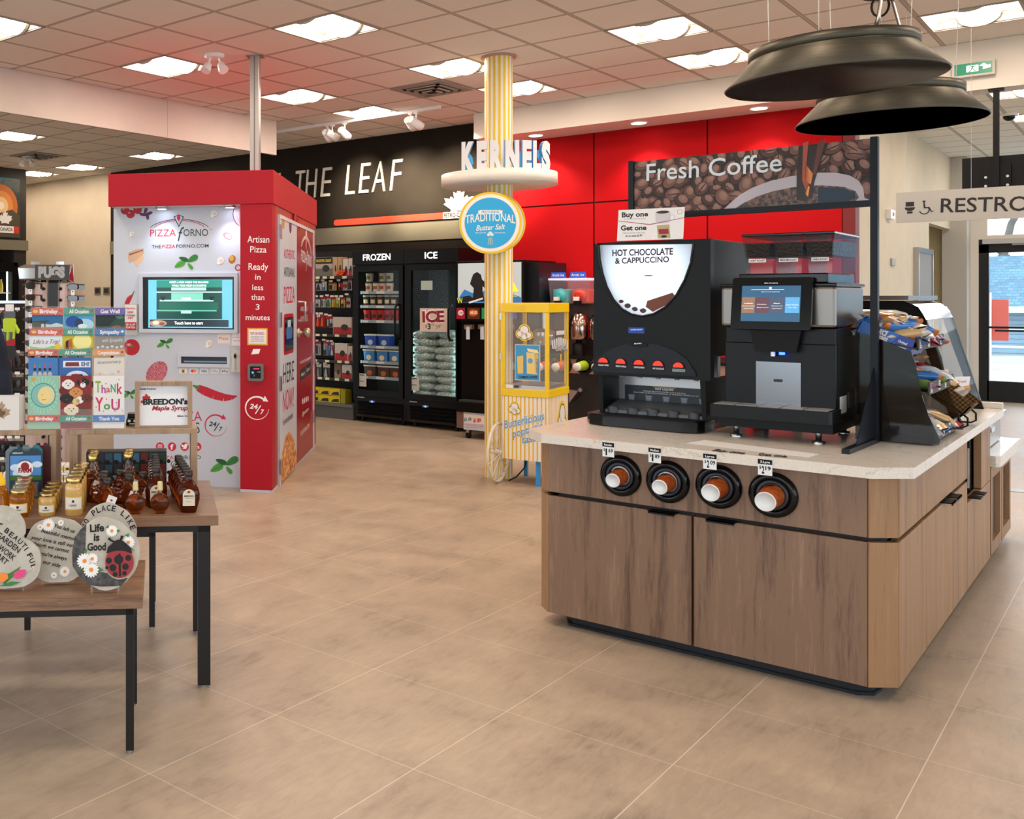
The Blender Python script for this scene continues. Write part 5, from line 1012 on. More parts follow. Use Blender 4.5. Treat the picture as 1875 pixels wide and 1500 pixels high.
# down lights in the soffit
for k, (px, py) in enumerate(((975, 246), (1171, 225), (1397, 201))):
    c = atz(px, py, 3.33); t_ = thing('downlight', (c.x, 10.08, 3.322), 'round recessed downlight in the soffit over the red wall, %s of three' % ('leftmost', 'middle one', 'rightmost')[k], 'downlight', 'soffit downlights')
    MB().lathe((c.x, 10.08, 3.322), [(.085, 0), (.09, .004), (.09, .0078)], whitep, 28).done('trim_ring', t_); MB().lathe((c.x, 10.08, 3.3215), [(.07, 0), (.0001, -.0005)], mat('down_lens', '#fff2df', .4, emit=12, ecol='#ffe6c4'), 24).done('lens', t_)
    L = bpy.data.lights.new('down', 'SPOT'); L.energy = 40; L.color = (1, .88, .72); L.spot_size = R(110); L.spot_blend = .6; L.shadow_soft_size = .06
    lo = bpy.data.objects.new('down', L); COL.objects.link(lo); lo.location = (c.x, 10.08, 3.30)
# ================================================================== exit sign, hanging screen, restroom sign, dome camera
ep = PL((0, 9.84, 0), (1, 0, 0)); a = ep.uv(1745, 146); c = ep.uv(1823, 108); ex = thing('exit_sign', ep.P((a[0]+c[0])/2, a[1], 0), 'green running man exit sign on the beam at upper right', 'exit sign')
MB().rect(ep, a[0], a[1], c[0], c[1], 0, .05, hx('c9c3ba')).done('housing', ex, bevel=.004)
m = MB(); gx_ = mat('exit_green', '#0f7a5c', .3, emit=.35); ew = mat('exit_white', '#e9f2f0', .3, emit=.5); a2, c2 = (a[0]+.016, a[1]+.016), (c[0]-.016, c[1]-.016); W_ = c2[0]-a2[0]; Hh = c2[1]-a2[1]
m.rect(ep, *a2, *c2, .05, .052, gx_).rect(ep, a2[0]+.32*W_, a2[1]+.02, a2[0]+.64*W_, c2[1]-.02, .052, .0525, ew).slab(ep, [(a2[0]+.66*W_, c2[1]-.03), (c2[0]-.01, c2[1]-.03), (c2[0]-.01, a2[1]+.04), (c2[0]-.06, a2[1]+.03), (a2[0]+.78*W_, a2[1]+.08)], .052, .0525, ew)
o_ = (a2[0]+.48*W_, a2[1]+.48*Hh); S_ = Hh*.42
m.disc(ep, (o_[0]-.02*S_, o_[1]+.85*S_), .14*S_, .0525, .053, gx_, 12)
for q in ([(-.12, .65), (.16, .65), (.1, .05), (-.12, .0)], [(.1, .62), (.5, .35), (.62, .5), (.55, .25), (.42, .2), (.1, .4)], [(-.1, .62), (-.5, .45), (-.62, .15), (-.5, .15), (-.4, .35), (-.1, .42)], [(.1, .08), (.42, -.3), (.75, -.35), (.75, -.48), (.36, -.45), (-.05, .0)], [(.0, .05), (-.2, -.4), (-.62, -.85), (-.75, -.75), (-.35, -.3), (-.12, .1)]): m.slab(ep, [(o_[0]+x*S_, o_[1]+y*S_) for x, y in q], .0525, .053, gx_)
m.done('exit_pictogram', ex)
sD = 7.9; tp_ = PL((0, 9.95, 0), (1, 0, 0)); a = tp_.uv(1762, 400); c = (tp_.uv(1762, 291)[0]+1.05, tp_.uv(1762, 291)[1]); tvp = tp_.uv(1826, 300)
sc_ = thing('hanging_screen', tp_.P(tvp[0], a[1], 0), 'black display screen seen from behind, hanging on a pole', 'screen')
MB().rect(tp_, a[0], a[1], c[0], c[1], -.04, .01, black).done('back_shell', sc_, bevel=.004)
MB().rect(tp_, a[0]+.06, a[1]+.05, c[0]-.06, a[1]+.22, .01, .03, mat('screen_back', '#15151a', .5)).rect(tp_, a[0]+.1, a[1]+.03, a[0]+.2, a[1]+.05, .03, .032, hx('b8b2a4')).done('cable_cover', sc_)
m = MB().rect(tp_, tvp[0]-.02, a[1]+.1, tvp[0]+.02, 3.215, .04, .075, black).rect(tp_, tvp[0]-.05, 3.2, tvp[0]+.05, 3.218, .03, .085, black); m.done('pole', sc_)
MB().rect(tp_, tvp[0]-.09, a[1]+.16, tvp[0]+.09, c[1]-.06, .03, .04, black).done('mount_plate', sc_)
for s in (-1, 1):
    for z in (.2, .27, .34): MB().disc(tp_, (tvp[0]+.07*s, a[1]+z-.02), .01, .04, .046, steel, 10).done('bolt', sc_)
rD_ = 6.6; rp = PL(atD(1750, 377, rD_), (1, .02, 0)); a = rp.uv(1641, 409); c = rp.uv(1645, 353)
rs = thing('restroom_sign', rp.P(.4, a[1], 0), 'brushed silver RESTROOM sign with toilet and wheelchair symbols hanging on wires', 'sign')
W_ = 1.5; x0 = a[0]; z0 = a[1]; z1 = c[1]
MB().rect(rp, x0, z0, x0+W_, z1, -.004, 0, mat('brushed_sign', '#b3ada4', .38, .55)).done('sign_panel', rs)
m = MB().textp(rp, 'RESTROOM', (1722, 389), (1962, 384), 25, .001, dk_, bold=.012); wheelchair(m, rp, rp.uv(1692, 388)[0], rp.uv(1692, 388)[1], .085, .001, dk_)
u, v = rp.uv(1666, 391); m.rect(rp, u-.024, v+.048, u+.024, v+.08, .001, .002, dk_).slab(rp, circ(14, .03, pi, 2*pi, c=(u, v+.042), ry=.026), .001, .002, dk_).rect(rp, u-.016, v, u+.016, v+.014, .001, .002, dk_).done('lettering', rs)
for u in (x0+.06, x0+.42, x0+W_-.1): MB().cyl(rp.P(u, z1, -.002), rp.P(u, H-.001-0, -.002), .0012, steel, 5).done('wire', rs)
dc = atz(1848, 208, H); t_ = thing('dome_camera', (dc.x, dc.y, H-.08), 'small black dome camera on the ceiling beyond the beam', 'camera'); MB().lathe((dc.x, dc.y, H-.03), [(.08, 0), (.085, .01), (.085, .029)], whitep, 20).done('base', t_); MB().ball((dc.x, dc.y, H-.035), .06, .06, .05, blackg).done('dome', t_)
# fire alarm etc. on the corridor wall
rw_ = PL((-2.399, 0, 0), (0, 1, 0))
for nm, px0, py0, px1, py1, lb, cat, m_ in (('fire_alarm', 1622, 400, 1630, 386, 'white and red fire alarm sounder on the beige corridor wall', 'fire alarm', whitep), ('wall_switch', 1630, 486, 1637, 474, 'small grey wall plate on the beige corridor wall below the alarm', 'wall plate', hx('a8a49c'))):
    a = rw_.uv(px0, py0); c = rw_.uv(px1, py1); q = MB().rect(rw_, a[0], a[1], c[0], c[1], 0, .05 if nm == 'fire_alarm' else .02, m_)
    if nm == 'fire_alarm': q.rect(rw_, a[0]+.1, a[1]+.03, c[0]-.06, c[1]-.03, .05, .052, hx('c03a3a'))
    o = q.done(nm); tag(o, lb, cat)
for k, (z) in enumerate((1.62, 1.9)): 
    o = MB().box(-2.3, 18.19-.01, z, -2.22, 18.19, z+.24, hx('b81c2c')).done('wall_notice'); tag(o, 'narrow red notice beside the far glass door, %s one' % ('lower', 'upper')[k], 'notice')
for k, px in enumerate((177, 193)):
    a = wp.uv(px-5, 540); c = wp.uv(px+6, 526); o = MB().rect(wp, a[0], a[1], c[0], c[1], -.018, -.012, hx('6f675c')).rect(wp, a[0]+.02, a[1]+.03, c[0]-.02, c[1]-.02, -.012, -.011, hx('2f2b28')).done('wall_notice'); tag(o, 'small square notice on the beige wall left of the kiosk, %s of two' % ('left', 'right')[k], 'notice')
# ================================================================== glass door freezers
YF_ = 9.80; zp = PL((0, YF_, 0), (1, 0, 0)); fb = mat('freezer_black', '#060607', .4, spec=.25); inb = mat('freezer_inside', '#20262a', .5)
lit = mat('header_text', '#ffffff', .4, emit=1.6, ecol='#f4f8ff')
X0f, X1f, X2f = zp.uv(645, 600)[0], zp.uv(739.5, 600)[0], zp.uv(838, 600)[0]
def freezer(xa, xb, name, txt, tx, lb, gx0, gx1, gy0, gy1):
    t_ = thing('glass_door_freezer', ((xa+xb)/2, YF_+.3, 0), lb, 'freezer', 'black glass door freezers')
    MB().box(xa, YF_+.06, .26, xa+.04, 10.33, 1.94, fb).box(xb-.04, YF_+.06, .26, xb, 10.33, 1.94, fb).box(xa+.04, 10.27, .26, xb-.04, 10.33, 1.94, inb).box(xa, YF_+.06, .06, xb, 10.33, .26, fb).box(xa+.04, YF_+.06, 1.90, xb-.04, 10.27, 1.94, fb).done('cabinet', t_)
    MB().box(xa, YF_+.0, 1.94, xb, 10.33, 2.11, fb).done('header', t_, bevel=.003)
    a, c = zp.uv(tx[0], tx[2]), zp.uv(tx[1], tx[3]); MB().text(zp, txt, (a[0], 1.995), (c[0], 1.995), .072, .002, lit, bold=.01).done('header_lettering', t_)
    u0, v0 = zp.uv(gx0, gy1); u1, v1 = zp.uv(gx1, gy0); v0 = .40; v1 = 1.86
    d = MB().rect(zp, xa+.012, .33, u0, 1.925, -.05, 0, fb).rect(zp, u1, .33, xb-.012, 1.925, -.05, 0, fb).rect(zp, u0, .33, u1, v0, -.05, 0, fb).rect(zp, u0, v1, u1, 1.925, -.05, 0, fb).done('door', t_, bevel=.003)
    MB().rect(zp, u0, v0, u1, v1, -.03, -.024, mat('freezer_glass', '#101416', .02, alpha=.12, spec=.4)).done('pane', d)
    hx_ = xb-.07; MB().tube([zp.P(hx_, 1.05, 0), zp.P(hx_-.0, 1.05, .05), zp.P(hx_-.01, 1.10, .065), zp.P(hx_-.01, 1.40, .065), zp.P(hx_, 1.45, .05), zp.P(hx_, 1.45, 0)], .014, fb, 8).done('handle', d)
    g_ = MB()
    for k in range(5): g_.hexa([(xa+.05, YF_+.05, .065+.044*k), (xb-.05, YF_+.05, .065+.044*k), (xb-.05, YF_+.06, .065+.044*k), (xa+.05, YF_+.06, .065+.044*k)], [(xa+.05, YF_+.02, .095+.044*k), (xb-.05, YF_+.02, .095+.044*k), (xb-.05, YF_+.06, .105+.044*k), (xa+.05, YF_+.06, .105+.044*k)], mat('grille_black', '#17171a', .3))
    g_.done('grille', t_); MB().box(xa, YF_+.02, .26, xb, YF_+.06, .325, fb).rect(zp, xa+.26, .255, xa+.33, .275, -.02, .0, hx('8d9096')).disc(zp, (xa+.30, .265), .011, 0, .003, mat('blue_spot', '#2a60ff', .3, emit=5)).rect(zp, xa+.07, .30, xa+.17, .312, -.02, -.015, hx('b0b0b0')).done('control_strip', t_)
    for x in (xa+.08, xb-.08): MB().cyl((x, YF_+.12, 0), (x, YF_+.12, .06), .025, fb, 10).cyl((x, 10.25, 0), (x, 10.25, .06), .025, fb, 10).done('foot', t_)
    for s, x in ((1, xa+.05), (-1, xb-.05)):
        MB().box(x-.008, YF_+.075, .42, x+.008, YF_+.09, 1.86, mat('freezer_led', '#eafffa', .4, emit=7 if txt == 'ICE' else 6, ecol='#dffcf4')).done('led_strip', t_)
    MB().rect(zp, xa+.07, .44, xa+.2, .60, -.022, -.02, hx('b9b9b5')).rect(zp, xa+.1, .575, xa+.17, .585, -.02, -.019, dk_).rect(zp, xa+.1, .50, xa+.17, .51, -.02, -.019, hx('2c6a4a')).done('notice', d)
    return t_, d
fz1, fd1 = freezer(X0f, X1f-.004, 'f', 'FROZEN', (665, 715, 476, 474), 'black glass door freezer with lit FROZEN header, holding ice cream', 656, 730, 492, 713)
fz2, fd2 = freezer(X1f, X2f, 'f', 'ICE', (778, 801, 475, 474), 'black glass door freezer with lit ICE header, full of ice bags', 752, 834, 492, 722)
shm = mat('shelf_wire', '#9fb3b6', .4); SH = []
for py in (534, 560, 587, 634, 662, 690):
    z = atY(695, py, 9.93).z; SH.append(z)
    MB().box(X0f+.06, 9.90, z-.012, X1f-.06, 10.26, z, shm).box(X0f+.06, 9.888, z-.03, X1f-.06, 9.90, z+.006, hx('9fb0b8', .35)).box(X0f+.1, 9.8879, z-.026, X0f+.18, 9.888, z+.002, wht).box(X0f+.3, 9.8879, z-.026, X0f+.42, 9.888, z+.002, wht).done('shelf', fz1)
def tub(name, at, r0, r1, h, body, lidc, art, lb, cat, grp, sq=False):
    x, y, z = at; t_ = thing(name, at, lb, cat, grp); n_ = 20
    if sq:
        MB().hexa([(x-r0, y-r0*.7, z), (x+r0, y-r0*.7, z), (x+r0, y+r0*.7, z), (x-r0, y+r0*.7, z)], [(x-r1, y-r1*.7, z+h), (x+r1, y-r1*.7, z+h), (x+r1, y+r1*.7, z+h), (x-r1, y+r1*.7, z+h)], hx(body)).slab(PL((x, y-r0*.7-.004, z), (1, 0, 0)), circ(16, r0*.5, c=(0, h*.35), ry=h*.26), .0, .003, hx(art)).done('tub', t_, bevel=.006)
        MB().box(x-r1-.006, y-r1*.7-.006, z+h, x+r1+.006, y+r1*.7+.006, z+h+.018, hx(lidc)).done('lid', t_, bevel=.004)
    else:
        MB().lathe(at, [(r0, 0), (r1, h)], hx(body), n_).lathe(V(at), [(r0+.001+(r1-r0)*.25, h*.25), (r0+.001+(r1-r0)*.65, h*.65)], hx(art), 8, a0=-pi*.75, a1=-pi*.25).done('tub', t_)
        MB().lathe(V(at)+UP*h, [(r1+.004, -.004), (r1+.004, .01), (r1, .012)], hx(lidc), n_).done('lid', t_)
    return t_
def row(proto, pts, labs, grp):
    ks = kids(proto)
    for p, lb in zip(pts[1:], labs[1:]): dup(proto, p, 0, lb, grp, ks)
xr_ = lambda px: atY(px, 560, 9.97).x
def setrow(name, pxs, z, r0, r1, h, body, lidc, art, desc, cat, grp, sq=False):
    pos = [(xr_(p), 9.97, z+.001) for p in pxs]; ordn = ['leftmost', 'second from left', 'third from left', 'fourth from left', 'fifth from left, at the right edge', 'sixth']
    n_ = len(pxs)
    def lb(i): return desc % (ordn[i] if i < n_-1 else 'rightmost')
    p0 = tub(name, pos[0], r0, r1, h, body, lidc, art, lb(0), cat, grp, sq); row(p0, pos, [lb(i) for i in range(n_)], grp)
setrow('ice_cream_pint', (676, 689.5, 701, 714), SH[0], .040, .046, .105, 'd9d2bc', '2e2a24', 'b0503a', 'cream ice cream pint on the top freezer shelf, lower layer, %s', 'ice cream tub', 'pints on the top freezer shelf')
setrow('ice_cream_pint', (677, 701, 714), SH[0]+.123, .040, .046, .105, 'cfc8ae', '2e2a24', '7a6a3a', 'cream ice cream pint stacked on the upper layer of the top shelf, %s', 'ice cream tub', 'pints stacked on top')
setrow('ice_cream_pint', (672, 685, 698, 711, 723), SH[1], .040, .047, .115, '2b2420', 'd8d4c8', 'd8c8a0', 'dark pint with pale picture on the second freezer shelf, %s', 'ice cream tub', 'dark pints on the second shelf')
setrow('ice_cream_pint', (673, 687, 699, 712, 724), SH[2], .042, .049, .115, 'c01c20', 'd8292c', '2a1512', 'bright red pint on the third freezer shelf, %s', 'ice cream tub', 'red pints on the third shelf')
setrow('ice_cream_tub', (683, 708), SH[3], .076, .085, .125, '1f4fb4', 'dfe6e6', 'b8cfe6', 'deep blue tub with white lid on the fourth freezer shelf, %s', 'ice cream tub', 'deep blue tubs', True)
setrow('ice_cream_tub', (680, 704, 727), SH[4], .074, .082, .125, '3f86c8', 'e6e9e2', 'e6e0b4', 'light blue tub of white scoops on the fifth freezer shelf, %s', 'ice cream tub', 'light blue tubs', True)
setrow('ice_cream_tub', (682, 707, 729), SH[5], .078, .086, .12, '4a2a1e', 'dfe0d8', 'c8642a', 'brown tub with orange print on the lowest freezer shelf, %s', 'ice cream tub', 'brown tubs', True)
# ice bags
icem = mat('ice_bag', '#d5e6e4', .25, spec=.7); t, n, l, b = nodes(icem); v_ = N(t, 'ShaderNodeTexVoronoi'); v_.inputs['Scale'].default_value = 32; l.new(objco(t), v_.inputs['Vector'])
l.new(ramp(t, v_.outputs['Distance'], [(.0, '#eef8f6'), (.5, '#a9c4c2')]), b.inputs['Base Color']); bumpit(t, b, v_.outputs['Distance'], .8, .012)
def bagmesh(seed, w=.17, d=.14, h=.052):
    r = random.Random(seed); mb = MB(); vs = []; n_, k_ = 22, 10
    ph = [r.uniform(0, 6) for _ in range(6)]
    for j in range(k_+1):
        b_ = -pi/2+pi*j/k_
        for i in range(n_):
            a = 2*pi*i/n_; q = 1+.05*sin(3*a+ph[0])+.05*sin(5*a+ph[1])+.04*sin(7*a+2*b_+ph[2]); ca = abs(cos(a))**.7*(1 if cos(a) > 0 else -1); sa = abs(sin(a))**.7*(1 if sin(a) > 0 else -1)
            vs.append((w*ca*cos(b_)**.6*q, d*sa*cos(b_)**.6*q, h*(1+sin(b_)*(1+.12*sin(4*a+ph[3])+.1*sin(9*a+ph[4])))))
    mb.add(vs, [(j*n_+i, j*n_+(i+1) % n_, (j+1)*n_+(i+1) % n_, (j+1)*n_+i) for j in range(k_) for i in range(n_)], icem, True)
    return mb
rz_ = random.Random(3); bags = []
xi = [X1f+.19+.0, X2f-.21]; zf0 = .30
protos = []
for k in range(3):
    m = bagmesh(k); m.v = [p+V((xi[0], 10.0, .40)) for p in m.v]; protos.append(m)
first = None; cnt = 0
for r_ in range(9):
    for c_ in (0, 1):
        if r_ == 8 and c_ == 0: pass
        z = .345+.088*r_; x = xi[c_]+rz_.uniform(-.012, .012); lb = 'clear bag of ice cubes in the %s stack, %s' % (('left', 'right')[c_], ['lowest', 'second up', 'third up', 'fourth up', 'fifth up', 'sixth up', 'seventh up', 'eighth up', 'topmost'][r_])
        if cnt < 3:
            m = protos[cnt]; o = m.done('ice_bag', None, lb, 'ice bag', 'bags of ice stacked in the freezer', at=(xi[0], 10.0, .40)); o.location = (x, 10.0, z); bags.append(o)
        else:
            o = bags[cnt % 3].copy(); COL.objects.link(o); o.location = (x, 10.0, z); o['label'] = lb
        o.rotation_euler = (0, rz_.uniform(-.10, .10), rz_.choice((0, pi))+rz_.uniform(-.1, .1)); cnt += 1
# stickers on the ice door
m = MB().rect(zp, *zp.uv(767, 607), *zp.uv(817, 565), -.023, -.021, hx('cdbfb4')); m.textp(zp, 'ICE', (772, 590), (812, 589), 20, -.0205, hx('f0ecec'), bold=.09).textp(zp, 'ICE', (772, 590), (812, 589), 19, -.020, hx('8e1d34'), bold=.04).textp(zp, '$', (777, 600), (780, 600), 5, -.0205, dk_).textp(zp, '3', (781, 603), (787, 603), 10, -.0205, dk_, bold=.03).textp(zp, '79', (788, 597), (793, 597), 4, -.0205, dk_).textp(zp, "3/9''", (797, 602), (807, 601), 6, -.0205, dk_)
m.done('price_sticker', fd2); MB().rect(zp, *zp.uv(769, 531), *zp.uv(790, 514), -.023, -.021, hx('9fb0aa')).done('label_sticker', fd2)
# ================================================================== tool gondola between kiosk and freezer
gx0, gx1 = -9.3, X0f-.03; YG = 10.28
gon = thing('gondola_shelf', ((gx0+gx1)/2, YG, 0), 'black pegboard gondola of hand tools and boxes between the kiosk and the freezers', 'shelving')
MB().box(gx0, YG, .18, gx1, YG+.06, 2.15, mat('pegboard', '#161617', .7)).done('pegboard', gon)
MB().box(gx0, YG-.42, 0, gx1, YG+.06, .16, mat('gondola_grey', '#4c4a48', .5)).box(gx0, YG-.44, .16, gx1, YG+.0, .19, mat('gondola_top', '#5d6360', .4)).done('base_deck', gon)
yz = lambda py, Y=10.1: atY(612, py, Y).z
shz = [yz(507), yz(612), yz(659), yz(691)]
for z in shz: MB().box(gx0, YG-.30, z-.02, gx1, YG, z, black).box(gx0, YG-.305, z-.03, gx1, YG-.30, z+.006, hx('2c2b2a')).done('shelf', gon)
tg = MB()
gq = PL((0, YG-.306, 0), (1, 0, 0)); rg = random.Random(11)
for z in shz+[.175]:
    x = gx0+.1
    while x < gx1-.1:
        tg.rect(gq, x, z-.026, x+.07, z+.004, .001, .002, hx('d8d2b8')); x += rg.choice((.12, .16, .2))
tg.done('price_tickets', gon)
packs = []
def pack(kind, x, z, w, h, colr, y=None, tool=None, lb='', d=.03):
    y = YG-.22 if y is None else y; t_ = thing('tool_pack', (x, y, z), lb, 'tool pack', 'packaged tools on the gondola'); pl = PL((x-w/2, y, z), (1, 0, 0))
    MB().rect(pl, 0, 0, w, h, -.004, 0, hx(colr)).rect(pl, 0, h*.78, w, h, 0, .001, hx(rg.choice(('a81c24', 'b02a2e', '26282c', 'd8d4cc')))).ring(pl, (w/2, h*.93), .005, .008, .0008, .0016, black, 10).done('card', t_)
    m = MB(); dm = hx(tool or '2a2a2c')
    if kind == 0: m.tube([pl.P(w*.3, h*.08, .015), pl.P(w*.45, h*.4, .015), pl.P(w*.5, h*.7, .015)], [.012, .014, .008], dm, 8).tube([pl.P(w*.7, h*.08, .015), pl.P(w*.55, h*.4, .015), pl.P(w*.5, h*.7, .015)], [.012, .014, .008], dm, 8)
    elif kind == 1: m.cyl(pl.P(w*.5, h*.06, .016), pl.P(w*.5, h*.38, .016), .016, dm, 10).cyl(pl.P(w*.5, h*.38, .016), pl.P(w*.5, h*.72, .016), .006, steel, 8)
    elif kind == 2: m.ring(pl, (w*.5, h*.38), w*.2, w*.36, .0, .025, dm, 18)
    else: m.rect(pl, w*.15, h*.1, w*.42, h*.7, 0, .02, dm).rect(pl, w*.55, h*.15, w*.85, h*.66, 0, .018, hx('8d8f92'))
    m.done('tool', t_); return t_
# pixel columns between the kiosk and the freezer, rows by picture height
gxp = lambda px: atY(px, 560, YG-.22).x; gzp = lambda py: atY(612, py, YG-.22).z
rowsP = [(532, ((584, 12, 18, 'b9bcc0', 0, '2a2a2c'), (594, 10, 18, 'a8b0b4', 1, '3b5f9a'), (609, 17, 16, 'b59a1c', 3, '1c1c1c'), (623, 9, 18, '8f1c22', 1, '202022'), (632, 10, 22, '9a9c9e', 2, 'b83a20'), (641, 8, 24, 'c0b8ae', 0, '303236'))),
         (563, ((582, 10, 20, 'a9adb0', 1, '2a2a2c'), (592, 10, 20, 'b0b4b6', 3, '46484c'), (602, 10, 22, 'a6a9aa', 0, '1f6a3a'), (611, 8, 20, 'a6942a', 1, 'b59a1c'), (619, 8, 20, 'b0a030', 1, '8e7a14'), (628, 9, 20, 'a39430', 1, '26262a'), (638, 9, 24, '9d9fa2', 2, 'a02824'))),
         (600, ((583, 8, 26, '8f1a20', 0, 'd8431e'), (591, 8, 26, 'a8181f', 0, 'e04a1e'), (600, 9, 24, '90161e', 3, '2b2b2e'), (607, 9, 22, '9fa3a6', 1, '32343a'))),
         (652, ((583, 11, 28, 'a2a4a6', 3, '2a2c2e'), (596, 9, 30, '8a8e92', 1, '3a3a3e'), (604, 6, 28, '2a62a8', 1, '2a62a8'), (609, 6, 28, 'a82228', 1, 'b8b8b8'))),
         (697, ((584, 11, 32, '5e6064', 0, '84868a'), (598, 15, 32, '3c3e42', 0, 'a9abae')))]
ordR = ['top', 'second', 'third', 'fourth', 'fifth']
for ri, (py, cols_) in enumerate(rowsP):
    for ci_, (px, wp_, hp_, c_, kd, tc) in enumerate(cols_):
        D_ = 11.8; w_ = wp_*D_/1795*.98/.86; h_ = hp_*D_/1795
        z = gzp(py); pack(kd, gxp(px), z, w_, h_, c_, None, tc, 'hanging tool pack on the %s peg row, place %d from the kiosk' % (ordR[ri], ci_+1))
m = MB()
for ri, (py, cols_) in enumerate(rowsP):
    for (px, wp_, hp_, c_, kd, tc) in cols_:
        z = gzp(py)+hp_*11.8/1795*.93; x = gxp(px); m.cyl((x, YG, z), (x, YG-.25, z), .003, steel, 6).rect(gq, x-.03, z+.012, x+.03, z+.035, -.05, -.049, hx('d8d4c4'))
m.done('peg_hooks', gon)
def carton(px0, px1, pyb, pyt, c1, c2, lb, y=None, txt=None, cat='box', depth=.1, name='carton', grp='boxed goods on the gondola', tc='e8c020'):
    y = YG-.27 if y is None else y; a = atY(px0, pyb, y); c = atY(px1, pyt, y); pl = PL((a.x, y, a.z), (1, 0, 0)); w_, h_ = c.x-a.x, c.z-a.z
    m = MB().rect(pl, 0, 0, w_, h_, -depth, 0, hx(c1)).rect(pl, 0.004, 0.004, w_-.004, h_*.42, 0, .001, hx(c2)).slab(pl, circ(14, w_*.22, c=(w_*.6, h_*.42), ry=h_*.2), .001, .002, hx('2a2624'))
    if txt: m.text(pl, txt, (w_*.08, h_*.78), (w_*.92, h_*.78), h_*.12, .002, hx(tc), bold=.03)
    o = m.done(name, bevel=.002); tag(o, lb, cat, grp)
def on(z): return atY  # shelf tops
def cart2(px0, px1, zb, h_, c1, c2, lb, **k):
    y = YG-.27; a = atY(px0, 560, y).x; c = atY(px1, 560, y).x; pl = PL((a, y, zb+.001), (1, 0, 0)); w_ = c-a; dp = k.get('depth', .12)
    m = MB().rect(pl, 0, 0, w_, h_, -dp, 0, hx(c1)).rect(pl, .004, .004, w_-.004, h_*.42, 0, .001, hx(c2)).slab(pl, circ(14, w_*.2, c=(w_*.62, h_*.42), ry=h_*.18), .001, .002, hx('2a2624'))
    if k.get('txt'): m.rect(pl, .003, h_*.66, w_-.003, h_-.003, 0, .001, hx('1b1a18')).text(pl, k['txt'], (w_*.08, h_*.76), (w_*.92, h_*.76), h_*.12, .002, hx('e8c020'), bold=.03)
    o = m.done('carton', bevel=.002); tag(o, lb, 'box', 'boxed goods on the gondola')
cart2(577, 609, shz[0], .255, 'a8a49c', '6b6660', 'wide box of orange booster cables on the top gondola shelf', txt='BOOSTER CABLES')
cart2(610, 617, shz[0], .25, 'b79a78', 'a88a68', 'plain brown carton standing right of the booster cable box'); cart2(618, 626, shz[0], .25, 'b0906c', 'a07f5c', 'second plain brown carton on the top gondola shelf')
cart2(628, 637, shz[0], .22, 'c9c5bf', 'b02228', 'white and red upright box on the top gondola shelf, left one'); cart2(638, 645, shz[0], .23, 'c4c0ba', 'a81f26', 'white and red upright box next to the freezer on the top shelf')
cart2(610, 644, shz[1], .225, 'b7aea6', 'a11c22', 'wide red and grey pan box on the second gondola shelf'); cart2(613, 636, shz[2], .225, 'c2bbb4', 'a81d24', 'red and white mug box on the third gondola shelf'); cart2(637, 645, shz[2], .19, 'beb6ae', 'a11c22', 'narrow red box beside the mug box on the third shelf')
cart2(612, 624, shz[3], .19, '6d5a44', '8a7e70', 'tan clothlike pack on the lowest gondola shelf'); cart2(626, 644, shz[3], .18, 'c2bbb4', 'a81d24', 'white and red box on the lowest gondola shelf')
tgt = MB()
for i_, (p0, p1, z0) in enumerate(((568, 584, .192), (584.5, 603, .192), (603.5, 622, .192), (568, 584, .282), (584.5, 603, .282), (603.5, 622, .282), (624, 632, .192))):
    y = YG-.36; a = atY(p0, 700, y).x; c = atY(p1, 700, y).x; h_ = .085 if i_ < 6 else .17; pl = PL((a, y, z0), (1, 0, 0)); m = MB().rect(pl, 0, 0, c-a, h_, -.14, 0, hx('c9b414' if i_ < 6 else '8f8410'))
    if i_ < 6: m.slab(pl, [(.02, .01), (c-a-.01, .01), (c-a-.02, .055), (.06, .045)], 0, .001, hx('22201a'))
    o = m.done('carton', bevel=.002); tag(o, 'yellow tape box on the gondola base, %s %s' % (('lower layer', 'upper layer')[i_ // 3] if i_ < 6 else 'narrow box', ('left', 'middle', 'right')[i_ % 3] if i_ < 6 else 'beside the freezer'), 'box', 'yellow boxes on the gondola base')
for k in range(3):
    z = shz[0]+.004+.02*k; o = MB().tube([V((atY(622+2*k, 500, YG-.3).x+.05*cos(a), YG-.31+.02*sin(a), z+.02+.012*sin(3*a))) for a in [2*pi*i/14 for i in range(14)]], .009, hx('e0501c'), 6, True)
    o = o.done('coiled_strap'); tag(o, 'orange coiled strap in front of the brown cartons, %s one' % ('lowest', 'middle', 'top')[k], 'strap', 'orange straps')
# ================================================================== soda machine
YS = 9.46; sp1 = PL((0, YS, 0), (1, 0, 0)); xs0, xs1 = sp1.uv(836, 600)[0], sp1.uv(958, 600)[0]; pnk = mat('rosy_steel', '#8d7168', .35, .6)
so = thing('soda_machine', ((xs0+xs1)/2, YS+.35, 0), 'wide soda fountain with lit mountain picture behind the striped column', 'soda machine')
zz = lambda py: sp1.uv(870, py)[1]
MB().box(xs0, YS+.1, zz(744), xs1, YS+.75, zz(478), fb).box(xs0, YS, zz(560), xs1, YS+.1, zz(478), fb).done('housing', so, bevel=.004)
MB().box(xs1, YS+.12, zz(700), xs1+.12, YS+.75, zz(482), mat('soda_side', '#10161c', .3)).done('ice_bin', so)
MB().rect(sp1, xs0+.02, zz(588), xs1-.02, zz(561), -.05, .02, fb).done('brand_rail', so)
gm = MB(); gm.rect(sp1, xs0+.02, zz(555), xs1-.02, zz(482), 0, .004, mat('soda_light', '#a8b6ba', .3, emit=.28)).slab(sp1, [(xs0+.02, zz(548)), (xs0+.1, zz(530)), (xs0+.25, zz(540)), (xs0+.4, zz(528)), (xs1-.15, zz(535)), (xs1-.02, zz(545)), (xs1-.02, zz(555)), (xs0+.02, zz(555))], .004, .0045, mat('soda_blue', '#2f6fa8', .3, emit=.3))
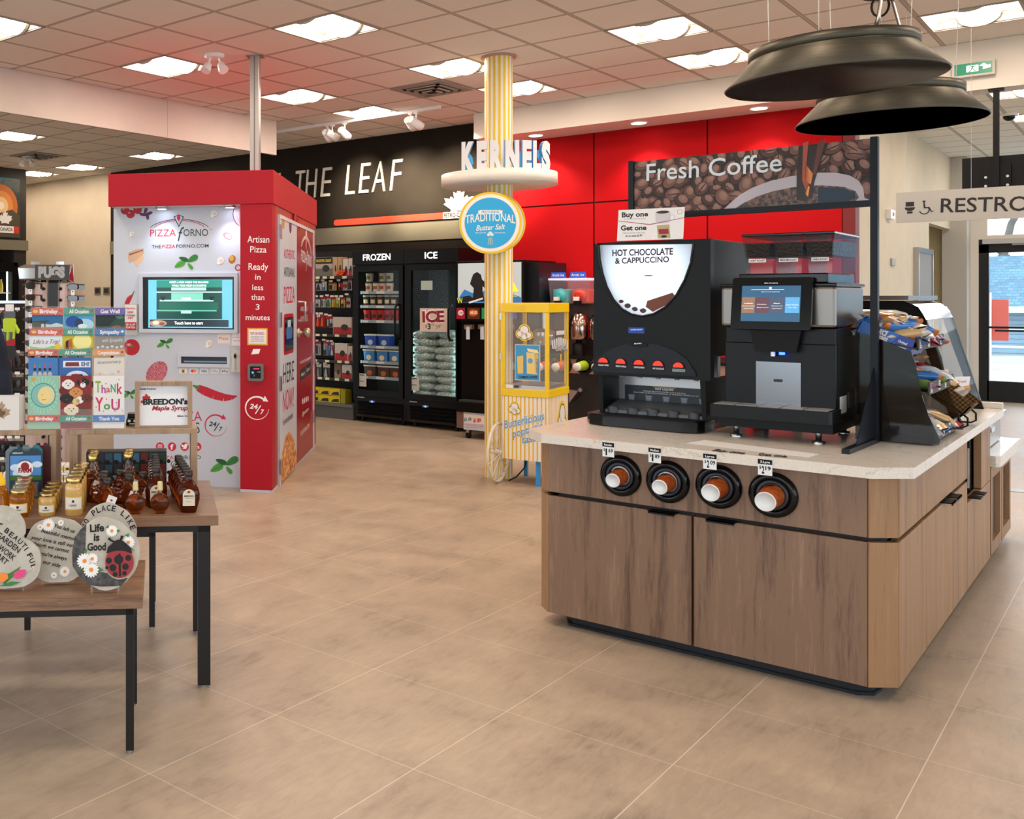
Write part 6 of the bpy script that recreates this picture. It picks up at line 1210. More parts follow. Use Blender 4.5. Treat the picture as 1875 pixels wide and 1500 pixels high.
for q in ([(867, 502), (874, 498), (881, 503), (883, 512), (888, 516), (894, 524), (890, 530), (884, 524), (884, 533), (888, 552), (872, 552), (866, 548), (868, 528), (861, 520), (864, 510)], [(838, 552), (845, 544), (860, 541), (870, 549), (870, 554), (838, 555)]): gm.slabp(sp1, q, .0045, .005, hx('15171c'))
gm.slabp(sp1, [(858, 553), (884, 545), (885, 548), (860, 556)], .005, .0054, wht).slabp(sp1, [(938, 534), (950, 534), (940, 516)], .0045, .005, mat('soda_lime', '#c8dc2c', .3, emit=.4)).textp(sp1, 'W', (838, 556), (848, 555), 10, .0056, mat('soda_lime')).textp(sp1, 'BOLD', (936, 544), (948, 543), 5, .0056, mat('soda_lime'))
gm.done('lit_graphic', so)
br = MB()
for k, (p0, p1, c_) in enumerate(((838, 853, '8d1c34'), (858, 880, '4a2c14'), (884, 904, '1c8a4a'), (908, 926, 'c04a1c'), (930, 948, '2a4a9a'))):
    br.rect(sp1, *sp1.uv(p0, 584), *sp1.uv(p1, 564), .02, .024, mat('brand_'+c_, c_, .3, emit=.12))
blob(br, sp1, 846, 573, 5, 5, .0265, 'e8d8d8'); br.textp(sp1.off(.02), 'Dr', (842.5, 575), (849, 574), 3.5, .0068, hx('8d1c34'), bold=.03); blob(br, sp1, 868.5, 573, 8, 6.5, .0265, 'c8401c'); br.textp(sp1.off(.02), 'MUG', (862, 575.5), (875, 575), 5.5, .0068, hx('f0dca8'), bold=.05).done('brand_tiles', so)
for k, px in enumerate((857, 883, 905, 930)):
    c = atY(px, 608, YS+.05); MB().cyl(c+UP*.06, c-UP*.08, .022, mat('valve_clear', '#c9cfd8', .1)).box(c.x-.05, YS+.05, c.z+.03, c.x+.05, YS+.1, c.z+.08, hx('8a7a6a', .3)).done('valve', so)
MB().box(xs0, YS-.02, zz(756), xs1, YS+.12, zz(738), fb).box(xs0+.03, YS-.01, zz(738), xs1-.03, YS+.1, zz(734), hx('26282b')).done('drip_tray', so, bevel=.004)
MB().box(xs0, YS+.0, .11, xs1, YS+.74, zz(757), pnk).rect(sp1, xs0+.105, .13, xs0+.14, zz(777), 0, .002, black).done('steel_cabinet', so)
for x in (xs0+.12, xs1-.1):
    f_ = MB().box(x-.02, YS+.03, .07, x+.02, YS+.07, .11, steel).prism([(x-.018, YS+.03, .02), (x-.018, YS+.07, .02), (x-.018, YS+.075, .07), (x-.018, YS+.025, .07)], (.036, 0, 0), steel).done('caster', so); MB().lathe((x-.016, YS+.05, .036), [(.036, 0), (.036, .032)], black, 18, (1, 0, 0)).done('wheel', f_)
    MB().box(x-.02, YS+.6, 0, x+.02, YS+.64, .11, black).done('foot', so)
pm = MB().rect(sp1, *sp1.uv(849, 786), *sp1.uv(884+10, 750), .001, .003, hx('b9c3d0')); pm.rect(sp1, *sp1.uv(849.5, 774), *sp1.uv(894, 762), .003, .0035, hx('e0d8cc')).textp(sp1, '$1.49', (850, 771), (864, 771), 6, .004, hx('2a78b0'), bold=.04).textp(sp1, '$1.89', (867, 773), (881, 773), 6.5, .004, hx('c41e2a'), bold=.04).textp(sp1, 'Medium Small', (868, 756), (882, 756), 2.5, .0035, hx('c41e2a')).textp(sp1, 'Health and youth ages 13 and up', (851, 779), (884, 779), 2.4, .0035, hx('c05a5a')).textp(sp1, 'calories a day, adults need 2000', (852, 783), (884, 783), 2.4, .0035, hx('c05a5a')).done('price_board', so)
# ================================================================== back beverage counter
YB_ = 9.62; bcq = PL((0, YB_, 0), (1, 0, 0)); xb0 = xs1+.14; zc = lambda py: bcq.uv(1060, py)[1]
bc_ = thing('beverage_counter', (-3.9, 10.0, 0), 'dark back counter with rosy panel along the red wall', 'counter'); zt2 = zc(652)
MB().box(xb0, YB_, .1, -2.35, WY-.04, zc(684), mat('counter_dark', '#17120f', .5)).box(xb0, YB_+.05, 0, -2.35, WY-.04, .1, black).done('base', bc_)
MB().box(xb0, YB_-.01, zc(684), -2.35, WY-.04, zt2-.03, mat('rosy_panel', '#9b7466', .45)).done('cup_panel', bc_); MB().box(xb0, YB_-.04, zt2-.03, -2.35, WY-.035, zt2, black).done('counter_top', bc_, bevel=.003)
for k, (px, c_) in enumerate(((941, '2f8aa0'), (1002, 'c8502c'), (1032, 'c4541f'), (1071, '9db81c'), (1105, '2f8aa0'))):
    c = bcq.hit(px, 669); t_ = thing('cup_dispenser', c+V((0, -.012, 0)), 'black cup dispenser in the back counter, number %s from the column' % ('one', 'two', 'three', 'four', 'five')[k], 'cup dispenser', 'back counter cup dispensers')
    MB().lathe(c+V((0, -.0105, 0)), [(.095, 0), (.09, .015), (.06, .02), (.06, 0)], blackg, 24, (0, -1, 0)).done('flange', t_)
    u_ = thing('paper_cup', c+V((0, -.02, 0)), '%s cup poking out of the back counter dispenser' % {'2f8aa0': 'teal', 'c8502c': 'orange red', 'c4541f': 'dark orange', '9db81c': 'lime green'}[c_]+(' nearer the column' if k == 0 else ' behind the drinks machine' if k == 4 else ''), 'cup', 'cups in the back counter')
    MB().lathe(c+V((0, -.015, 0)), [(.052, 0), (.040, .13)], hx(c_), 20, (-.1, -1, -.08)).done('cup_wall', u_); MB().lathe(c+V((0, -.015, 0))+V((-.1, -1, -.08)).normalized()*.13, [(.041, 0), (.041, .02), (.0001, .018)], mat('cup_translucent', '#d8dcd8', .3), 20, (-.1, -1, -.08)).done('cup_base', u_)
# chrome tap handle hopper on the base
MB().prism([bcq.P(*bcq.uv(1050, 712), .02), bcq.P(*bcq.uv(1050, 737), .02), bcq.P(*bcq.uv(1066, 715), .02)], (0, -.08, 0), steel).lathe(bcq.hit(1070, 713)+V((0, -.06, 0)), [(.02, 0), (.024, .02), (.02, .04)], steel, 14, (0, -1, 0)).done('waste_flap', bc_)
# slush machine
sl_ = thing('slush_machine', (-3.9, 9.95, zt2), 'slush machine with a teal bowl and a red bowl against the red wall', 'slush machine'); YQ = 9.75; qp = PL((0, YQ, 0), (1, 0, 0)); q0 = qp.uv(1006, 555)
xq1 = qp.uv(1078, 555)[0]; zb3 = qp.uv(1040, 556)[1]; zt3 = qp.uv(1040, 513)[1]
MB().box(q0[0], YQ+.12, zt2, xq1, YQ+.55, zb3, mat('slush_body', '#3a2f2e', .4)).done('body', sl_)
for k, (p0, p1, c_, nm) in enumerate(((1007, 1041, '3fb8c0', 'teal'), (1042, 1078, 'c4301c', 'red'))):
    xa_, xb_ = qp.uv(p0, 540)[0], qp.uv(p1, 540)[0]; hgt = zt3-zb3
    sm = mat('slush_'+nm, c_, .35); m = MB().box(xa_+.012, YQ+.03, zb3+.004, xb_-.012, YQ+.5, zb3+hgt*.62, sm).lathe(((xa_+xb_)/2, YQ+.03, zb3+hgt*.35), [(.075, 0), (.07, .03), (.03, .05)], sm, 20, (0, -1, 0)).done('slush', sl_, bevel=.02)
    MB().hexa([(xa_+.006, YQ+.0, zb3), (xb_-.006, YQ+.0, zb3), (xb_-.006, YQ+.53, zb3), (xa_+.006, YQ+.53, zb3)], [(xa_, YQ-.03, zt3), (xb_, YQ-.03, zt3), (xb_, YQ+.53, zt3), (xa_, YQ+.53, zt3)], mat('slush_bowl', '#f0e8f0', .03, alpha=.10)).done('bowl', sl_)
    ld = MB().box(xa_-.003, YQ-.035, zt3, xb_+.003, YQ+.53, zt3+.02, mat('slush_lid', '#d8d0dc', .3, emit=.3)).done('lid', sl_); sg = PL((xa_+.02, YQ-.03, zt3+.021), (1, 0, 0)); w_ = xb_-xa_-.04
    MB().slab(sg, [(0, 0), (w_, 0), (w_-.01, .06), (.01, .06)], -.02, 0, mat('slush_sign', '#1c4fb8', .3, emit=.4)).text(sg, 'Arctic Ice', (.015, .018), (w_-.015, .018), .028, .001, wht, bold=.02, shear=.2).done('bowl_sign', ld)
    MB().box((xa_+xb_)/2-.03, YQ-.06, zb3-.02, (xa_+xb_)/2+.03, YQ+.0, zb3+.03, black).box((xa_+xb_)/2-.03, YQ-.065, zb3+.03, (xa_+xb_)/2+.02, YQ-.03, zb3+.07, wht).done('tap', sl_)
# chrome airpots
for k, px in enumerate((1060, 1098)):
    c = atY(px, 630, 9.72); t_ = thing('airpot', (c.x, 9.72, zt2), 'tall chrome coffee urn on the back counter, %s' % ('left one beside the cart', 'right one behind the drinks machine')[k], 'coffee urn', 'chrome urns'); zu = atY(px, 572, 9.72).z
    MB().lathe((c.x, 9.72, zt2), [(.06, 0), (.06, .12), (.03, .13), (.03, .17)], black, 24).done('stand', t_)
    MB().lathe((c.x, 9.72, zt2+.17), [(.095, 0), (.10, .01), (.098, .16), (.07, zu-zt2-.2), (.02, zu-zt2-.17), (.0001, zu-zt2-.165)], mat('urn_copper', '#b09a90', .15, 1), 32).done('urn_body', t_)
# ================================================================== display tables at left
tu = V((.669, .743, 0)).normalized(); tv = V((-tu.y, tu.x, 0)); bt = mat('table_black', '#0b0b0c', .4)
twood = wood('table_laminate', '#62493a', '#86664f', '#a3826a', (.5, .5, .5), .38, 1.1); t, n, l, b = nodes(twood)
for nd in n:
    if nd.type == 'MAPPING': nd.inputs['Scale'].default_value = (.10, 1, 1); nd.inputs['Rotation'].default_value = (0, 0, 0)
TRZ = math.atan2(tu.y, tu.x)
def table(nm, Rc, W_, Dp, z, th, leg, lb, ins=.03, apron=.03):
    o = Rc-tu*W_; c = o+tu*W_/2+tv*Dp/2; t_ = thing(nm, (c.x, c.y, 0), lb, 'table', None, TRZ)
    MB().obox(V((o.x, o.y, z-th)), tu*W_, tv*Dp, UP*th, twood).done('table_top', t_, bevel=.002)
    zl = z-th; a = leg
    for u in (ins, W_-ins-a):
        for v in (ins, Dp-ins-a):
            q = V((o.x, o.y, 0))+tu*u+tv*v; MB().obox(q+UP*.012, tu*a, tv*a, UP*(zl-.012), bt).done('leg', t_)
            MB().cyl(q+tu*a/2+tv*a/2, q+tu*a/2+tv*a/2+UP*.012, a*.3, steel, 12).done('glide', t_)
    b1 = V((o.x, o.y, zl-apron)); m = MB()
    m.obox(b1+tu*(ins+a)+tv*ins, tu*(W_-2*ins-2*a), tv*a, UP*apron, bt).obox(b1+tu*(ins+a)+tv*(Dp-ins-a), tu*(W_-2*ins-2*a), tv*a, UP*apron, bt)
    m.obox(b1+tu*ins+tv*ins, tu*a, tv*(Dp-2*ins), UP*apron, bt).obox(b1+tu*(W_-ins-a)+tv*ins, tu*a, tv*(Dp-2*ins), UP*apron, bt); m.done('apron_frame', t_)
    return t_
ZL, ZTt = .54, .69
table('low_table', V((-2.505, 2.160, 0)), .68, .47, ZL, .038, .027, 'low wooden table with thin black legs holding the garden stones')
table('tall_table', V((-2.715, 2.733, 0)), 1.42, .74, ZTt, .04, .05, 'taller wooden table with thick black legs holding syrup, honey and risers')
table('low_table', V((-3.40, 3.02, 0))+tu*.02, .66, .47, .50, .038, .027, 'second low table standing behind the tall one, only its legs showing')
tp0 = V((-2.715, 2.733, ZTt)); TF = PL(tp0-tu*1.42, tu)       # front plane of the tall table; v = height above the top
def tz(x, y, z=ZTt): return atz(x, y, z)
def dv(v): return PL(TF.o+tv*v, tu)                           # parallel plane v behind the front edge
rw = wood('riser_oak', '#7b614b', '#a08469', '#b99f85', (1, 1, .1), .45)
def riser(px0, px1, v0, lb, dep=.22):
    pl = dv(v0); u0, u1 = pl.uv(px0, 800)[0] if px0 is not None else .03, pl.uv(px1, 800)[0]; h = .275; w_ = .022
    t_ = thing('display_riser', pl.P((u0+u1)/2, 0, -dep/2), lb, 'display riser', 'wooden display risers', TRZ)
    o = pl.P(u0, 0, 0)
    MB().obox(o+UP*(h-w_), tu*(u1-u0), tv*dep, UP*w_, rw).done('top_board', t_, bevel=.0015)
    MB().obox(o, tu*w_*1.6, tv*dep, UP*(h-w_), rw).done('side_board', t_); MB().obox(o+tu*(u1-u0-w_*1.3), tu*w_*1.3, tv*dep, UP*(h-w_), rw).done('side_board', t_)
    return pl, h
RV = .50
rpR, RH = riser(127, 361.5, RV, 'open wooden riser at the back of the table under the framed syrup sign')
rpL, _ = riser(None, 102.5, RV, 'open wooden riser at the left edge under the maple leaf cards')
RZt = ZTt+RH
# ---------------------------------------------------------------- greeting card rack
cp = dv(RV+.02); CP = PL(V((cp.o.x, cp.o.y, RZt)), tu)
acr = mat('acrylic', '#e9f1f4', .03, alpha=.06, spec=.5)
rack = thing('card_rack', CP.P((CP.uv(50, 700)[0]+CP.uv(229, 700)[0])/2, 0, -.1), 'clear tiered rack of greeting cards with coloured category strips', 'card rack', None, TRZ)
tiers = [(0.0, 773, 688, 760), (-.045, 652, 655, 690), (-.075, 614, 615, 640), (-.105, 576, 577, 602)]
hd = [[('Birthday', 'c9472f'), ('All Occasion', '1f8a70'), ('Thank You', '2f6cb4')], [('Birthday', 'c9472f'), ('All Occasion', '1f8a70'), ('Congratulations', 'df8a2c')], [('Birthday', 'c9472f'), ('All Occasion', '1f8a70'), ('Sympathy', '2a6ba8')], [('Birthday', 'c9472f'), ('All Occasion', '1f8a70'), ('Get Well', '5a3f9a')]]
colp = [[(50, 108.5), (109.5, 169), (170, 228.5)], [(51, 107), (107.5, 169), (171, 229)], [(54, 116), (113, 171.5), (173, 229)], [(57.5, 116), (116.5, 173), (174, 229.5)]]
hy = [(760, 773), (639.5, 652), (601.5, 614.5), (563.5, 577)]
cyr = [(688, 760), (655, 692), (614, 642), (577, 602)]
for k in range(4):
    pl = CP.off(tiers[k][0]); 
    for j in range(3):
        x0, x1 = colp[k][j]; y0, y1 = hy[k]; a, c = pl.uv(x0, y1), pl.uv(x1, y0); s, c_ = hd[k][j]; a = (a[0], max(a[1], .004))
        m = MB().rect(pl, a[0], a[1], c[0], c[1], .0, .003, hx(c_)); h_ = (c[1]-a[1]); w_ = c[0]-a[0]
        tx0 = a[0]+w_*(.26 if j == 0 else .14 if k in (1,) and j == 2 else .18); m.text(pl, s, (tx0, a[1]+h_*.25), (a[0]+w_*.82, a[1]+h_*.25), h_*.5, .0035, wht, bold=.03)
        if j == 0: m.slab(pl, circ(12, h_*.35, c=(a[0]+w_*.13, a[1]+h_*.5), ry=h_*.22), .003, .0035, hx('d9c21c'))
        if s != 'Get Well' and s != 'Thank You': m.slab(pl, [(a[0]+w_*.91+x*h_*.3, a[1]+h_*.5+y*h_*.3) for x, y in LEAF], .003, .0036, hx('8a1c2a' if c_ != '2a6ba8' else 'dfe8ee'))
        m.done('category_strip', rack)
m = MB(); wR = CP.uv(230, 700)[0]; wL = CP.uv(49.5, 700)[0]
for k in range(4):
    d_ = tiers[k][0]; zt_c = CP.uv(100, cyr[k][0])[1]; m.rect(CP, wL, .0 if k == 0 else CP.uv(100, hy[k][1])[1], wR, CP.uv(100, hy[k][0])[1]+.006+(.02 if k == 0 else 0), d_+.004, d_+.006, acr)
m.rect(CP, wL-.003, 0, wL, CP.uv(100, 566)[1], -.13, .006, acr).rect(CP, wR, 0, wR+.003, CP.uv(100, 566)[1], -.13, .006, acr); m.done('acrylic_frame', rack)
def card(k, j, lb, base, deco, dx=(0, 0), dd=-.004, nm='greeting_card', grp='greeting cards in the rack'):
    pl = CP.off(tiers[k][0]+dd); x0, x1 = colp[k][j]; x0 += dx[0]+1; x1 -= dx[1]+1; a, c = pl.uv(x0, cyr[k][1]), pl.uv(x1, cyr[k][0]); bot = (0.002 if k == 0 else a[1])
    m = MB().rect(pl, a[0], bot, c[0], c[1], -.002, 0, hx(base)); W_, H_ = c[0]-a[0], c[1]-a[1]
    f = lambda u, v: (a[0]+u*W_, a[1]+v*H_)
    deco(m, pl, f, W_, H_); o = m.done(nm, None, at=pl.P((a[0]+c[0])/2, bot, 0), rz=TRZ); tag(o, lb, 'greeting card', grp)
def pg(m, pl, f, pts, c_, d=.0006): m.slab(pl, [f(*p) for p in pts], 0, d, hx(c_))
def el_(m, pl, f, W_, u, v, rx, ry, c_, d=.0008, n=16): m.slab(pl, circ(n, rx*W_, c=f(u, v), ry=ry*W_), 0, d, hx(c_))
def d_land(m, pl, f, W, H): pg(m, pl, f, [(0, 0), (1, 0), (1, .3), (.8, .42), (.6, .3), (.4, .35), (0, .32)], 'c9d4da'); pg(m, pl, f, [(0, .55), (.55, .62), (.55, .5), (0, .3)], '3a4648', .001); pg(m, pl, f, [(0, 0), (.3, 0), (.3, .45), (0, .5)], '58564a', .0012); pg(m, pl, f, [(.4, 0), (.44, 0), (.44, .5), (.4, .5)], '4a4238', .0014); pg(m, pl, f, [(.3, 0), (1, 0), (1, .14), (.3, .1)], '7a8a4a', .0016)
def d_dolph(m, pl, f, W, H): el_(m, pl, f, W, .3, .5, .25, .2, '1c4f9a'); el_(m, pl, f, W, .7, .3, .3, .2, 'a8d4ea', .001); el_(m, pl, f, W, .5, .4, .14, .16, '2a3a5a', .0012); el_(m, pl, f, W, .62, .18, .16, .08, 'e0f0f6', .0014)
def d_dark(m, pl, f, W, H): pg(m, pl, f, [(.4, 0), (1, 0), (1, .9), (.7, .8)], '2c4a40'); el_(m, pl, f, W, .72, .1, .16, .08, '8a4a30', .001); pg(m, pl, f, [(.66, .9), (.9, 1), (1, .8), (.8, .7)], '4f7a5a', .0012)
def d_trip(m, pl, f, W, H): pg(m, pl, f, [(0, 0), (1, 0), (1, .2), (.7, .3), (.4, .15), (0, .28)], '9ac46a'); el_(m, pl, f, W, .86, .24, .1, .1, 'e8c83a', .001); m.text(pl, "Life's a Trip!", f(.1, .45), f(.92, .45), H*.28, .0016, hx('a8203c'), shear=.35)
def d_butter(m, pl, f, W, H): el_(m, pl, f, W, .65, .6, .3, .28, 'efe79a'); pg(m, pl, f, [(.05, 0), (.35, .1), (.3, .8), (.1, .6)], 'b8641c', .001); pg(m, pl, f, [(.12, .1), (.2, .1), (.2, .7), (.12, .6)], '2f1c10', .0012); pg(m, pl, f, [(.5, 0), (1, 0), (1, .2), (.5, .1)], '6a8a3a', .0014)
def d_sym(m, pl, f, W, H): m.text(pl, 'with Sympathy', f(.25, .55), f(.95, .6), H*.22, .001, hx('e4e0de'), shear=.3); [el_(m, pl, f, W, .1+.16*i, .2+.06*(i % 2), .05, .04, 'd8d4d2') for i in range(6)]
def d_peng(m, pl, f, W, H):
    for i in range(4):
        u = .22+.17*i; el_(m, pl, f, W, u, .12, .075, .13, 'b8b4ae'); el_(m, pl, f, W, u, .42, .05, .05, '1c1c20', .001); pg(m, pl, f, [(u-.03, .5), (u+.03, .5), (u, .74)], ('e0703a', '4aa84a', 'd84a8a', 'd83a5a')[i], .0012)
def d_blue(m, pl, f, W, H): pg(m, pl, f, [(.12, .52), (.96, .52), (.96, .84), (.12, .84)], 'dfe6ee'); m.text(pl, 'EH?', f(.68, .58), f(.93, .58), H*.2, .001, hx('2a3a7a'), bold=.03); pg(m, pl, f, [(.18, .57), (.62, .57), (.6, .78), (.2, .78)], '7a2c3a', .0012); el_(m, pl, f, W, .55, .0, .36, .22, 'dfe6ee'); pg(m, pl, f, [(.3, .0), (.8, .0), (.7, .18), (.4, .18)], '1c2a6a', .0012)
def d_ann(m, pl, f, W, H): m.text(pl, 'Anniversary', f(.1, .68), f(.9, .74), H*.16, .001, hx('8a8278'), shear=.2); [el_(m, pl, f, W, .2+.2*i, .2+.1*(i % 2), .05, .05, ('d8b8a8', 'e0cfc0', 'c0c8c4', 'd8a898')[i]) for i in range(4)]
def d_sun(m, pl, f, W, H):
    pl2 = pl
    for i in range(24): a = 2*pi*i/24; c0 = f(.5, .5); m.slab(pl, [c0, (c0[0]+.62*W*cos(a)*.8, c0[1]+.62*W*sin(a)), (c0[0]+.62*W*cos(a+.12)*.8, c0[1]+.62*W*sin(a+.12))], 0, .0003, hx('8fcfc0'))
    el_(m, pl, f, W, .5, .5, .40, .40, '2f6f70', .0006, 28); el_(m, pl, f, W, .5, .5, .38, .38, '7fb8b0', .0008, 28); el_(m, pl, f, W, .6, .5, .27, .3, 'd8cf9a', .001, 24); el_(m, pl, f, W, .52, .48, .2, .24, 'e8cf8a', .0013, 24); pg(m, pl, f, [(.44, .5), (.5, .5), (.5, .51), (.44, .51)], '7a6a3a', .0016); pg(m, pl, f, [(.46, .38), (.58, .38), (.58, .395), (.46, .395)], '7a6a3a', .0016); el_(m, pl, f, W, .18, .9, .07, .07, 'c8a04a', .0008)
def d_pup(m, pl, f, W, H):
    pr2 = random.Random(9)
    for (u, v, r, c_, e) in ((.1, .62, .14, '6a1c22', 0), (.5, .9, .2, '7a1a20', 0), (.25, .78, .17, 'e4e0da', 1), (.72, .83, .17, '1c1a1c', 1), (.72, .76, .09, 'e8e4e0', 0), (.5, .57, .18, 'c98a50', 1), (.2, .42, .18, '22201f', 1), (.85, .42, .15, '5a3020', 1), (.5, .34, .12, 'd8c07a', 0), (.62, .38, .12, 'e8e4e0', 0), (.35, .13, .2, 'e6d6bc', 1), (.75, .13, .16, '6a3c24', 1), (.75, .08, .06, 'efe8e0', 0)):
        el_(m, pl, f, W, u, v, r, r*.95, c_, .0006+.0001*int(v*10 % 4))
        if e:
            for s in (-1, 1): el_(m, pl, f, W, u+s*r*.35, v+.03, .018, .018, '0c0a0a' if c_ != '1c1a1c' else '8a7a6a', .0016, 8); el_(m, pl, f, W, u+s*r*.9, v, r*.3, r*.5, c_, .0012, 10)
            el_(m, pl, f, W, u, v-.03, .025, .02, '0c0a0a' if c_ not in ('22201f', '1c1a1c') else '6a6058', .0016, 8)
def d_thx(m, pl, f, W, H):
    for s_, x0, x1, y, h_, c_ in (('T', .06, .24, .58, .28, '8aa83a'), ('h', .26, .4, .56, .2, 'b04a9a'), ('a', .42, .54, .58, .16, 'd84a5a'), ('N', .56, .72, .58, .2, '3a9a7a'), ('k', .76, .94, .54, .26, 'c8305a'), ('Y', .06, .32, .1, .34, 'd0304a'), ('o', .34, .54, .14, .2, '4a8a3a'), ('U', .58, .86, .12, .28, 'b83a7a')): m.text(pl, s_, f(x0, y), f(x1, y), H*h_, .001, hx(c_), bold=.02)
    for i in range(14): el_(m, pl, f, W, rg.uniform(.05, .95), rg.uniform(.08, .92), .02, .02, rg.choice(('d0304a', 'e8a03a', '6aa83a', 'b83a7a')), .0014, 8)
for k, j, lb, c_, fn in ((3, 0, 'blue lakeside cabin card in the top Birthday slot', '2a6a9a', d_land), (3, 1, 'blue dolphin card in the top All Occasion slot', '4f9cc8', d_dolph), (3, 2, 'dark green tent picture card in the Get Well slot', '1f2f30', d_dark),
                         (2, 0, "pale Life's a Trip! card in the second Birthday slot", 'd9e6ea', d_trip), (2, 1, 'yellow butterfly card in the second All Occasion slot', 'c9b83a', d_butter), (2, 2, 'grey sympathy card with white flowers', '8f8b88', d_sym),
                         (1, 0, 'blue card with four penguins in party hats', '3f78b8', d_peng), (1, 1, 'blue card with white text frames in the third All Occasion slot', '3466a8', d_blue), (1, 2, 'cream anniversary card under Congratulations', 'd6d0c8', d_ann),
                         (0, 0, 'large teal card with a sun and moon face', '93bfa2', d_sun), (0, 1, 'large card full of puppies on red', '84242a', d_pup), (0, 2, 'large white THANK YOU card with flowered letters', 'e4e0de', d_thx)):
    card(k, j, lb, c_, fn)
for k, j, dx, lb, c_ in ((0, 0, (3, -4), 'plain white card just behind the sun and moon card', 'e2e0dc'), (0, 2, (4, 1), 'plain white card just behind the THANK YOU card', 'd9d6d4'), (1, 0, (3, -3), 'blue edged card behind the penguin card', '4a7ab0'), (1, 1, (-1, 8), 'blue card behind the framed text card', '3f70b0'), (1, 2, (4, -2), 'cream card behind the anniversary card', 'd0cac0'), (2, 0, (-2, 20), 'pale card peeking out behind the Trip card', 'cfe0e2')):
    card(k, j, lb, c_, lambda *a: None, dx, -.009)
# maple leaf note cards
mp_ = PL(V((cp.o.x, cp.o.y, RZt)), tu)
for k in range(4):
    pl = mp_.off(-.02*k+.02); x1 = (35, 38.5, 41.5, 45)[k]; u1, v1 = pl.uv(x1, 720-2.2*k); m = MB().rect(pl, u1-.15, .001, u1, .001+.148, -.003, 0, hx('dcd8d2'))
    if k == 0:
        mq = hx('a88f70'); m.slab(pl, [(u1-.085+x*.06*.9+y*.012, .072+y*.058-x*.014) for x, y in LEAF], 0, .0006, mq).slab(pl, [(u1-.085+x*.035, .068+y*.035) for x, y in LEAF], .0006, .001, hx('6d5238')).rect(pl, u1-.15, .015, u1-.13, .02, 0, .001, mq)
    o = m.done('note_card', None, at=pl.P(u1-.075, .001, 0), rz=TRZ); tag(o, ['white note card with a brown maple leaf, frontmost at the left edge', 'plain white card directly behind the maple leaf card', 'third white card back in the stack behind the maple leaf card', 'rearmost white card of the maple leaf card stack'][k], 'note card', 'note cards on the left riser')
# framed syrup sign
fp3 = CP.off(-.03); a, c = fp3.uv(247, 773), fp3.uv(352, 698.5); fs = thing('framed_sign', fp3.P((a[0]+c[0])/2, 0, -.03), "wooden frame with white BREEDON'S Maple Syrup print on the right riser", 'framed sign', None, TRZ)
W_, Hh = c[0]-a[0], c[1]; fw_ = .020
for x0, z0, x1, z1 in ((0, 0, fw_, Hh), (W_-fw_, 0, W_, Hh), (fw_, Hh-fw_, W_-fw_, Hh), (fw_, 0, W_-fw_, .006)): MB().rect(fp3, a[0]+x0, z0+.0005, a[0]+x1, z1, -.06, 0, rw).done('frame_board', fs, bevel=.001)
m = MB().rect(fp3, a[0]+fw_, .006, a[0]+W_-fw_, Hh-fw_, -.03, -.025, hx('e9e9ec')); pp3 = fp3.off(-.0245)
m.slab(pp3, [pp3.uv(268+x*9.5, 731-y*10.5) for x, y in LEAF], 0, .0006, hx('b01c24')).slab(pp3, [pp3.uv(260.5+x*4, 737-y*5) for x, y in LEAF], 0, .0008, hx('b01c24'))
m.textp(pp3, "BREEDON's", (262, 741), (343.5, 740), 9.5, .001, dk_, bold=.05).textp(pp3, 'Maple Syrup', (278, 751.5), (344, 751), 8, .001, hx('a81c28'), bold=.03, shear=.3).textp(pp3, 'Locally Produced', (256, 713.5), (285, 713.5), 2.6, .001, dk_, bold=.04).textp(pp3, 'Alliston, Ont', (324, 763), (344, 763), 2.4, .001, dk_, bold=.04).done('print', fs)
c = CP.off(-.08).hit(243, 768); tc = thing('toy_truck', (c.x, c.y, RZt+.001), 'small black toy truck standing left of the framed sign', 'toy car', None, TRZ); z0 = RZt+.001
def ob(u, v, z, du, dv_, dz, m, mb=None): return (mb or MB()).obox(V((c.x, c.y, z0+z))+tu*u+tv*v, tu*du, tv*dv_, UP*dz, m)
ob(-.028, 0, .012, .05, .10, .022, black).done('body', tc, bevel=.004); m = ob(-.024, .02, .034, .042, .06, .02, blackg); m.done('cab', tc, bevel=.004); ob(-.022, -.001, .018, .012, .001, .01, wht, ob(.004, -.001, .018, .012, .001, .01, wht)).done('headlight', tc)
for u in (-.030, .014):
    for v in (.02, .08): q = V((c.x, c.y, z0+.013))+tu*u+tv*v; MB().cyl(q, q+tu*.012, .013, black, 12).done('wheel', tc)
# ---------------------------------------------------------------- jars, bottles
amber = mat('syrup_amber', '#b4581a', .04, trans=.9, ior=1.33); t, n, l, b = nodes(amber)
ambd = mat('syrup_dark', '#7c2f0c', .04, trans=.8, ior=1.33); hon = mat('honey', '#d98a1c', .06, trans=.75, ior=1.4); creamh = mat('creamed_honey', '#c9a25c', .25, coat=.6); gold = mat('gold_lid', '#b9a064', .25, 1); capb = mat('cap_brown', '#241b18', .35); capw = mat('cap_cream', '#d8cc98', .4); lblc = mat('label_cream', '#d6cdb6', .5); glassc = mat('bottle_glass', '#f4f4ee', .02, trans=1, ior=1.3)
def lab_arc(o, r, z0, z1, m, w=1.1, n=10, off=.0008, ax=None): # label patch facing the front
    f = -tv; a = math.atan2(f.y, f.x); return MB().lathe(V(o)+UP*z0, [(r+off, 0), (r+off, z1-z0)], m, n, a0=a-w, a1=a+w)
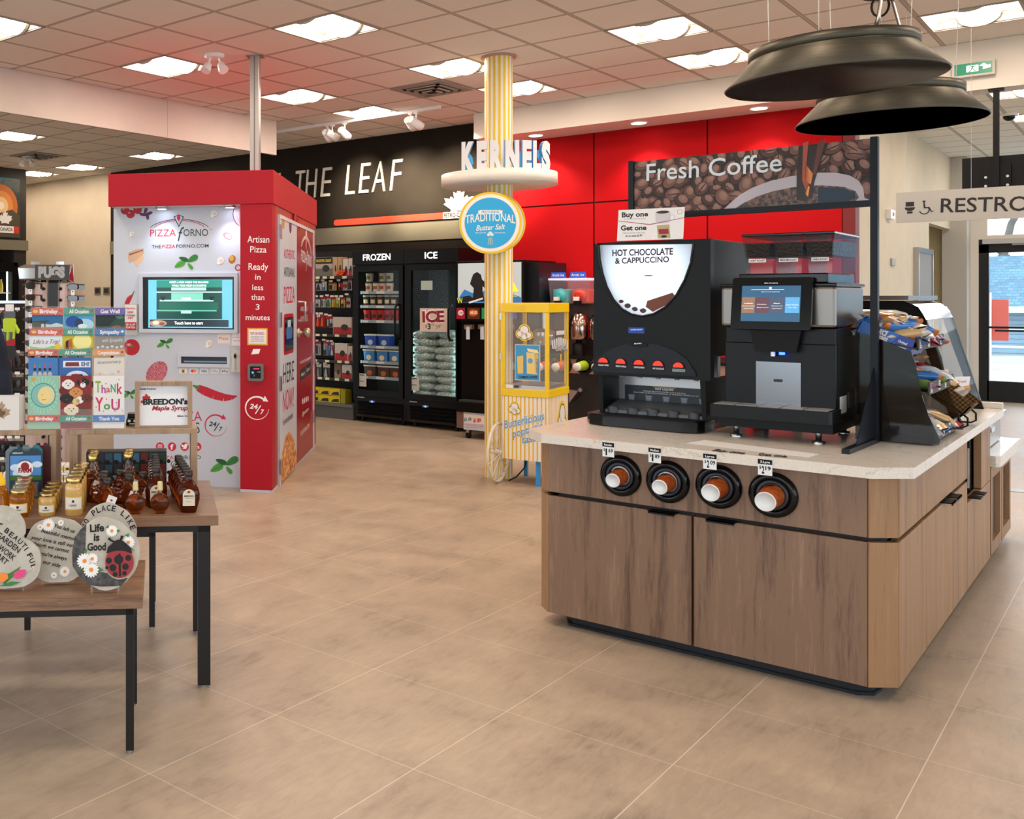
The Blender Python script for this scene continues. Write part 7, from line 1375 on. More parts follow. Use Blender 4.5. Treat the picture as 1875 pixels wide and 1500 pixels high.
def jar(at, r, h, body, lb, grp, lc='e8e2d8', yb=True, name='honey_jar'):
    t_ = thing(name, at, lb, 'honey jar', grp, TRZ); o = V(at)
    MB().lathe(o, [(r*.92, 0), (r, .006), (r, h*.70), (r*.93, h*.80), (r*.78, h*.84), (r*.78, h*.88)], body, 24).done('jar_body', t_)
    q = lab_arc(at, r, h*.16, h*.52, hx('d9b53a')).done('label', t_); m = lab_arc(at, r, h*.19, h*.49, hx(lc), .95, off=.0014); m.done('label_print', q)
    pl = PL(o-tv*(r+.0022), tu); MB().disc(pl, (0, h*.40), r*.14, -.0005, .0004, hx('3a2c18'), 10).text(pl, 'HONEY', (-r*.42, h*.27), (r*.42, h*.27), h*.045, .0004, hx('3a3a4a'), bold=.02).done('emblem', q)
    MB().lathe(o+UP*h*.86, [(r*.86, 0), (r*.88, .004), (r*.88, h*.13), (r*.84, h*.14)], gold, 24).done('lid', t_)
    return t_
def rowback(proto, base, step, n_, lb):
    ks = kids(proto); q = V(base)
    for i in range(1, n_): dup(proto, q+step*i, TRZ, lb[i], ks=ks)
def names(desc, n_): return [desc % ('frontmost' if i == 0 else ['', 'second', 'third', 'fourth', 'fifth', 'sixth', 'seventh'][i]+' from the front') for i in range(n_)]
def fb_(px, py=None, v=.04):      # point on the tall table under picture column px, v behind the front edge
    pl = dv(v); u = pl.uv(px, 900)[0]; return pl.P(u, 0, 0)
p = fb_(35, v=.05); L_ = names('amber honey jar at left on the table, %s', 4); j = jar(p, .038, .105, hon, L_[0], 'amber honey jars'); rowback(j, p, tv*.082-tu*.004, 4, L_)
p = fb_(86, v=.06); L_ = names('small pale honey jar beside the amber row, %s', 4); j = jar(p, .034, .088, creamh, L_[0], 'small creamed honey jars'); rowback(j, p, tv*.078+tu*.001, 4, L_)
p = fb_(135.5, v=.06); L_ = names('tall pale honey jar with bee label, %s', 5); j = jar(p, .036, .148, creamh, L_[0], 'tall creamed honey jars', name='honey_jar'); rowback(j, p, tv*.08+tu*.001, 5, L_)
ks = kids(j)
p = fb_(2, v=.09); hb = thing('honey_bear', p, 'honey squeeze bottle with yellow cap cut by the left edge', 'honey bottle', None, TRZ)
MB().lathe(p, [(.035, 0), (.038, .01), (.036, .05), (.028, .07), (.03, .085), (.026, .10), (.012, .115)], hon, 20).done('bottle_body', hb); MB().lathe(p+UP*.115, [(.018, 0), (.018, .02), (.008, .03), (.005, .05)], mat('cap_yellow', '#e8b818', .4), 14).done('cap', hb)
def flask(at, lb, grp):
    t_ = thing('syrup_flask', at, lb, 'syrup bottle', grp, TRZ); o = V(at); ref = tuple(tu)
    MB().lathe(o, [(.029, 0), (.032, .004), (.034, .012), (.0445, .05), (.045, .072), (.038, .098), (.022, .116), (.0135, .124), (.0125, .148)], ambd, 28, ref=ref, sy=.58).done('glass_body', t_)
    MB().lathe(o+UP*.142, [(.0155, 0), (.0165, .003), (.0165, .022), (.013, .025)], capb, 18).done('cap', t_)
    pl = PL(o-tv*.0268, tu); q = MB().slab(pl, [(-.024, .03), (.024, .03)]+circ(12, .024, 0, pi, c=(0, .072)), -.001, .0, lblc)
    q.slab(pl, [(x*.009, .083+y*.009) for x, y in LEAF], 0, .0004, hx('8c2418')).text(pl, "BREEDON's", (-.019, .066), (.019, .066), .006, .0005, dk_, bold=.04).text(pl, 'Maple Syrup', (-.012, .058), (.017, .058), .005, .0005, hx('a81c28'), shear=.3).text(pl, '500 ml', (-.01, .045), (.01, .045), .004, .0005, hx('8a5a40')).done('label', t_)
    MB().tube([o+tu*(-.012-.0)+UP*.142, o-tu*.026+UP*.14, o-tu*.031+UP*.128, o-tu*.026+UP*.117, o-tu*.016+UP*.118], .0035, glassc, 6).done('handle', t_)
    return t_
p = fb_(345.5, v=.07); L_ = names('flask of dark maple syrup, %s in the right hand row', 7); f0 = flask(p, L_[0], 'maple syrup flasks'); rowback(f0, p, tv*.062-tu*.006, 7, L_)
p2 = fb_(286, v=.16); L2 = names('flask of dark maple syrup, %s in the row behind the round bottles', 6)
ks = kids(f0); [dup(f0, p2+(tv*.062-tu*.001)*i, TRZ, L2[i], ks=ks) for i in range(6)]
def roundb(at, lb):
    t_ = thing('round_syrup_bottle', at, lb, 'syrup bottle', 'small round syrup bottles', TRZ); o = V(at); c = o+UP*.042; X, Z = tuple(tu), (0, 0, 1)
    MB().lathe(c-tv*.016, [(.0001, 0), (.03, .001), (.038, .008), (.039, .016), (.038, .024), (.03, .031), (.0001, .032)], amber, 32, tuple(tv)).done('glass_body', t_)
    MB().obox(o-tu*.018-tv*.010, tu*.036, tv*.02, UP*.007, amber).cyl(o+UP*.078, o+UP*.098, .0085, glassc, 14).done('foot_and_neck', t_)
    MB().lathe(o+UP*.092, [(.0105, 0), (.0115, .003), (.0105, .008), (.0115, .012), (.010, .018), (.011, .022), (.009, .034)], capw, 16).done('cap', t_)
    MB().tube([o+UP*.093+tu*.011*cos(a)+tv*.011*sin(a) for a in [2*pi*i/10 for i in range(10)]], .0012, hx('b08a54'), 5, True).done('string', t_)
    return t_
r0_ = roundb(fb_(248, v=.055), 'small round amber syrup bottle with cream cap, left of the two in front'); dup(r0_, fb_(293, v=.055), TRZ, 'small round amber syrup bottle with cream cap, right of the two in front')
def leafb(at, lb, s=1., cap=capb, tall=0, grp='leaf shaped syrup bottles'):
    t_ = thing('leaf_syrup_bottle', at, lb, 'syrup bottle', grp, TRZ); o = V(at); pl = PL(o-tv*.016*s, tu)
    pts = [(x*.062*s, .040*s+(y+.05)*.058*s) for x, y in LEAF if y > -.3]; pts = [(max(-.06*s, x), max(y, .004)) for x, y in pts]
    MB().slab(pl, pts, -.032*s, 0, amber).obox(o-tu*.022*s-tv*.014*s, tu*.044*s, tv*.028*s, UP*.03*s, amber).done('glass_body', t_, bevel=.003)
    zn = .075*s; hh = .03*s+tall; MB().lathe(o+UP*zn, [(.022*s, 0), (.012*s, .02*s), (.011*s, hh)], amber if not tall else glassc, 16).done('neck', t_)
    MB().lathe(o+UP*(zn+hh-.006), [(.014*s, 0), (.015*s, .004), (.015*s, .02*s), (.012*s, .022*s)], cap, 16).done('cap', t_)
    q = MB().tube([o+UP*(zn+.022)-tv*.013, o+UP*(zn+.006)-tv*.026*s+tu*.016*s, o+UP*(zn-.01)-tv*.03*s+tu*.02*s], .001, hx('a8895c'), 5).done('string', t_)
    c = o+UP*(zn-.02)-tv*.032*s+tu*.02*s; tp2 = PL(c, (tu*.9+UP*-.35), (UP*.9+tu*.35)); MB().rect(tp2, -.016*s, -.03*s, .016*s, .008*s, 0, .001, wht).slab(tp2, [(x*.007, -.01+y*.007) for x, y in LEAF], .001, .0014, hx('8c2418')).done('gift_tag', q)
    return t_
b0 = leafb(fb_(196, v=.085), 'leaf shaped syrup bottle with dark cap and tag, nearest the tall honey jars', 1.12); ks = kids(b0)
for px, v, lb in ((190, .17, 'leaf shaped syrup bottle directly behind the nearest leaf bottle'), (236, .16, 'leaf shaped syrup bottle behind the left round bottle'), (236, .24, 'leaf shaped syrup bottle second row back behind the left round bottle'), (262, .22, 'leaf shaped syrup bottle between the round bottles and the flasks'), (191, .25, 'leaf shaped syrup bottle third back behind the honey jars'), (219, .27, 'leaf shaped syrup bottle at the back between the two leaf rows')): dup(b0, fb_(px, v=v), TRZ, lb, ks=ks)
b1 = leafb(fb_(170, v=.30), 'tall leaf bottle with gold cap behind the tall honey jars, front one', 1.35, gold, .035, 'tall leaf syrup bottles'); ks = kids(b1)
for px, v, lb in ((173, .40, 'tall leaf bottle with gold cap behind the tall honey jars, rear one'), (235, .34, 'tall leaf bottle with gold cap in front of the dark toy box, front one'), (237, .43, 'tall leaf bottle with gold cap in front of the dark toy box, rear one')): dup(b1, fb_(px, v=v), TRZ, lb, ks=ks)
# toy car display box behind the bottles
pl = dv(.56); a = pl.uv(158, 860)[0]; c = pl.uv(305, 860)[0]; m = MB().rect(pl, a, 0.001, c, .165, -.10, 0, hx('17181c')); rq = random.Random(4)
for i in range(9):
    for j in range(3): u = a+(c-a)*(i+.1)/9; m.rect(pl, u, .02+.05*j, u+(c-a)/9*.82, .06+.05*j, 0, .001, hx(rq.choice(('2c4a5a', '1f3f2c', '6a1f1c', '2a2c34', '3a6a8a', '22242a', '44484c')))).slab(pl, circ(8, .009, c=(u+.012, .022+.05*j)), .001, .002, hx('0b0b0c')).slab(pl, circ(8, .009, c=(u+.045, .022+.05*j)), .001, .002, hx('0b0b0c'))
o = m.done('toy_box', None, at=pl.P((a+c)/2, .001, -.05), rz=TRZ); tag(o, 'long dark box of toy vehicles standing under the right riser', 'toy box')
# farm toy blister packs
def blister(px0, px1, py0, v, c1, lb, art=True):
    pl = dv(v); a = pl.uv(px0, 860)[0]; c = pl.uv(px1, 860)[0]; h_ = pl.uv((px0+px1)/2, py0)[1]; w_ = c-a
    t_ = thing('toy_pack', pl.P((a+c)/2, 0, -.02), lb, 'toy pack', 'farm toy blister packs', TRZ)
    MB().slab(pl, [(a, .002), (c, .002)]+[(c, h_-.02), (c-.02, h_), (a+w_*.62, h_), (a+w_*.58, h_-.012), (a+w_*.42, h_-.012), (a+w_*.4, h_), (a+.02, h_), (a, h_-.02)], -.004, 0, hx(c1)).done('backing_card', t_)
    if art:
        m = MB().rect(pl, a+.004, h_*.36, c-.004, h_*.86, 0, .0006, hx('4a86c4')); [m.slab(pl, circ(12, w_*r_, c=(a+w_*u, h_*v2), ry=w_*r_*.6), .0006, .0008, hx('c9dcec')) for u, v2, r_ in ((.2, .62, .18), (.85, .68, .16), (.3, .5, .2))]
        m.rect(pl, a+.004, h_*.36, c-.004, h_*.46, .0008, .0012, hx('3c6a2c')).disc(pl, (a+w_*.48, h_*.60), w_*.25, .0012, .0016, wht, 24).disc(pl, (a+w_*.48, h_*.64), w_*.13, .0016, .002, hx('8c1c24'), 16).text(pl, 'FARM', (a+w_*.28, h_*.52), (a+w_*.68, h_*.52), h_*.09, .0022, hx('8c1c24'), bold=.05).text(pl, 'DOWN ON THE', (a+w_*.3, h_*.71), (a+w_*.66, h_*.71), h_*.035, .0022, hx('3a2a2a'), bold=.03, arc=.008).text(pl, 'GREENLIGHT', (a+w_*.1, h_*.9), (a+w_*.42, h_*.9), h_*.03, .001, hx('d8e4ec'), bold=.02)
        m.done('card_print', t_)
        MB().rect(pl, a+w_*.3, .012, a+w_*.9, h_*.32, .0, .035, mat('blister_plastic', '#e0e8ea', .05, alpha=.2)).done('blister', t_); MB().rect(pl, a+w_*.36, .02, a+w_*.84, h_*.16, .004, .03, hx('6a1c20')).rect(pl, a+w_*.5, h_*.16, a+w_*.84, h_*.26, .006, .028, hx('7a2428')).done('toy_tractor', t_)
    return t_
blister(17, 77, 822, .40, '1f3a4a', 'Down on the FARM toy pack, frontmost beside the amber jars'); blister(10, 62, 818, .43, '6f7f86', 'grey edged toy pack just behind the front farm pack', False); blister(35, 78, 815, .455, '2f7f88', 'teal topped toy pack second from the back', False); blister(60, 93, 811, .485, '4a1420', 'dark red and green toy pack at the back right', False)
# ---------------------------------------------------------------- garden stepping stones
stone = mottled('stone', '#a9a397', '#c2bcb0', 9, .85, .35); LF = PL(V((-2.505, 2.160, ZL))-tu*.68, tu)
petal = mat('petal_white', '#e9e8e4', .6); yc = mat('flower_orange', '#e08a1c', .5); leafg = mat('leaf_green', '#3c7a34', .6); blk = mat('stone_ink', '#191614', .7)
def stone_thing(lb, pxs, vback, outline, zc, th=.022, tilt=.17):
    """outline in picture points on a leaning plane standing vback behind the table's front edge"""
    base = LF.o+tv*vback+UP*.008; pl = PL(base, tu, UP+tv*tilt); uv = [pl.uv(*p) for p in outline]; mn = min(v for u, v in uv); uv = [(u, v-mn+.002) for u, v in uv]
    cu = sum(u for u, v in uv)/len(uv); t_ = thing('garden_stone', pl.P(cu, 0, -.02)-UP*.008, lb, 'garden stone', 'decorated garden stones', TRZ)
    m = MB().slab(pl, uv, -th, 0, stone); m.done('stone_slab', t_, bevel=.004)
    e = MB()
    for s in (-.045, .045): e.tube([pl.P(cu+s, .02, .006), pl.P(cu+s, -.006, .012), pl.P(cu+s, -.006, -.03), pl.P(cu+s, .10, -.03-.0)], .003, acr, 6)
    e.tube([pl.P(cu-.045, -.005, -.03), pl.P(cu+.045, -.005, -.03)], .003, acr, 6).tube([pl.P(cu, .06, -.03), V(pl.P(cu, 0, -.09))*1], .003, acr, 6); e.done('easel', t_)
    return t_, pl, mn
def daisy(m, pl, x, y, r, mn, d=.0, n_=16):
    c = pl.uv(x, y); c = (c[0], c[1]-mn+.002); R_ = r*3.4/1795
    for i in range(n_):
        a = 2*pi*i/n_; q = (c[0]+cos(a)*R_*.62, c[1]+sin(a)*R_*.62); m.slab(pl, [(q[0]+cos(a)*R_*.4*cos(t2)-sin(a)*R_*.15*sin(t2), q[1]+sin(a)*R_*.4*cos(t2)+cos(a)*R_*.15*sin(t2)) for t2 in [2*pi*k/8 for k in range(8)]], d, d+.003+.0004*(i % 2), petal)
    m.slab(pl, circ(12, R_*.26, c=c), d, d+.006, yc)
def sl_(m, pl, pts, mn, d0, d1, mm): m.slab(pl, [(pl.uv(*p)[0], pl.uv(*p)[1]-mn+.002) for p in pts], d0, d1, mm)
def stx_(m, pl, s, a, b, hp, mn, mm=blk, **k):
    A, B, T = pl.uv(*a), pl.uv(*b), pl.uv(a[0], a[1]-hp); f = lambda p: (p[0], p[1]-mn+.002); m.text(pl, s, f(A), f(B), math.hypot(T[0]-A[0], T[1]-A[1]), .0012, mm, **k)
def wob(cx, cy, rx, ry, seed, n_=36, amp=.025): r = random.Random(seed); ph = [r.uniform(0, 6) for _ in range(4)]; return [(cx+rx*cos(a)*(1+amp*sin(3*a+ph[0])+amp*.6*sin(7*a+ph[1])), cy-ry*sin(a)*(1+amp*sin(4*a+ph[2])+amp*.6*sin(9*a+ph[3]))) for a in [2*pi*i/n_ for i in range(n_)]]
# No place like
t_, pl, mn = stone_thing('grey garden stone reading NO PLACE LIKE, mostly hidden behind the ladybird stone', None, .26, wob(198, 985, 53, 64, 2), 0); m = MB()
def arcword(m, pl, s, cx, cy, r, a0, a1, hp, mn, ry=None):
    ry = ry or r; k = len(s)
    for i, ch in enumerate(s):
        if ch == ' ': continue
        a = a0+(a1-a0)*(i/(k-1)); x, y = cx+r*cos(a), cy-ry*sin(a); tx, ty_ = sin(a), cos(a); w = hp*(.12 if ch == 'I' else .36)
        p0 = (x-tx*w, y-ty_*w); p1 = (x+tx*w, y+ty_*w); 
        P0, P1 = pl.uv(*p0), pl.uv(*p1); f = lambda p: (p[0], p[1]-mn+.002); q = hp*3.5/1795; m.text(pl, ch, f(P0), f(P1), q, .0012, blk, bold=.02)
arcword(m, pl, 'NO PLACE LIKE', 198, 985, 43, R(158), R(20), 10, mn, 50); m.done('lettering', t_)
# You left us
t_, pl, mn = stone_thing('round grey garden stone with a black verse and small daisies', None, .16, wob(104, 999, 62, 61, 5), 0); m = MB()
for s, a, b2 in (('You left us', (99, 957), (136, 968)), ('beautiful memories', (75, 966), (150, 985)), ('your love is still our', (56, 978), (136, 994)), ('although we cannot', (53, 988), (126, 1004)), ("you're always", (72, 1007), (122, 1018)), ('at our side', (68, 1020), (110, 1031))): stx_(m, pl, s, a, b2, 6.5, mn, bold=.02, shear=.25)
m.done('lettering', t_); m = MB(); daisy(m, pl, 89, 953, 12, mn); daisy(m, pl, 74, 957, 6, mn); daisy(m, pl, 112, 949, 6, mn); daisy(m, pl, 119, 1038, 10, mn); daisy(m, pl, 99, 1045, 6, mn); m.done('flowers', t_)
# heart
hp_ = [(-60, 1000), (-50, 950), (-20, 928), (8, 925), (30, 935), (44, 955), (46, 975), (42, 983), (58, 992), (72, 1008), (75, 1030), (68, 1055), (50, 1070), (30, 1075), (-10, 1076), (-50, 1060)]
hp2 = []
for i in range(len(hp_)):
    p0, p1, p2, p3 = hp_[i-1], hp_[i], hp_[(i+1) % len(hp_)], hp_[(i+2) % len(hp_)]
    for k in range(4):
        s = k/4; hp2.append(tuple(.5*(2*p1[j]+(-p0[j]+p2[j])*s+(2*p0[j]-5*p1[j]+4*p2[j]-p3[j])*s*s+(-p0[j]+3*p1[j]-3*p2[j]+p3[j])*s**3) for j in (0, 1)))
t_, pl, mn = stone_thing('pale heart shaped garden stone with tulips cut by the left edge', None, .10, hp2, 0); m = MB()
stx_(m, pl, 'A', (-3, 968), (6, 958), 12, mn, bold=.02)
for ch, x, y, a in zip('BEAUTIFUL', (7, 15, 23, 31, 38, 44, 49, 53, 56), (968, 975, 981, 987, 994, 1002, 1011, 1020, 1030), (40, 40, 40, 45, 50, 55, 62, 68, 75)): k_ = 2 if ch == 'I' else 8; stx_(m, pl, ch, (x, y+4), (x+k_*cos(R(a)), y+4+k_*sin(R(a))), 9, mn, bold=.02)
for s, a, b2 in (('GARDEN', (-8, 980), (33, 1012)), ('WORK', (-4, 1004), (24, 1026)), ('ART', (-8, 1018), (10, 1034))): stx_(m, pl, s, a, b2, 10, mn, bold=.02)
m.done('lettering', t_); m = MB()
sl_(m, pl, [(4, 1062), (10, 1052), (22, 1046), (38, 1036), (30, 1050), (18, 1060), (8, 1070)], mn, 0, .003, leafg); sl_(m, pl, [(0, 1072), (20, 1064), (38, 1065), (20, 1072)], mn, 0, .003, leafg)
sl_(m, pl, [(25, 1055), (27, 1047), (34, 1043), (46, 1042), (48, 1048), (42, 1056), (32, 1059)], mn, .002, .008, hx('d8407a')); sl_(m, pl, [(-6, 1054), (2, 1048), (14, 1050), (16, 1057), (8, 1064), (-6, 1066)], mn, .002, .008, hx('e8862a'))
daisy(m, pl, 18, 950, 4, mn, n_=6); daisy(m, pl, 60, 1040, 4, mn, n_=6); m.done('flowers', t_)
# Life is Good
t_, pl, mn = stone_thing('round garden stone reading Life is Good with a red ladybird', None, .05, wob(193, 1013, 61.5, 66, 8), 0); m = MB()
dkst = mottled('stone_dark', '#2e2d2e', '#5c5a58', 45, .7, .5)
sl_(m, pl, [(158, 959), (148, 968), (137, 982), (132, 1010), (133, 1036), (146, 1056), (160, 1070), (185, 1073), (222, 1072), (234, 1058), (210, 1052), (190, 1047), (172, 1044), (160, 1038), (156, 1010), (157, 985)], mn, 0, .0015, dkst); m.done('dark_relief', t_)
for i in range(9):
    pass
m = MB(); 
for s, a, b2 in (('Life', (165, 973), (191, 971)), ('is', (171.5, 989), (182, 989)), ('Good', (160, 1007), (194, 1006))): stx_(m, pl, s, a, b2, 13, mn, bold=.035)
m.done('lettering', t_); m = MB()
for x, y, r in ((205, 971, 11), (235, 992, 12), (155, 1026, 14), (169, 1022, 11), (167, 1042, 14)): daisy(m, pl, x, y, r, mn, .0015 if y > 1000 else 0)
for pts in ([(193, 966), (198, 960), (200, 968)], [(214, 968), (220, 971), (214, 975)], [(228, 980), (236, 975), (236, 983)], [(237, 1003), (247, 1008), (240, 1001)], [(152, 1008), (160, 1004), (158, 1012)], [(180, 1036), (190, 1043), (180, 1046)], [(145, 1041), (153, 1044), (150, 1036)]): sl_(m, pl, pts, mn, 0, .003, leafg)
m.done('flowers', t_)
def e2(cx, cy, rx, ry, n_=28): return [(cx+rx*cos(a), cy+ry*sin(a)) for a in [2*pi*i/n_ for i in range(n_)]]
m = MB(); sl_(m, pl, e2(219, 1026, 29, 34), mn, 0, .003, mat('stone_light', '#b5ab98', .7)); redg = mat('glitter_red', '#8c0c16', .3, .2)
m2 = MB(); sl_(m2, pl, e2(219, 1028, 26, 29), mn, .003, .010, redg); q = m2.done('red_shell', t_, bevel=.003)
m3 = MB(); sl_(m3, pl, [(195, 1012), (198, 1000), (208, 992), (219, 990), (230, 993), (240, 1002), (242, 1012), (230, 1008), (219, 1006), (208, 1008)], mn, .003, .0115, blk); sl_(m3, pl, [(217, 1012), (221, 1012), (222, 1054), (218, 1054)], mn, .003, .0112, blk)
sl_(m3, pl, e2(218.5, 997, 12, 10), mn, .003, .014, blk)
for x, y, r in ((217.5, 1023, 8.5), (200, 1025, 5.5), (207, 1038, 6.5), (230, 1036, 6), (235, 1020, 5.5), (211, 1050, 4.5), (228, 1048, 4), (196, 1038, 3)): sl_(m3, pl, e2(x, y, r, r*1.02, 14), mn, .003, .0118, blk)
for s, (x, y) in ((-1, (199, 984)), (1, (224, 980))): 
    A = pl.uv(216+2*s, 994); B = pl.uv(212+9*s, 988); C = pl.uv(x, y); f = lambda p: pl.P(p[0], p[1]-mn+.002, .006); m3.tube([f(A), f(B), f(C)], [.003, .003, .005], blk, 6)
m3.done('ladybird_markings', t_); m.done('ladybird_base', t_)
# ================================================================== sunglasses rack behind the cards
sgD = 6.3; sc = atD(98, 700, sgD); sgr = thing('sunglasses_rack', (sc.x, sc.y, 0), 'chrome topped sunglasses rack with rosy panels behind the greeting cards', 'display rack', None, YAW); SG = PL(V((sc.x, sc.y, 0)), RT)
ros = mat('rosy_metal', '#b59a90', .35, .5); chrome = mat('chrome', '#c9ccd0', .08, 1)
for k, (p0, p1) in enumerate(((46, 86), (106, 134))):
    a, c = SG.uv(p0, 600)[0], SG.uv(p1, 600)[0]; m = MB(); 
    pts = [(a+(c-a)*i/6, -.03*(1-(2*i/6-1)**2)) for i in range(7)]
    m.zprism([(lambda q: (q.x, q.y))(SG.P(u, 0, -d)) for u, d in pts]+[(lambda q: (q.x, q.y))(SG.P(u, 0, -d-.01)) for u, d in pts[::-1]], .15, 1.63, ros); m.done('side_panel', sgr)
    m = MB(); px = 81 if k == 0 else 112
    for j in range(17):
        z = 1.60-.073*j; u = SG.uv(px, 600)[0]; m.disc(SG, (u, z), .010, .005 if k == 0 else .016, .03, black, 12)
    m.done('holder_socket', sgr)
MB().rect(SG, SG.uv(87, 600)[0], .15, SG.uv(105, 600)[0], 1.66, -.12, -.02, mat('rack_strip', '#17120f', .3)).done('centre_strip', sgr)
MB().rect(SG, SG.uv(50, 600)[0], 0, SG.uv(140, 600)[0], .15, -.3, .05, black).done('base', sgr)
a, c = SG.uv(40, 518)[0], SG.uv(134, 518)[0]; m = MB().prism([SG.P(a+.02, 1.64, .03), SG.P(a, 1.66, .07), SG.P(a-.01, 1.735, .07), SG.P(a+.02, 1.755, .02), SG.P(a+.02, 1.755, -.02), SG.P(a+.02, 1.64, -.02)], RT*(c-a-.02), chrome); m.done('chrome_header', sgr, bevel=.004)
m = MB().rect(SG, a+.10, 1.655, c-.01, 1.75, .071, .074, hx('3c3d40')).text(SG, 'PUGS', (a+.12, 1.675), (c-.04, 1.675), .06, .0745, hx('a9a7a6'), bold=.08).done('header_plate', sgr)
for s in (.06, .22): MB().rect(SG, a+s, 1.755, a+s+.05, 1.775, -.02, .0, chrome).done('clip', sgr)
lensd = mat('lens_dark', '#0f1216', .05, coat=1); sgp = None
def shades(at, colr, lb, s=1):
    o = V(at); t_ = thing('sunglasses', at, lb, 'sunglasses', 'sunglasses on the rack', YAW); fm_ = hx(colr, .25); pl = PL(o, RT)
    MB().slab(pl, [(0, .004), (.0, .026), (.03, .032), (.058, .026), (.062, .01), (.05, -.008), (.02, -.01)], 0, .008, lensd).done('lens', t_); MB().slab(pl.off(-.03), [(.052, .0), (.05, .026), (.08, .03), (.10, .024), (.104, .008), (.094, -.006), (.07, -.01)], 0, .008, lensd).done('lens', t_)
    MB().tube([pl.P(0, .026, .004), pl.P(.03, .034, .004), pl.P(.06, .028, 0), pl.P(.10, .027, -.03)], .004, fm_, 6).tube([pl.P(.0, .022, .0), pl.P(-.03, .02, -.05), pl.P(-.04, .012, -.10)], .0035, fm_, 6).done('frame', t_)
    MB().rect(pl, .02, -.04, .042, -.008, .008, .009, wht).disc(pl, (.031, -.018), .004, .009, .0095, black, 8).done('price_tag', t_); return t_
pxs = [(48, 'left side'), (128, 'right side')]; first = None
for j in range(13):
    for k in (0, 1):
        u = SG.uv((50, 127)[k], 600)[0]; z = 1.605-.073*j-(.006 if k else 0); at = SG.P(u, z, .045); c_ = ('1a1a1c', '7a1c24', '2a2c30', '3a2418')[j % 4]
        lb = 'sunglasses on the %s of the rack, row %s from the top' % (('left', 'right')[k], ('one', 'two', 'three', 'four', 'five', 'six', 'seven', 'eight', 'nine', 'ten', 'eleven', 'twelve', 'thirteen')[j])
        if j < 4 and k == 0: q = shades(at, c_, lb); 
        if j < 4 and k == 0: 
            if first is None: first = []
            first.append(q)
        else: dup(first[j % 4], at, YAW, lb)
# ================================================================== accessory rack with gloves, jacket
acD = 7.2; ac = atD(22, 650, acD); AC = PL(V((ac.x, ac.y, 0)), RT); arx = thing('accessory_rack', (ac.x, ac.y, 0), 'tall peg rack of dark accessories at the left edge', 'display rack', None, YAW)
ua, ub_ = AC.uv(-30, 600)[0], AC.uv(52, 600)[0]
MB().rect(AC, ua, .1, ub_, 1.50, -.03, 0, mat('rack_panel', '#2b2622', .7)).rect(AC, ua, 0, ub_, .1, -.25, .2, black).done('panel', arx); MB().rect(AC, ua, 1.50, ub_, 1.52, -.03, .02, steel).rect(AC, ub_-.02, .1, ub_, 1.5, 0, .02, hx('8d8479')).done('trim_rail', arx)
pr3 = random.Random(21); apk = []
def acpack(at, i):
    o = V(at); t_ = thing('accessory_pack', at, 'x', 'accessory pack', 'small dark goods on the left rack', YAW); pl = PL(o, RT)
    MB().rect(pl, -.04, 0, .04, .13, 0, .004, hx(('1b1a1c', '26221e', '1d2024', '3a2c24')[i])).rect(pl, -.04, .10, .04, .13, .004, .005, hx(('b8b2a0', '8c1c20', 'c8c4b8', 'a09a8c')[i])).done('card', t_)
    MB().ball(pl.P(0, .05, .018), .03, .014, .038, hx(('0f0f11', '2a2a2e', '141210', '3c3c40')[i], .3), 10, 6).done('item', t_); apk.append(t_); return t_
rws = ('top', 'second', 'third', 'fourth', 'fifth', 'sixth', 'seventh', 'eighth', 'ninth'); cls_ = ('leftmost', 'second', 'third', 'fourth', 'rightmost'); n5 = 0
for j in range(9):
    for i in range(4):
        z = 1.33-.155*j; u = ua+.10+(ub_-ua-.16)*i/3; lb = 'dark pack on the %s peg row of the left rack, %s column' % (rws[j], ('leftmost', 'second', 'third', 'rightmost')[i])
        if (j, i) in ((0, 2), (0, 3), (2, 2), (1, 3), (1, 2)): continue
        at = AC.P(u, z, .06)
        if n5 < 4: q = acpack(at, n5); q['label'] = lb
        else: dup(apk[pr3.randrange(4)], at, YAW, lb)
        n5 += 1
m = MB()
for j in range(9):
    for i in range(4): z = 1.33-.155*j+.115; u = ua+.10+(ub_-ua-.16)*i/3; m.cyl(AC.P(u, z, 0), AC.P(u, z, .10), .003, steel, 6).rect(AC, u-.018, z-.0+.006, u+.018, z+.026, .095, .097, wht)
m.done('pegs', arx)
def glove(px, py, c1, c2, lb):
    c = AC.uv(px, py); pl = AC.off(.11); t_ = thing('work_glove', pl.P(c[0], c[1]-.2, 0), lb, 'glove', None, YAW); m = MB(); x, z = c
    m.slab(pl, rrect(x-.045, z-.10, x+.045, z-.0, .015), -.012, .012, hx(c1)); m.done('palm', t_, bevel=.006)
    for k in range(4): u = x-.033+.022*k; MB().tube([pl.P(u, z-.09, 0), pl.P(u-.002, z-.15-.012*(1.5-abs(k-1.5)), .006)], [.0115, .009], hx(c1 if k % 2 else c2), 8).done('finger', t_)
    MB().tube([pl.P(x+.04, z-.05, 0), pl.P(x+.062, z-.085, .01), pl.P(x+.062, z-.11, .012)], [.012, .011, .009], hx(c1), 8).done('thumb', t_); MB().slab(pl, rrect(x-.04, z-.0, x+.04, z+.05, .008), -.01, .01, hx(c2)).rect(pl, x-.03, z+.05, x+.03, z+.10, 0, .003, wht).done('cuff', t_)
glove(24, 582, 'b8d42a', '5a6068', 'bright yellow green work glove hanging on the left rack'); glove(24, 632, '26262a', 'b01c22', 'black work glove with red cuff below the yellow green one'); 
jD = 5.6; jc = atD(-8, 590, jD); JP = PL(V((jc.x, jc.y, 0)), RT); jk = thing('jacket', JP.P(0, .7, 0), 'dark navy jacket sleeve hanging at the left edge', 'jacket', None, YAW); nv = mottled('navy_cloth', '#171a26', '#23273a', 14, .9, .3)
def uvj(x, y): return JP.uv(x, y)
m = MB(); rings = []
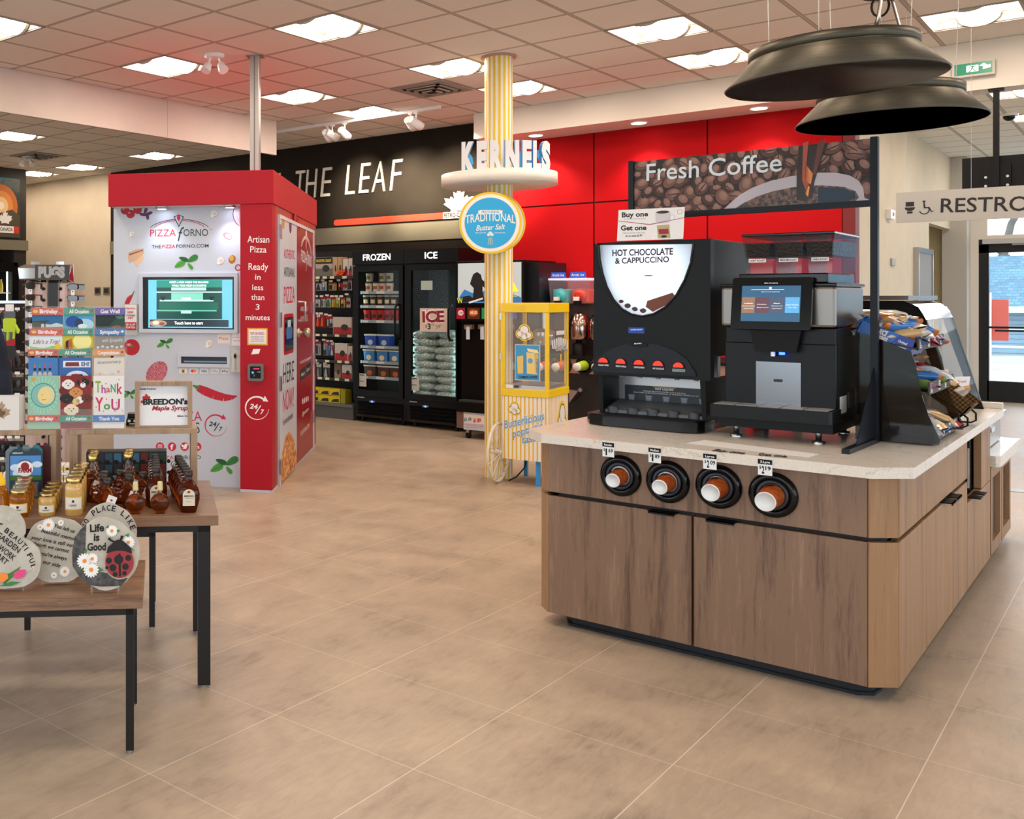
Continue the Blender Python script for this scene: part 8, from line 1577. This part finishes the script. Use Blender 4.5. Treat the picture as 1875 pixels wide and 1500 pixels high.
ycs = [(586, -6, 2, 20), (600, -4, 6, 24), (630, 0, 12, 28), (670, 4, 16, 30), (710, 6, 17, 30), (738, 8, 16, 28)]
vs = []
for (y, cx2, rx, dz_) in ycs:
    u, v = uvj(cx2, y); rr = rx*jD/1795
    for i in range(16): a = 2*pi*i/16; k_ = 1+.12*sin(4*a+y*.05); vs.append(JP.P(u+rr*cos(a)*k_, v, rr*.7*sin(a)*k_))
m.add(vs, [(j*16+i, j*16+(i+1) % 16, (j+1)*16+(i+1) % 16, (j+1)*16+i) for j in range(5) for i in range(16)], nv, True).add(vs[:16], [tuple(range(16))], nv).add(vs[-16:], [tuple(range(15, -1, -1))], nv); m.done('sleeve', jk)
m = MB(); vs = []
for z, w_ in ((1.46, .12), (1.40, .20), (1.1, .22), (.78, .24)):
    for i in range(16): a = 2*pi*i/16; vs.append(JP.P(-.22+w_*cos(a), z, -.02+.09*sin(a)))
m.add(vs, [(j*16+i, j*16+(i+1) % 16, (j+1)*16+(i+1) % 16, (j+1)*16+i) for j in range(3) for i in range(16)], nv, True).add(vs[:16], [tuple(range(16))], nv); m.done('body', jk)
st_ = thing('garment_stand', JP.P(-.22, 0, -.02), 'slim steel garment stand carrying the navy jacket', 'clothes stand'); MB().cyl(JP.P(-.22, .02, -.02), JP.P(-.22, 1.5, -.02), .014, steel).done('pole', st_); MB().lathe(JP.P(-.22, 0, -.02), [(.16, 0), (.16, .015), (.02, .02)], black, 24).done('base', st_)
for k, (px, py) in enumerate(((4, 792), (14, 800))):      # black goods with tags under the left riser
    c = atD(px, py, 5.0); pl = PL(c, RT); o = MB().slab(pl, rrect(-.03, -.12, .03, 0, .01), 0, .02, hx('141416')).rect(pl, -.015, -.10, .015, -.06, .02, .021, wht)
# low stock shelf behind the table
c = atD(118, 900, 5.6); lsh = PL(V((c.x, c.y, 0)), RT); t_ = thing('stock_shelf', lsh.P(0, 0, -.1), 'low white shelf of yellow and white hand warmer boxes seen between the risers', 'shelf', None, YAW)
zs = (lsh.uv(118, 884)[1], lsh.uv(118, 866)[1])
MB().rect(lsh, -.35, 0, .35, zs[0], -.3, 0, whitep).rect(lsh, -.35, zs[1]-.012, .35, zs[1], -.3, 0, whitep).rect(lsh, -.35, zs[0], -.34, zs[1]-.012, -.3, 0, whitep).rect(lsh, .34, zs[0], .35, zs[1]-.012, -.3, 0, whitep).done('shelf_unit', t_)
for lv, z in enumerate((zs[0], zs[1])):
    for k in range(3):
        u = -.05+.045*k; o = MB().rect(lsh, u, z+.001, u+.04, z+.04, -.12, -.01, hx('d9d6cc')).rect(lsh, u+.002, z+.012, u+.038, z+.028, -.01, -.009, hx('e0b01c')).rect(lsh, u+.012, z+.016, u+.028, z+.026, -.009, -.008, dk_).done('small_box', None, at=lsh.P(u+.02, z+.001, -.06), rz=YAW); tag(o, 'little white and yellow box on the %s level of the stock shelf, %s' % (('lower', 'upper')[lv], ('left', 'middle', 'right')[k]), 'box', 'little boxes on the stock shelf')
# ================================================================== far left cooler and mural
cw = PL((MW, 8.0, 0), (0, 1, 0)); 
mu = MB(); a, c = cw.uv(-30, 440), cw.uv(37, 330); mz0, mz1 = 2.5, 3.45; u0, u1 = a[0], cw.uv(35, 400)[0]
sunm = mat('mural_print', '#1c2a2a', .4); t, n, l, b = nodes(sunm); l.new(ramp(t, noise(t, objco(t), 2.2, 5, .7), [(.35, '#0e1412'), (.48, '#33463c'), (.6, '#6f5a34'), (.75, '#c9a05c')]), b.inputs['Base Color'])
mu.rect(cw, u0, mz0, u1, mz1, .0, .02, sunm); cc2 = cw.uv(1, 372)
for r_, c_ in ((.34, 'c86a24'), (.24, 'e09040'), (.14, 'f4c890'), (.06, 'fff0dc')): mu.slab(cw, circ(28, r_*.9, c=(cc2[0], 3.0), ry=r_), .02+.0005*(1-r_), .021+.001*(1-r_), hx(c_))
mu.slab(cw, [(u0, 3.30), (u1-.3, 3.42), (u1-.02, 3.45), (u0, 3.45)], .02, .022, hx('3a8aa0')).slab(cw, [(u0, mz0), (u1, mz0), (u1, mz0+.35), (cc2[0]+.2, mz0+.45), (u0, mz0+.3)], .02, .0225, hx('4a4432'))
lx = cw.uv(8, 408)[0]; mu.slab(cw, [(lx+x*.16, 2.76+y*.17) for x, y in LEAF if y > -.3], .0225, .024, wht).rect(cw, lx-.3, 2.57, lx+.16, 2.68, .0225, .0235, wht).rect(cw, lx+.16, 2.57, u1-.02, 2.68, .0225, .0235, hx('c8302a')).text(cw, 'PETRO-CANADA', (lx-.28, 2.6), (lx+.14, 2.6), .055, .024, dk_, bold=.02)
o = mu.done('wall_mural'); tag(o, 'dark sunset mural with a maple leaf logo above the far left cooler', 'mural')
ck_ = thing('drinks_cooler', (MW-.4, 7.9, 0), 'black glass door drinks cooler at the far left edge', 'cooler'); y0, y1 = 6.6, cw.o.y+cw.uv(33, 500)[0]
MB().box(MW-.75, y0, .1, MW-.70, y1, 2.1, fb).box(MW-.75, y0, 2.0, MW, y1, 2.1, fb).box(MW-.75, y0, .05, MW, y1, .16, fb).box(MW-.75, y1-.05, .1, MW, y1, 2.1, fb).box(MW-.75, y0, .1, MW, y0+.05, 2.1, fb).done('cabinet', ck_)
MB().box(MW-.03, y1-.12, .16, MW+.02, y1-.0, 2.05, fb).box(MW-.03, y0, 1.95, MW+.02, y1-.12, 2.05, fb).box(MW-.03, y0, .16, MW+.02, y1-.12, .26, fb).done('door_frame', ck_)
MB().box(MW-.12, y1-.14, .2, MW-.1, y1-.125, 1.95, mat('freezer_led')).done('led_strip', ck_)
for k in range(5): z = 1.62-.34*k; MB().box(MW-.6, y0+.05, z-.02, MW-.08, y1-.05, z, whitep).done('shelf', ck_)
dp = []
for k in range(4):
    for i in range(5):
        z = 1.62-.34*k; at = (MW-.15, y1-.22-.10*i, z); lb = 'drink bottle on the %s cooler shelf at far left, %s from the right' % (('top', 'second', 'third', 'fourth')[k], ('first', 'second', 'third', 'fourth', 'fifth')[i])
        if k == 0 and i < 3:
            t_ = thing('drink_bottle', at, lb, 'drink bottle', 'bottles in the far left cooler'); MB().lathe(at, [(.03, 0), (.032, .01), (.032, .13), (.015, .17), (.012, .19)], hx(('c8b43a', '4a9a5a', 'd8d8d0')[i], .2), 14).done('bottle_body', t_); MB().lathe(V(at)+UP*.19, [(.014, 0), (.014, .02)], hx(('e0c020', '2a6a3a', 'a82028')[i]), 12).done('cap', t_); dp.append(t_)
        else: dup(dp[(i+k) % 3], at, 0, lb)
# ================================================================== smoked snack display on the island
smk = mat('smoked_acrylic', '#1a1714', .05, alpha=.84, spec=.4); smk2 = mat('smoked_light', '#3a2c1c', .05, alpha=.55, spec=.4); brk = mat('brown_bin', '#2a1c14', .5)
f1, f2 = atz(1716, 818, ZT), atz(1764, 790, ZT); su = V((.02, 1, 0)).normalized()    # front lower edge runs back along +Y
SX = f1.x; SY0, SY1 = f1.y, f2.y; sd_ = thing('snack_display', (SX-.3, (SY0+SY1)/2, ZT), 'smoked acrylic tiered display of wrapped snacks on the island', 'snack display')
# side profile in x (towards the aisle) and z
zA = lambda py: atX(1700, py, -.95).z
prof = [(0, .0), (-.62, .0), (-.62, .60), (-.36, .60), (-.31, .57), (-.28, .50), (-.02, .04)]
pq = [atY(*q, SY0) for q in ((1719, 816), (1722, 808), (1700, 762), (1687, 722), (1676, 664), (1668, 645), (1640, 634), (1600, 617))]; XB = -1.03; prof = [(p.x-SX, max(p.z-ZT, 0)) for p in pq]+[(XB-SX, pq[-1].z-ZT+.02), (XB-SX, 0)]
for y, m_ in ((SY0, smk), (SY1-.006, smk2)): MB().prism([(SX+x, y, ZT+.002+z) for x, z in prof], (0, .006, 0), m_).done('side_panel', sd_)
MB().box(XB, SY0+.006, ZT+.002, XB+.006, SY1-.006, pq[-1].z, smk).done('back_panel', sd_)
wrapc = []
def crumple(nm): pass
tS = [atY(1708, 814, SY0), atY(1700, 724, SY0), atY(1680, 642, SY0)]; tiersS = [(p.x-SX, max(p.z-ZT, .012), 0, 0) for p in tS]
tkt = hx('d9d4cc'); rs_ = random.Random(31)
for k, (dx, z0, z1, lip) in enumerate(tiersS):
    xf = SX+dx; m = MB()
    m.hexa([(XB+.01, SY0+.01, ZT+z0+.05), (xf, SY0+.01, ZT+z0), (xf, SY1-.01, ZT+z0), (XB+.01, SY1-.01, ZT+z0+.05)], [(XB+.01, SY0+.01, ZT+z0+.058), (xf, SY0+.01, ZT+z0+.008), (xf, SY1-.01, ZT+z0+.008), (XB+.01, SY1-.01, ZT+z0+.058)], brk)
    m.box(xf-.004, SY0+.01, ZT+z0, xf+.002, SY1-.01, ZT+z0+.055, brk); m.done('tier_bin', sd_)
    tq = PL((xf+.002, SY0, ZT+z0), (0, 1, 0)); W_ = SY1-SY0; m = MB()
    for q in (.08, .38, .62, .86): 
        if k == 0: m.rect(tq, q*W_-.03, .004, q*W_+.035, .052, 0, .001, hx('1f3a7a'))
        m.rect(tq, q*W_-.022, .008, q*W_+.022, .050, .001, .002, tkt); [m.rect(tq, q*W_-.012, .014+.008*i, q*W_+.012, .017+.008*i, .002, .0024, dk_) for i in range(4)]
    m.done('price_tickets', sd_)
# wrapped snacks
wm_ = [mat('wrap%d' % i, c_, .22, .15) for i, c_ in enumerate(('#b9c4d4', '#c9a878', '#3f78c0', '#d8d4d0', '#a8283a', '#8a6a8a', '#c87a3a', '#6a8a4a'))]
def wrapmesh(m1, m2, seed):
    r = random.Random(seed); n_, k_ = 12, 7; vs = []; L_ = .075
    for j in range(k_+1):
        x = -L_+2*L_*j/k_; e = 1-abs(2*j/k_-1); w_ = .034*(1 if 0 < j < k_ else 1.05); h_ = .004+.020*min(1, e*2.2)
        for i in range(n_): a = 2*pi*i/n_; q = 1+r.uniform(-.12, .12); vs.append((x+r.uniform(-.003, .003), w_*cos(a)*q, h_*sin(a)*q+.02))
    mb = MB(); fs = [(j*n_+i, j*n_+(i+1) % n_, (j+1)*n_+(i+1) % n_, (j+1)*n_+i) for j in range(k_) for i in range(n_)]
    mb.add(vs, [f for q, f in enumerate(fs) if (q//n_) in (0, 6)], m1, True); mb.add(vs, [f for q, f in enumerate(fs) if (q//n_) not in (0, 6)], m2, True); return mb
wp_ = []
for i in range(8):
    m = wrapmesh(wm_[(i*3) % 8], wm_[i], i); o = m.done('wrapped_snack', None, 'x', 'snack', 'wrapped snacks in the smoked display', at=(0, 0, 0)); wp_.append(o)
nu = 0; used = set()
def putw(x, y, z, rot, lb, grp='wrapped snacks in the smoked display', pref=None):
    global nu
    i = pref if pref is not None else nu % 8
    if i not in used: o = wp_[i]; used.add(i)
    else: o = wp_[i].copy(); COL.objects.link(o)
    o.location = (x, y, z); o.rotation_euler = rot; o['label'] = lb; o['group'] = grp; nu += 1
for k, (dx, z0, z1, lip) in enumerate(tiersS):
    for j in range(5):
        for i in range(3):
            xf = SX+dx; y = SY0+.08+(SY1-SY0-.16)*j/4; x = xf-.05-.07*i; z = ZT+z0+.018+.012*i+(.03 if (i+j) % 2 else .004)
            putw(x, y, z, (rs_.uniform(-.4, .4), rs_.uniform(-.1, .5), rs_.uniform(-.7, .7)), 'wrapped snack on the %s tier of the smoked display, row %s, place %s' % (('lowest', 'middle', 'top')[k], ('one', 'two', 'three', 'four')[i], ('one', 'two', 'three', 'four', 'five')[j]))
# blue rice crispy box on top
bxo = V((SX-.17, SY0+.012, ZT+.47)); A_, B_ = atY(1592, 592, SY0+.01), atY(1676, 624, SY0+.01); C_ = atY(1582, 571, SY0+.01)
slope = (B_.z-A_.z)/(B_.x-A_.x); q0 = V((A_.x-.03, SY0+.012, A_.z-slope*.03)); q1 = V((B_.x, SY0+.012, B_.z)); ux = (q1-q0); L_ = ux.length; ux.normalize(); uz = V((-ux.z, 0, ux.x)); uz = uz if uz.z > 0 else -uz
q0 = q0-uz*.07; 
bb_ = thing('snack_carton', q0, 'open blue RICE CRISPIES carton tilted on top of the smoked display', 'snack box'); bm = mat('carton_blue', '#1b62b4', .35); bm2 = mat('carton_darkblue', '#123c94', .35)
MB().obox(q0, ux*L_, V((0, .004, 0)), uz*.07, bm).obox(q0+V((0, .30, 0)), ux*L_, V((0, .004, 0)), uz*.09, bm).obox(q0, ux*L_, V((0, .30, 0)), uz*.004, bm).obox(q0+ux*L_, ux*.003, V((0, .30, 0)), uz*.05, bm2).obox(q0, ux*.003, V((0, .30, 0)), uz*.09, bm).done('carton', bb_)
cpq = PL(q0, ux, uz); m = MB().slab(cpq, [(L_*.60, 0), (L_, 0), (L_, .07), (L_*.72, .07)], 0, .001, bm2); m.text(cpq, 'RICE', (L_*.37, .042), (L_*.52, .042), .022, .0015, wht, bold=.05, shear=.1).text(cpq, 'KRISPIES', (L_*.30, .014), (L_*.57, .014), .022, .0015, wht, bold=.05, shear=.1).text(cpq, 'Original', (L_*.74, .038), (L_*.90, .038), .011, .0015, wht, bold=.02).text(cpq, 'Gout original', (L_*.68, .018), (L_*.92, .018), .009, .0015, wht, bold=.02); m.done('lettering', bb_)
for j in range(4):
    for i in range(5):
        c = q0+ux*(.04+(L_-.08)*i/4)+V((0, .05+.065*j, 0))+uz*(.06+.02*((i+j) % 2)); putw(c.x, c.y, c.z, (rs_.uniform(-.6, .6), rs_.uniform(-.5, .3), rs_.uniform(-.9, .9)), 'wrapped snack in the open blue carton, column %s from its low end, row %s' % (('five', 'four', 'three', 'two', 'one')[i], ('one', 'two', 'three', 'four')[j]), 'wrapped snacks in the blue carton', rs_.choice((0, 1, 2, 3, 1)))
# carton support: clear tray bridging the top of the display
MB().obox(q0-uz*.006+V((0, -.0, 0)), ux*L_, V((0, .31, 0)), uz*.005, smk2).done('top_tray', sd_)
# ================================================================== hot food case on the far end
HY0, HY1 = 6.12, 6.98; hx_ = -.86; cs = thing('heated_case', (-1.3, 6.5, ZT), 'slanted glass heated food case with black frame and steel top', 'food case')
pB, pT = atY(1822, 742, HY1), None
zt3 = atX(1690, 545, -1.1).z
pf3 = [(-.78, .0), (-.79, .05), (-.925, .52), (-.96, .585), (-1.02, .615), (-1.75, .62), (-1.75, 0)]
def case_side(y):
    o_ = [(x, y, ZT+z) for x, z in pf3]; i_ = [(-.83, y, ZT+.04), (-.97, y, ZT+.51), (-1.01, y, ZT+.555), (-1.06, y, ZT+.57), (-1.70, y, ZT+.57), (-1.70, y, ZT+.04)]
    m = MB(); P = [V(p) for p in o_]; Q = [V(p) for p in i_]
    def quad(a, b2, c, d): m.prism([a, b2, c, d], (0, .03, 0), black)
    quad(P[0], P[2], Q[1], Q[0]); quad(P[2], P[3], Q[2], Q[1]); quad(P[3], P[4], Q[3], Q[2]); quad(P[4], P[5], Q[4], Q[3]); quad(P[5], P[6], Q[5], Q[4]); quad(P[6], P[0], Q[0], Q[5])
    m.done('end_frame', cs); MB().prism(i_, (0, .005, 0), mat('case_glass', '#dfeaf0', .02, alpha=.10, spec=.9)).done('pane', cs)
case_side(HY0); case_side(HY1-.03)
gcs = mat('case_glass', '#dfeaf0', .02, alpha=.10, spec=.9)
MB().prism([(x, HY0+.03, ZT+z) for x, z in ((-.79, .05), (-.925, .52), (-.931, .518), (-.796, .048))], (0, HY1-HY0-.06, 0), gcs).done('front_glass', cs)
m = MB(); arc_ = [(-.925, .52), (-.937, .55), (-.955, .58), (-.985, .602), (-1.02, .615)]
for p, q in zip(arc_, arc_[1:]): m.prism([(p[0], HY0+.0, ZT+p[1]), (q[0], HY0, ZT+q[1]), (q[0]-.004, HY0, ZT+q[1]-.006), (p[0]-.006, HY0, ZT+p[1]-.004)], (0, HY1-HY0, 0), chrome)
m.done('rounded_top_edge', cs); MB().box(-1.76, HY0-.01, ZT+.622, -1.0, HY1+.01, ZT+.645, mat('case_roof', '#8d8480', .3, .8)).done('roof', cs)
MB().box(-1.74, HY0+.03, ZT+.002, -.84, HY1-.03, ZT+.04, steel).box(-1.6, HY0+.04, ZT+.30, -1.02, HY1-.04, ZT+.31, steel).done('shelf', cs)
MB().box(-1.5, HY0+.2, ZT+.56, -1.3, HY1-.2, ZT+.567, mat('case_lamp', '#ffd890', .4, emit=8, ecol='#ffc870')).done('heat_lamp', cs)
for k, (x, y, z, c_) in enumerate(((-1.12, 6.22, .312, 'c8a83a'), (-1.10, 6.34, .312, 'd8cfa8'), (-1.12, 6.50, .312, 'c8a83a'), (-1.0, 6.28, .042, 'b8983a'), (-.98, 6.42, .042, 'd0c49a'))):
    at = V((x, y, ZT+z)); t_ = thing('food_carton', at, 'small yellow food carton in the heated case, %s' % ('upper shelf, nearest', 'upper shelf, second', 'upper shelf, third', 'lower shelf, nearest', 'lower shelf, second')[k], 'food carton', 'food cartons in the heated case')
    MB().lathe(at, [(.028, 0), (.04, .085)], hx(c_), 16).lathe(at, [(.031, .03), (.036, .06)], hx('a83a2c'), 16).done('cup', t_); MB().ball(at+UP*.085, .036, .036, .02, hx('e0c060'), 10, 6).done('food', t_)
# wicker basket on a wire stand
by0, by1 = 5.84, 6.09; bt_ = thing('wicker_basket', (-.93, 5.96, ZT), 'brown wicker basket of wrapped sandwiches tilted on a black wire stand', 'basket')
wk = mat('wicker', '#6a4a1c', .7); t, n, l, b = nodes(wk); ck2 = N(t, 'ShaderNodeTexChecker'); ck2.inputs['Scale'].default_value = 90; l.new(objco(t), ck2.inputs[0]); ck2.inputs[1].default_value = lin('#7d5a26'); ck2.inputs[2].default_value = lin('#33220c'); l.new(ck2.outputs[0], b.inputs['Base Color']); bumpit(t, b, ck2.outputs[1], .6, .004)
o = V((-.745, by0, ZT+.055)); e1 = V((-.30, 0, .24)); up2 = V((.24, 0, .30)).normalized()*.085
MB().obox(o, e1, V((0, by1-by0, 0)), up2*.06, wk).obox(o, e1, V((0, .008, 0)), up2, wk).obox(o+V((0, by1-by0-.008, 0)), e1, V((0, .008, 0)), up2, wk).obox(o, e1*.02, V((0, by1-by0, 0)), up2*.8, wk).obox(o+e1*.98, e1*.02, V((0, by1-by0, 0)), up2, wk).done('basket', bt_)
for y in (by0-.012, by1+.012): MB().tube([(-1.05, y, ZT+.008), (-.735, y, ZT+.008), (-.715, y, ZT+.02), (-.715, y, ZT+.055), (-.745, y, ZT+.085), (-1.05, y, ZT+.30)], .005, black, 6).done('wire_leg', bt_)
tl = PL((-.80, 6.09+.012, ZT+.19), V((.6, .8, 0)), V((.2, 0, 1))); MB().rect(tl, -.01, -.03, .08, .045, 0, .002, wht).text(tl, 'Fresh', (.01, .015), (.06, .015), .012, .0025, hx('a82a3a')).done('price_tag', bt_)
for k in range(3):
    c = o+e1*(.18+.3*k)+V((0, .125, 0))+up2*.6; putw(c.x, c.y, c.z, (.2, -.65, .2*k), 'wrapped sandwich in the wicker basket, %s' % ('lowest', 'middle', 'highest')[k], 'wrapped sandwiches in the basket', (3, 1, 3)[k])
# steel drawer unit on the low counter
dq = thing('steel_warmer', (-1.05, 7.5, .635), 'small stainless warmer with a latch on the low counter', 'appliance'); xw = -.80
MB().box(-1.5, 7.10, .64, xw, 7.9, .80, brushed).done('body', dq, bevel=.004); MB().box(-1.5, 7.08, .80, xw+.03, 7.92, .83, steel).done('lid', dq, bevel=.004); MB().box(xw, 7.3, .74, xw+.02, 7.45, .77, chrome).lathe((xw, 7.2, .76), [(.02, 0), (.02, .015), (.0001, .018)], wht, 16, (1, 0, 0)).done('latch', dq)
for x in (-1.4, -.85):
    for y in (7.15, 7.85): MB().cyl((x, y, .635), (x, y, .642), .015, black, 10).done('foot', dq)
# ================================================================== outside the far doors
asph = mottled('wet_ground', '#7f8a86', '#a9b4b0', 1.2, .6); MB().box(-40, 18.4, -.15, 40, 60, -.02, asph).done('ground', kind='structure')
MB().box(-40, -40, -.15, 40, -3.7, -.02, asph).box(5.2, -3.7, -.15, 40, 18.4, -.02, asph).done('pavement', kind='structure')
hs = thing('neighbour_house', (4, 35, 0), 'blue grey shingled house with pale siding seen through the far door', 'house'); sid = mat('siding_blue', '#6f95b0', .6); t, n, l, b = nodes(sid)
c = t.nodes.new('ShaderNodeTexCoord'); sp = t.nodes.new('ShaderNodeSeparateXYZ'); l.new(c.outputs['Object'], sp.inputs[0]); l.new(mix(t, gridline(t, sp.outputs[2], 0, .13, .02), lin('#7ea4bc'), lin('#4d7288')), b.inputs['Base Color'])
shg = mat('shingles', '#3f7390', .7); t, n, l, b = nodes(shg); br_ = N(t, 'ShaderNodeTexBrick'); br_.inputs['Scale'].default_value = 3.2; br_.inputs['Color1'].default_value = lin('#47809c'); br_.inputs['Color2'].default_value = lin('#33637e'); br_.inputs['Mortar'].default_value = lin('#28485c'); l.new(objco(t, (1, 1, 1), (pi/2, 0, 0)), br_.inputs['Vector']); l.new(br_.outputs[0], b.inputs['Base Color'])
MB().box(-6, 34, -.1, 14, 40, 1.25, sid).done('wall', hs); MB().hexa([(-6.4, 33.4, 1.25), (14.4, 33.4, 1.25), (14.4, 40.4, 1.25), (-6.4, 40.4, 1.25)], [(-6.4, 36.5, 2.75), (14.4, 36.5, 2.75), (14.4, 37.5, 2.75), (-6.4, 37.5, 2.75)], shg).done('roof', hs)
MB().box(-6.4, 33.3, 1.12, 14.4, 33.42, 1.28, hx('c9dce6')).done('fascia', hs); MB().box(.2, 33.95, .5, 1.6, 34, 1.0, hx('1a2430')).box(.1, 33.93, .4, 1.7, 33.96, .5, hx('dfe8ee')).done('window', hs)
rlm = hx('d4e0e8'); rl = thing('railing', (0, 27, 0), 'white metal railing outside the far door', 'railing'); m = MB()
for z in (.45, .85): m.tube([(-8, 27, z), (14, 27, z)], .03, rlm, 6)
m.done('rail', rl)
for k in range(12): MB().cyl((-8+2*k, 27, -.02), (-8+2*k, 27, .9), .03, rlm, 8).done('post', rl)
pk = atY(1809, 700, 21.5); pz = thing('sign_post', (pk.x, 21.5, -.02), 'white post with an orange red panel just outside the far door', 'sign post'); MB().cyl((pk.x, 21.5, -.02), (pk.x, 21.5, 1.62), .05, wht, 14).done('post', pz); MB().box(pk.x-.12, 21.56, .78, pk.x+.28, 21.59, 1.5, hx('d8452c')).done('panel', pz)
tr_ = thing('bare_tree', (-.2, 44, 0), 'bare tree with a forked trunk seen through the upper far window', 'tree'); bk = mottled('bark', '#3f3d3a', '#5c5854', 4, .9); tb = atY(1838, 466, 44); m = MB(); rt_ = random.Random(6)
def br2(p, d, r, n_): 
    q = p+d; m.tube([p, p+d*.5+V((rt_.uniform(-.08, .08), 0, rt_.uniform(-.05, .05)))*d.length, q], [r, r*.85, r*.68], bk, 6)
    if n_ == 0: return
    for s in (-1, 1):
        a = s*rt_.uniform(.3, .75); dd = V((d.x*cos(a)-d.z*sin(a), d.y+rt_.uniform(-.3, .3), d.x*sin(a)+d.z*cos(a)))*rt_.uniform(.62, .85); br2(q, dd, r*.62, n_-1)
m.tube([(tb.x, 44, -.1), (tb.x+.05, 44, 1.6), (tb.x, 44, tb.z-.3), (tb.x, 44, tb.z)], [.3, .24, .2, .18], bk, 8)
br2(V((tb.x, 44, tb.z)), V((-1.7, 0, 1.6)), .12, 4); br2(V((tb.x, 44, tb.z)), V((.7, 0, 2.1)), .14, 4); m.done('branches', tr_)
dr_ = atz(1862, 898, 0); o = MB().lathe((dr_.x, dr_.y, 0.0005), [(.10, 0), (.10, .002), (.085, .003), (.0001, .003)], hx('8f9498', .3), 28).done('floor_drain'); tag(o, 'round metal floor drain cover on the right hand floor', 'floor drain')
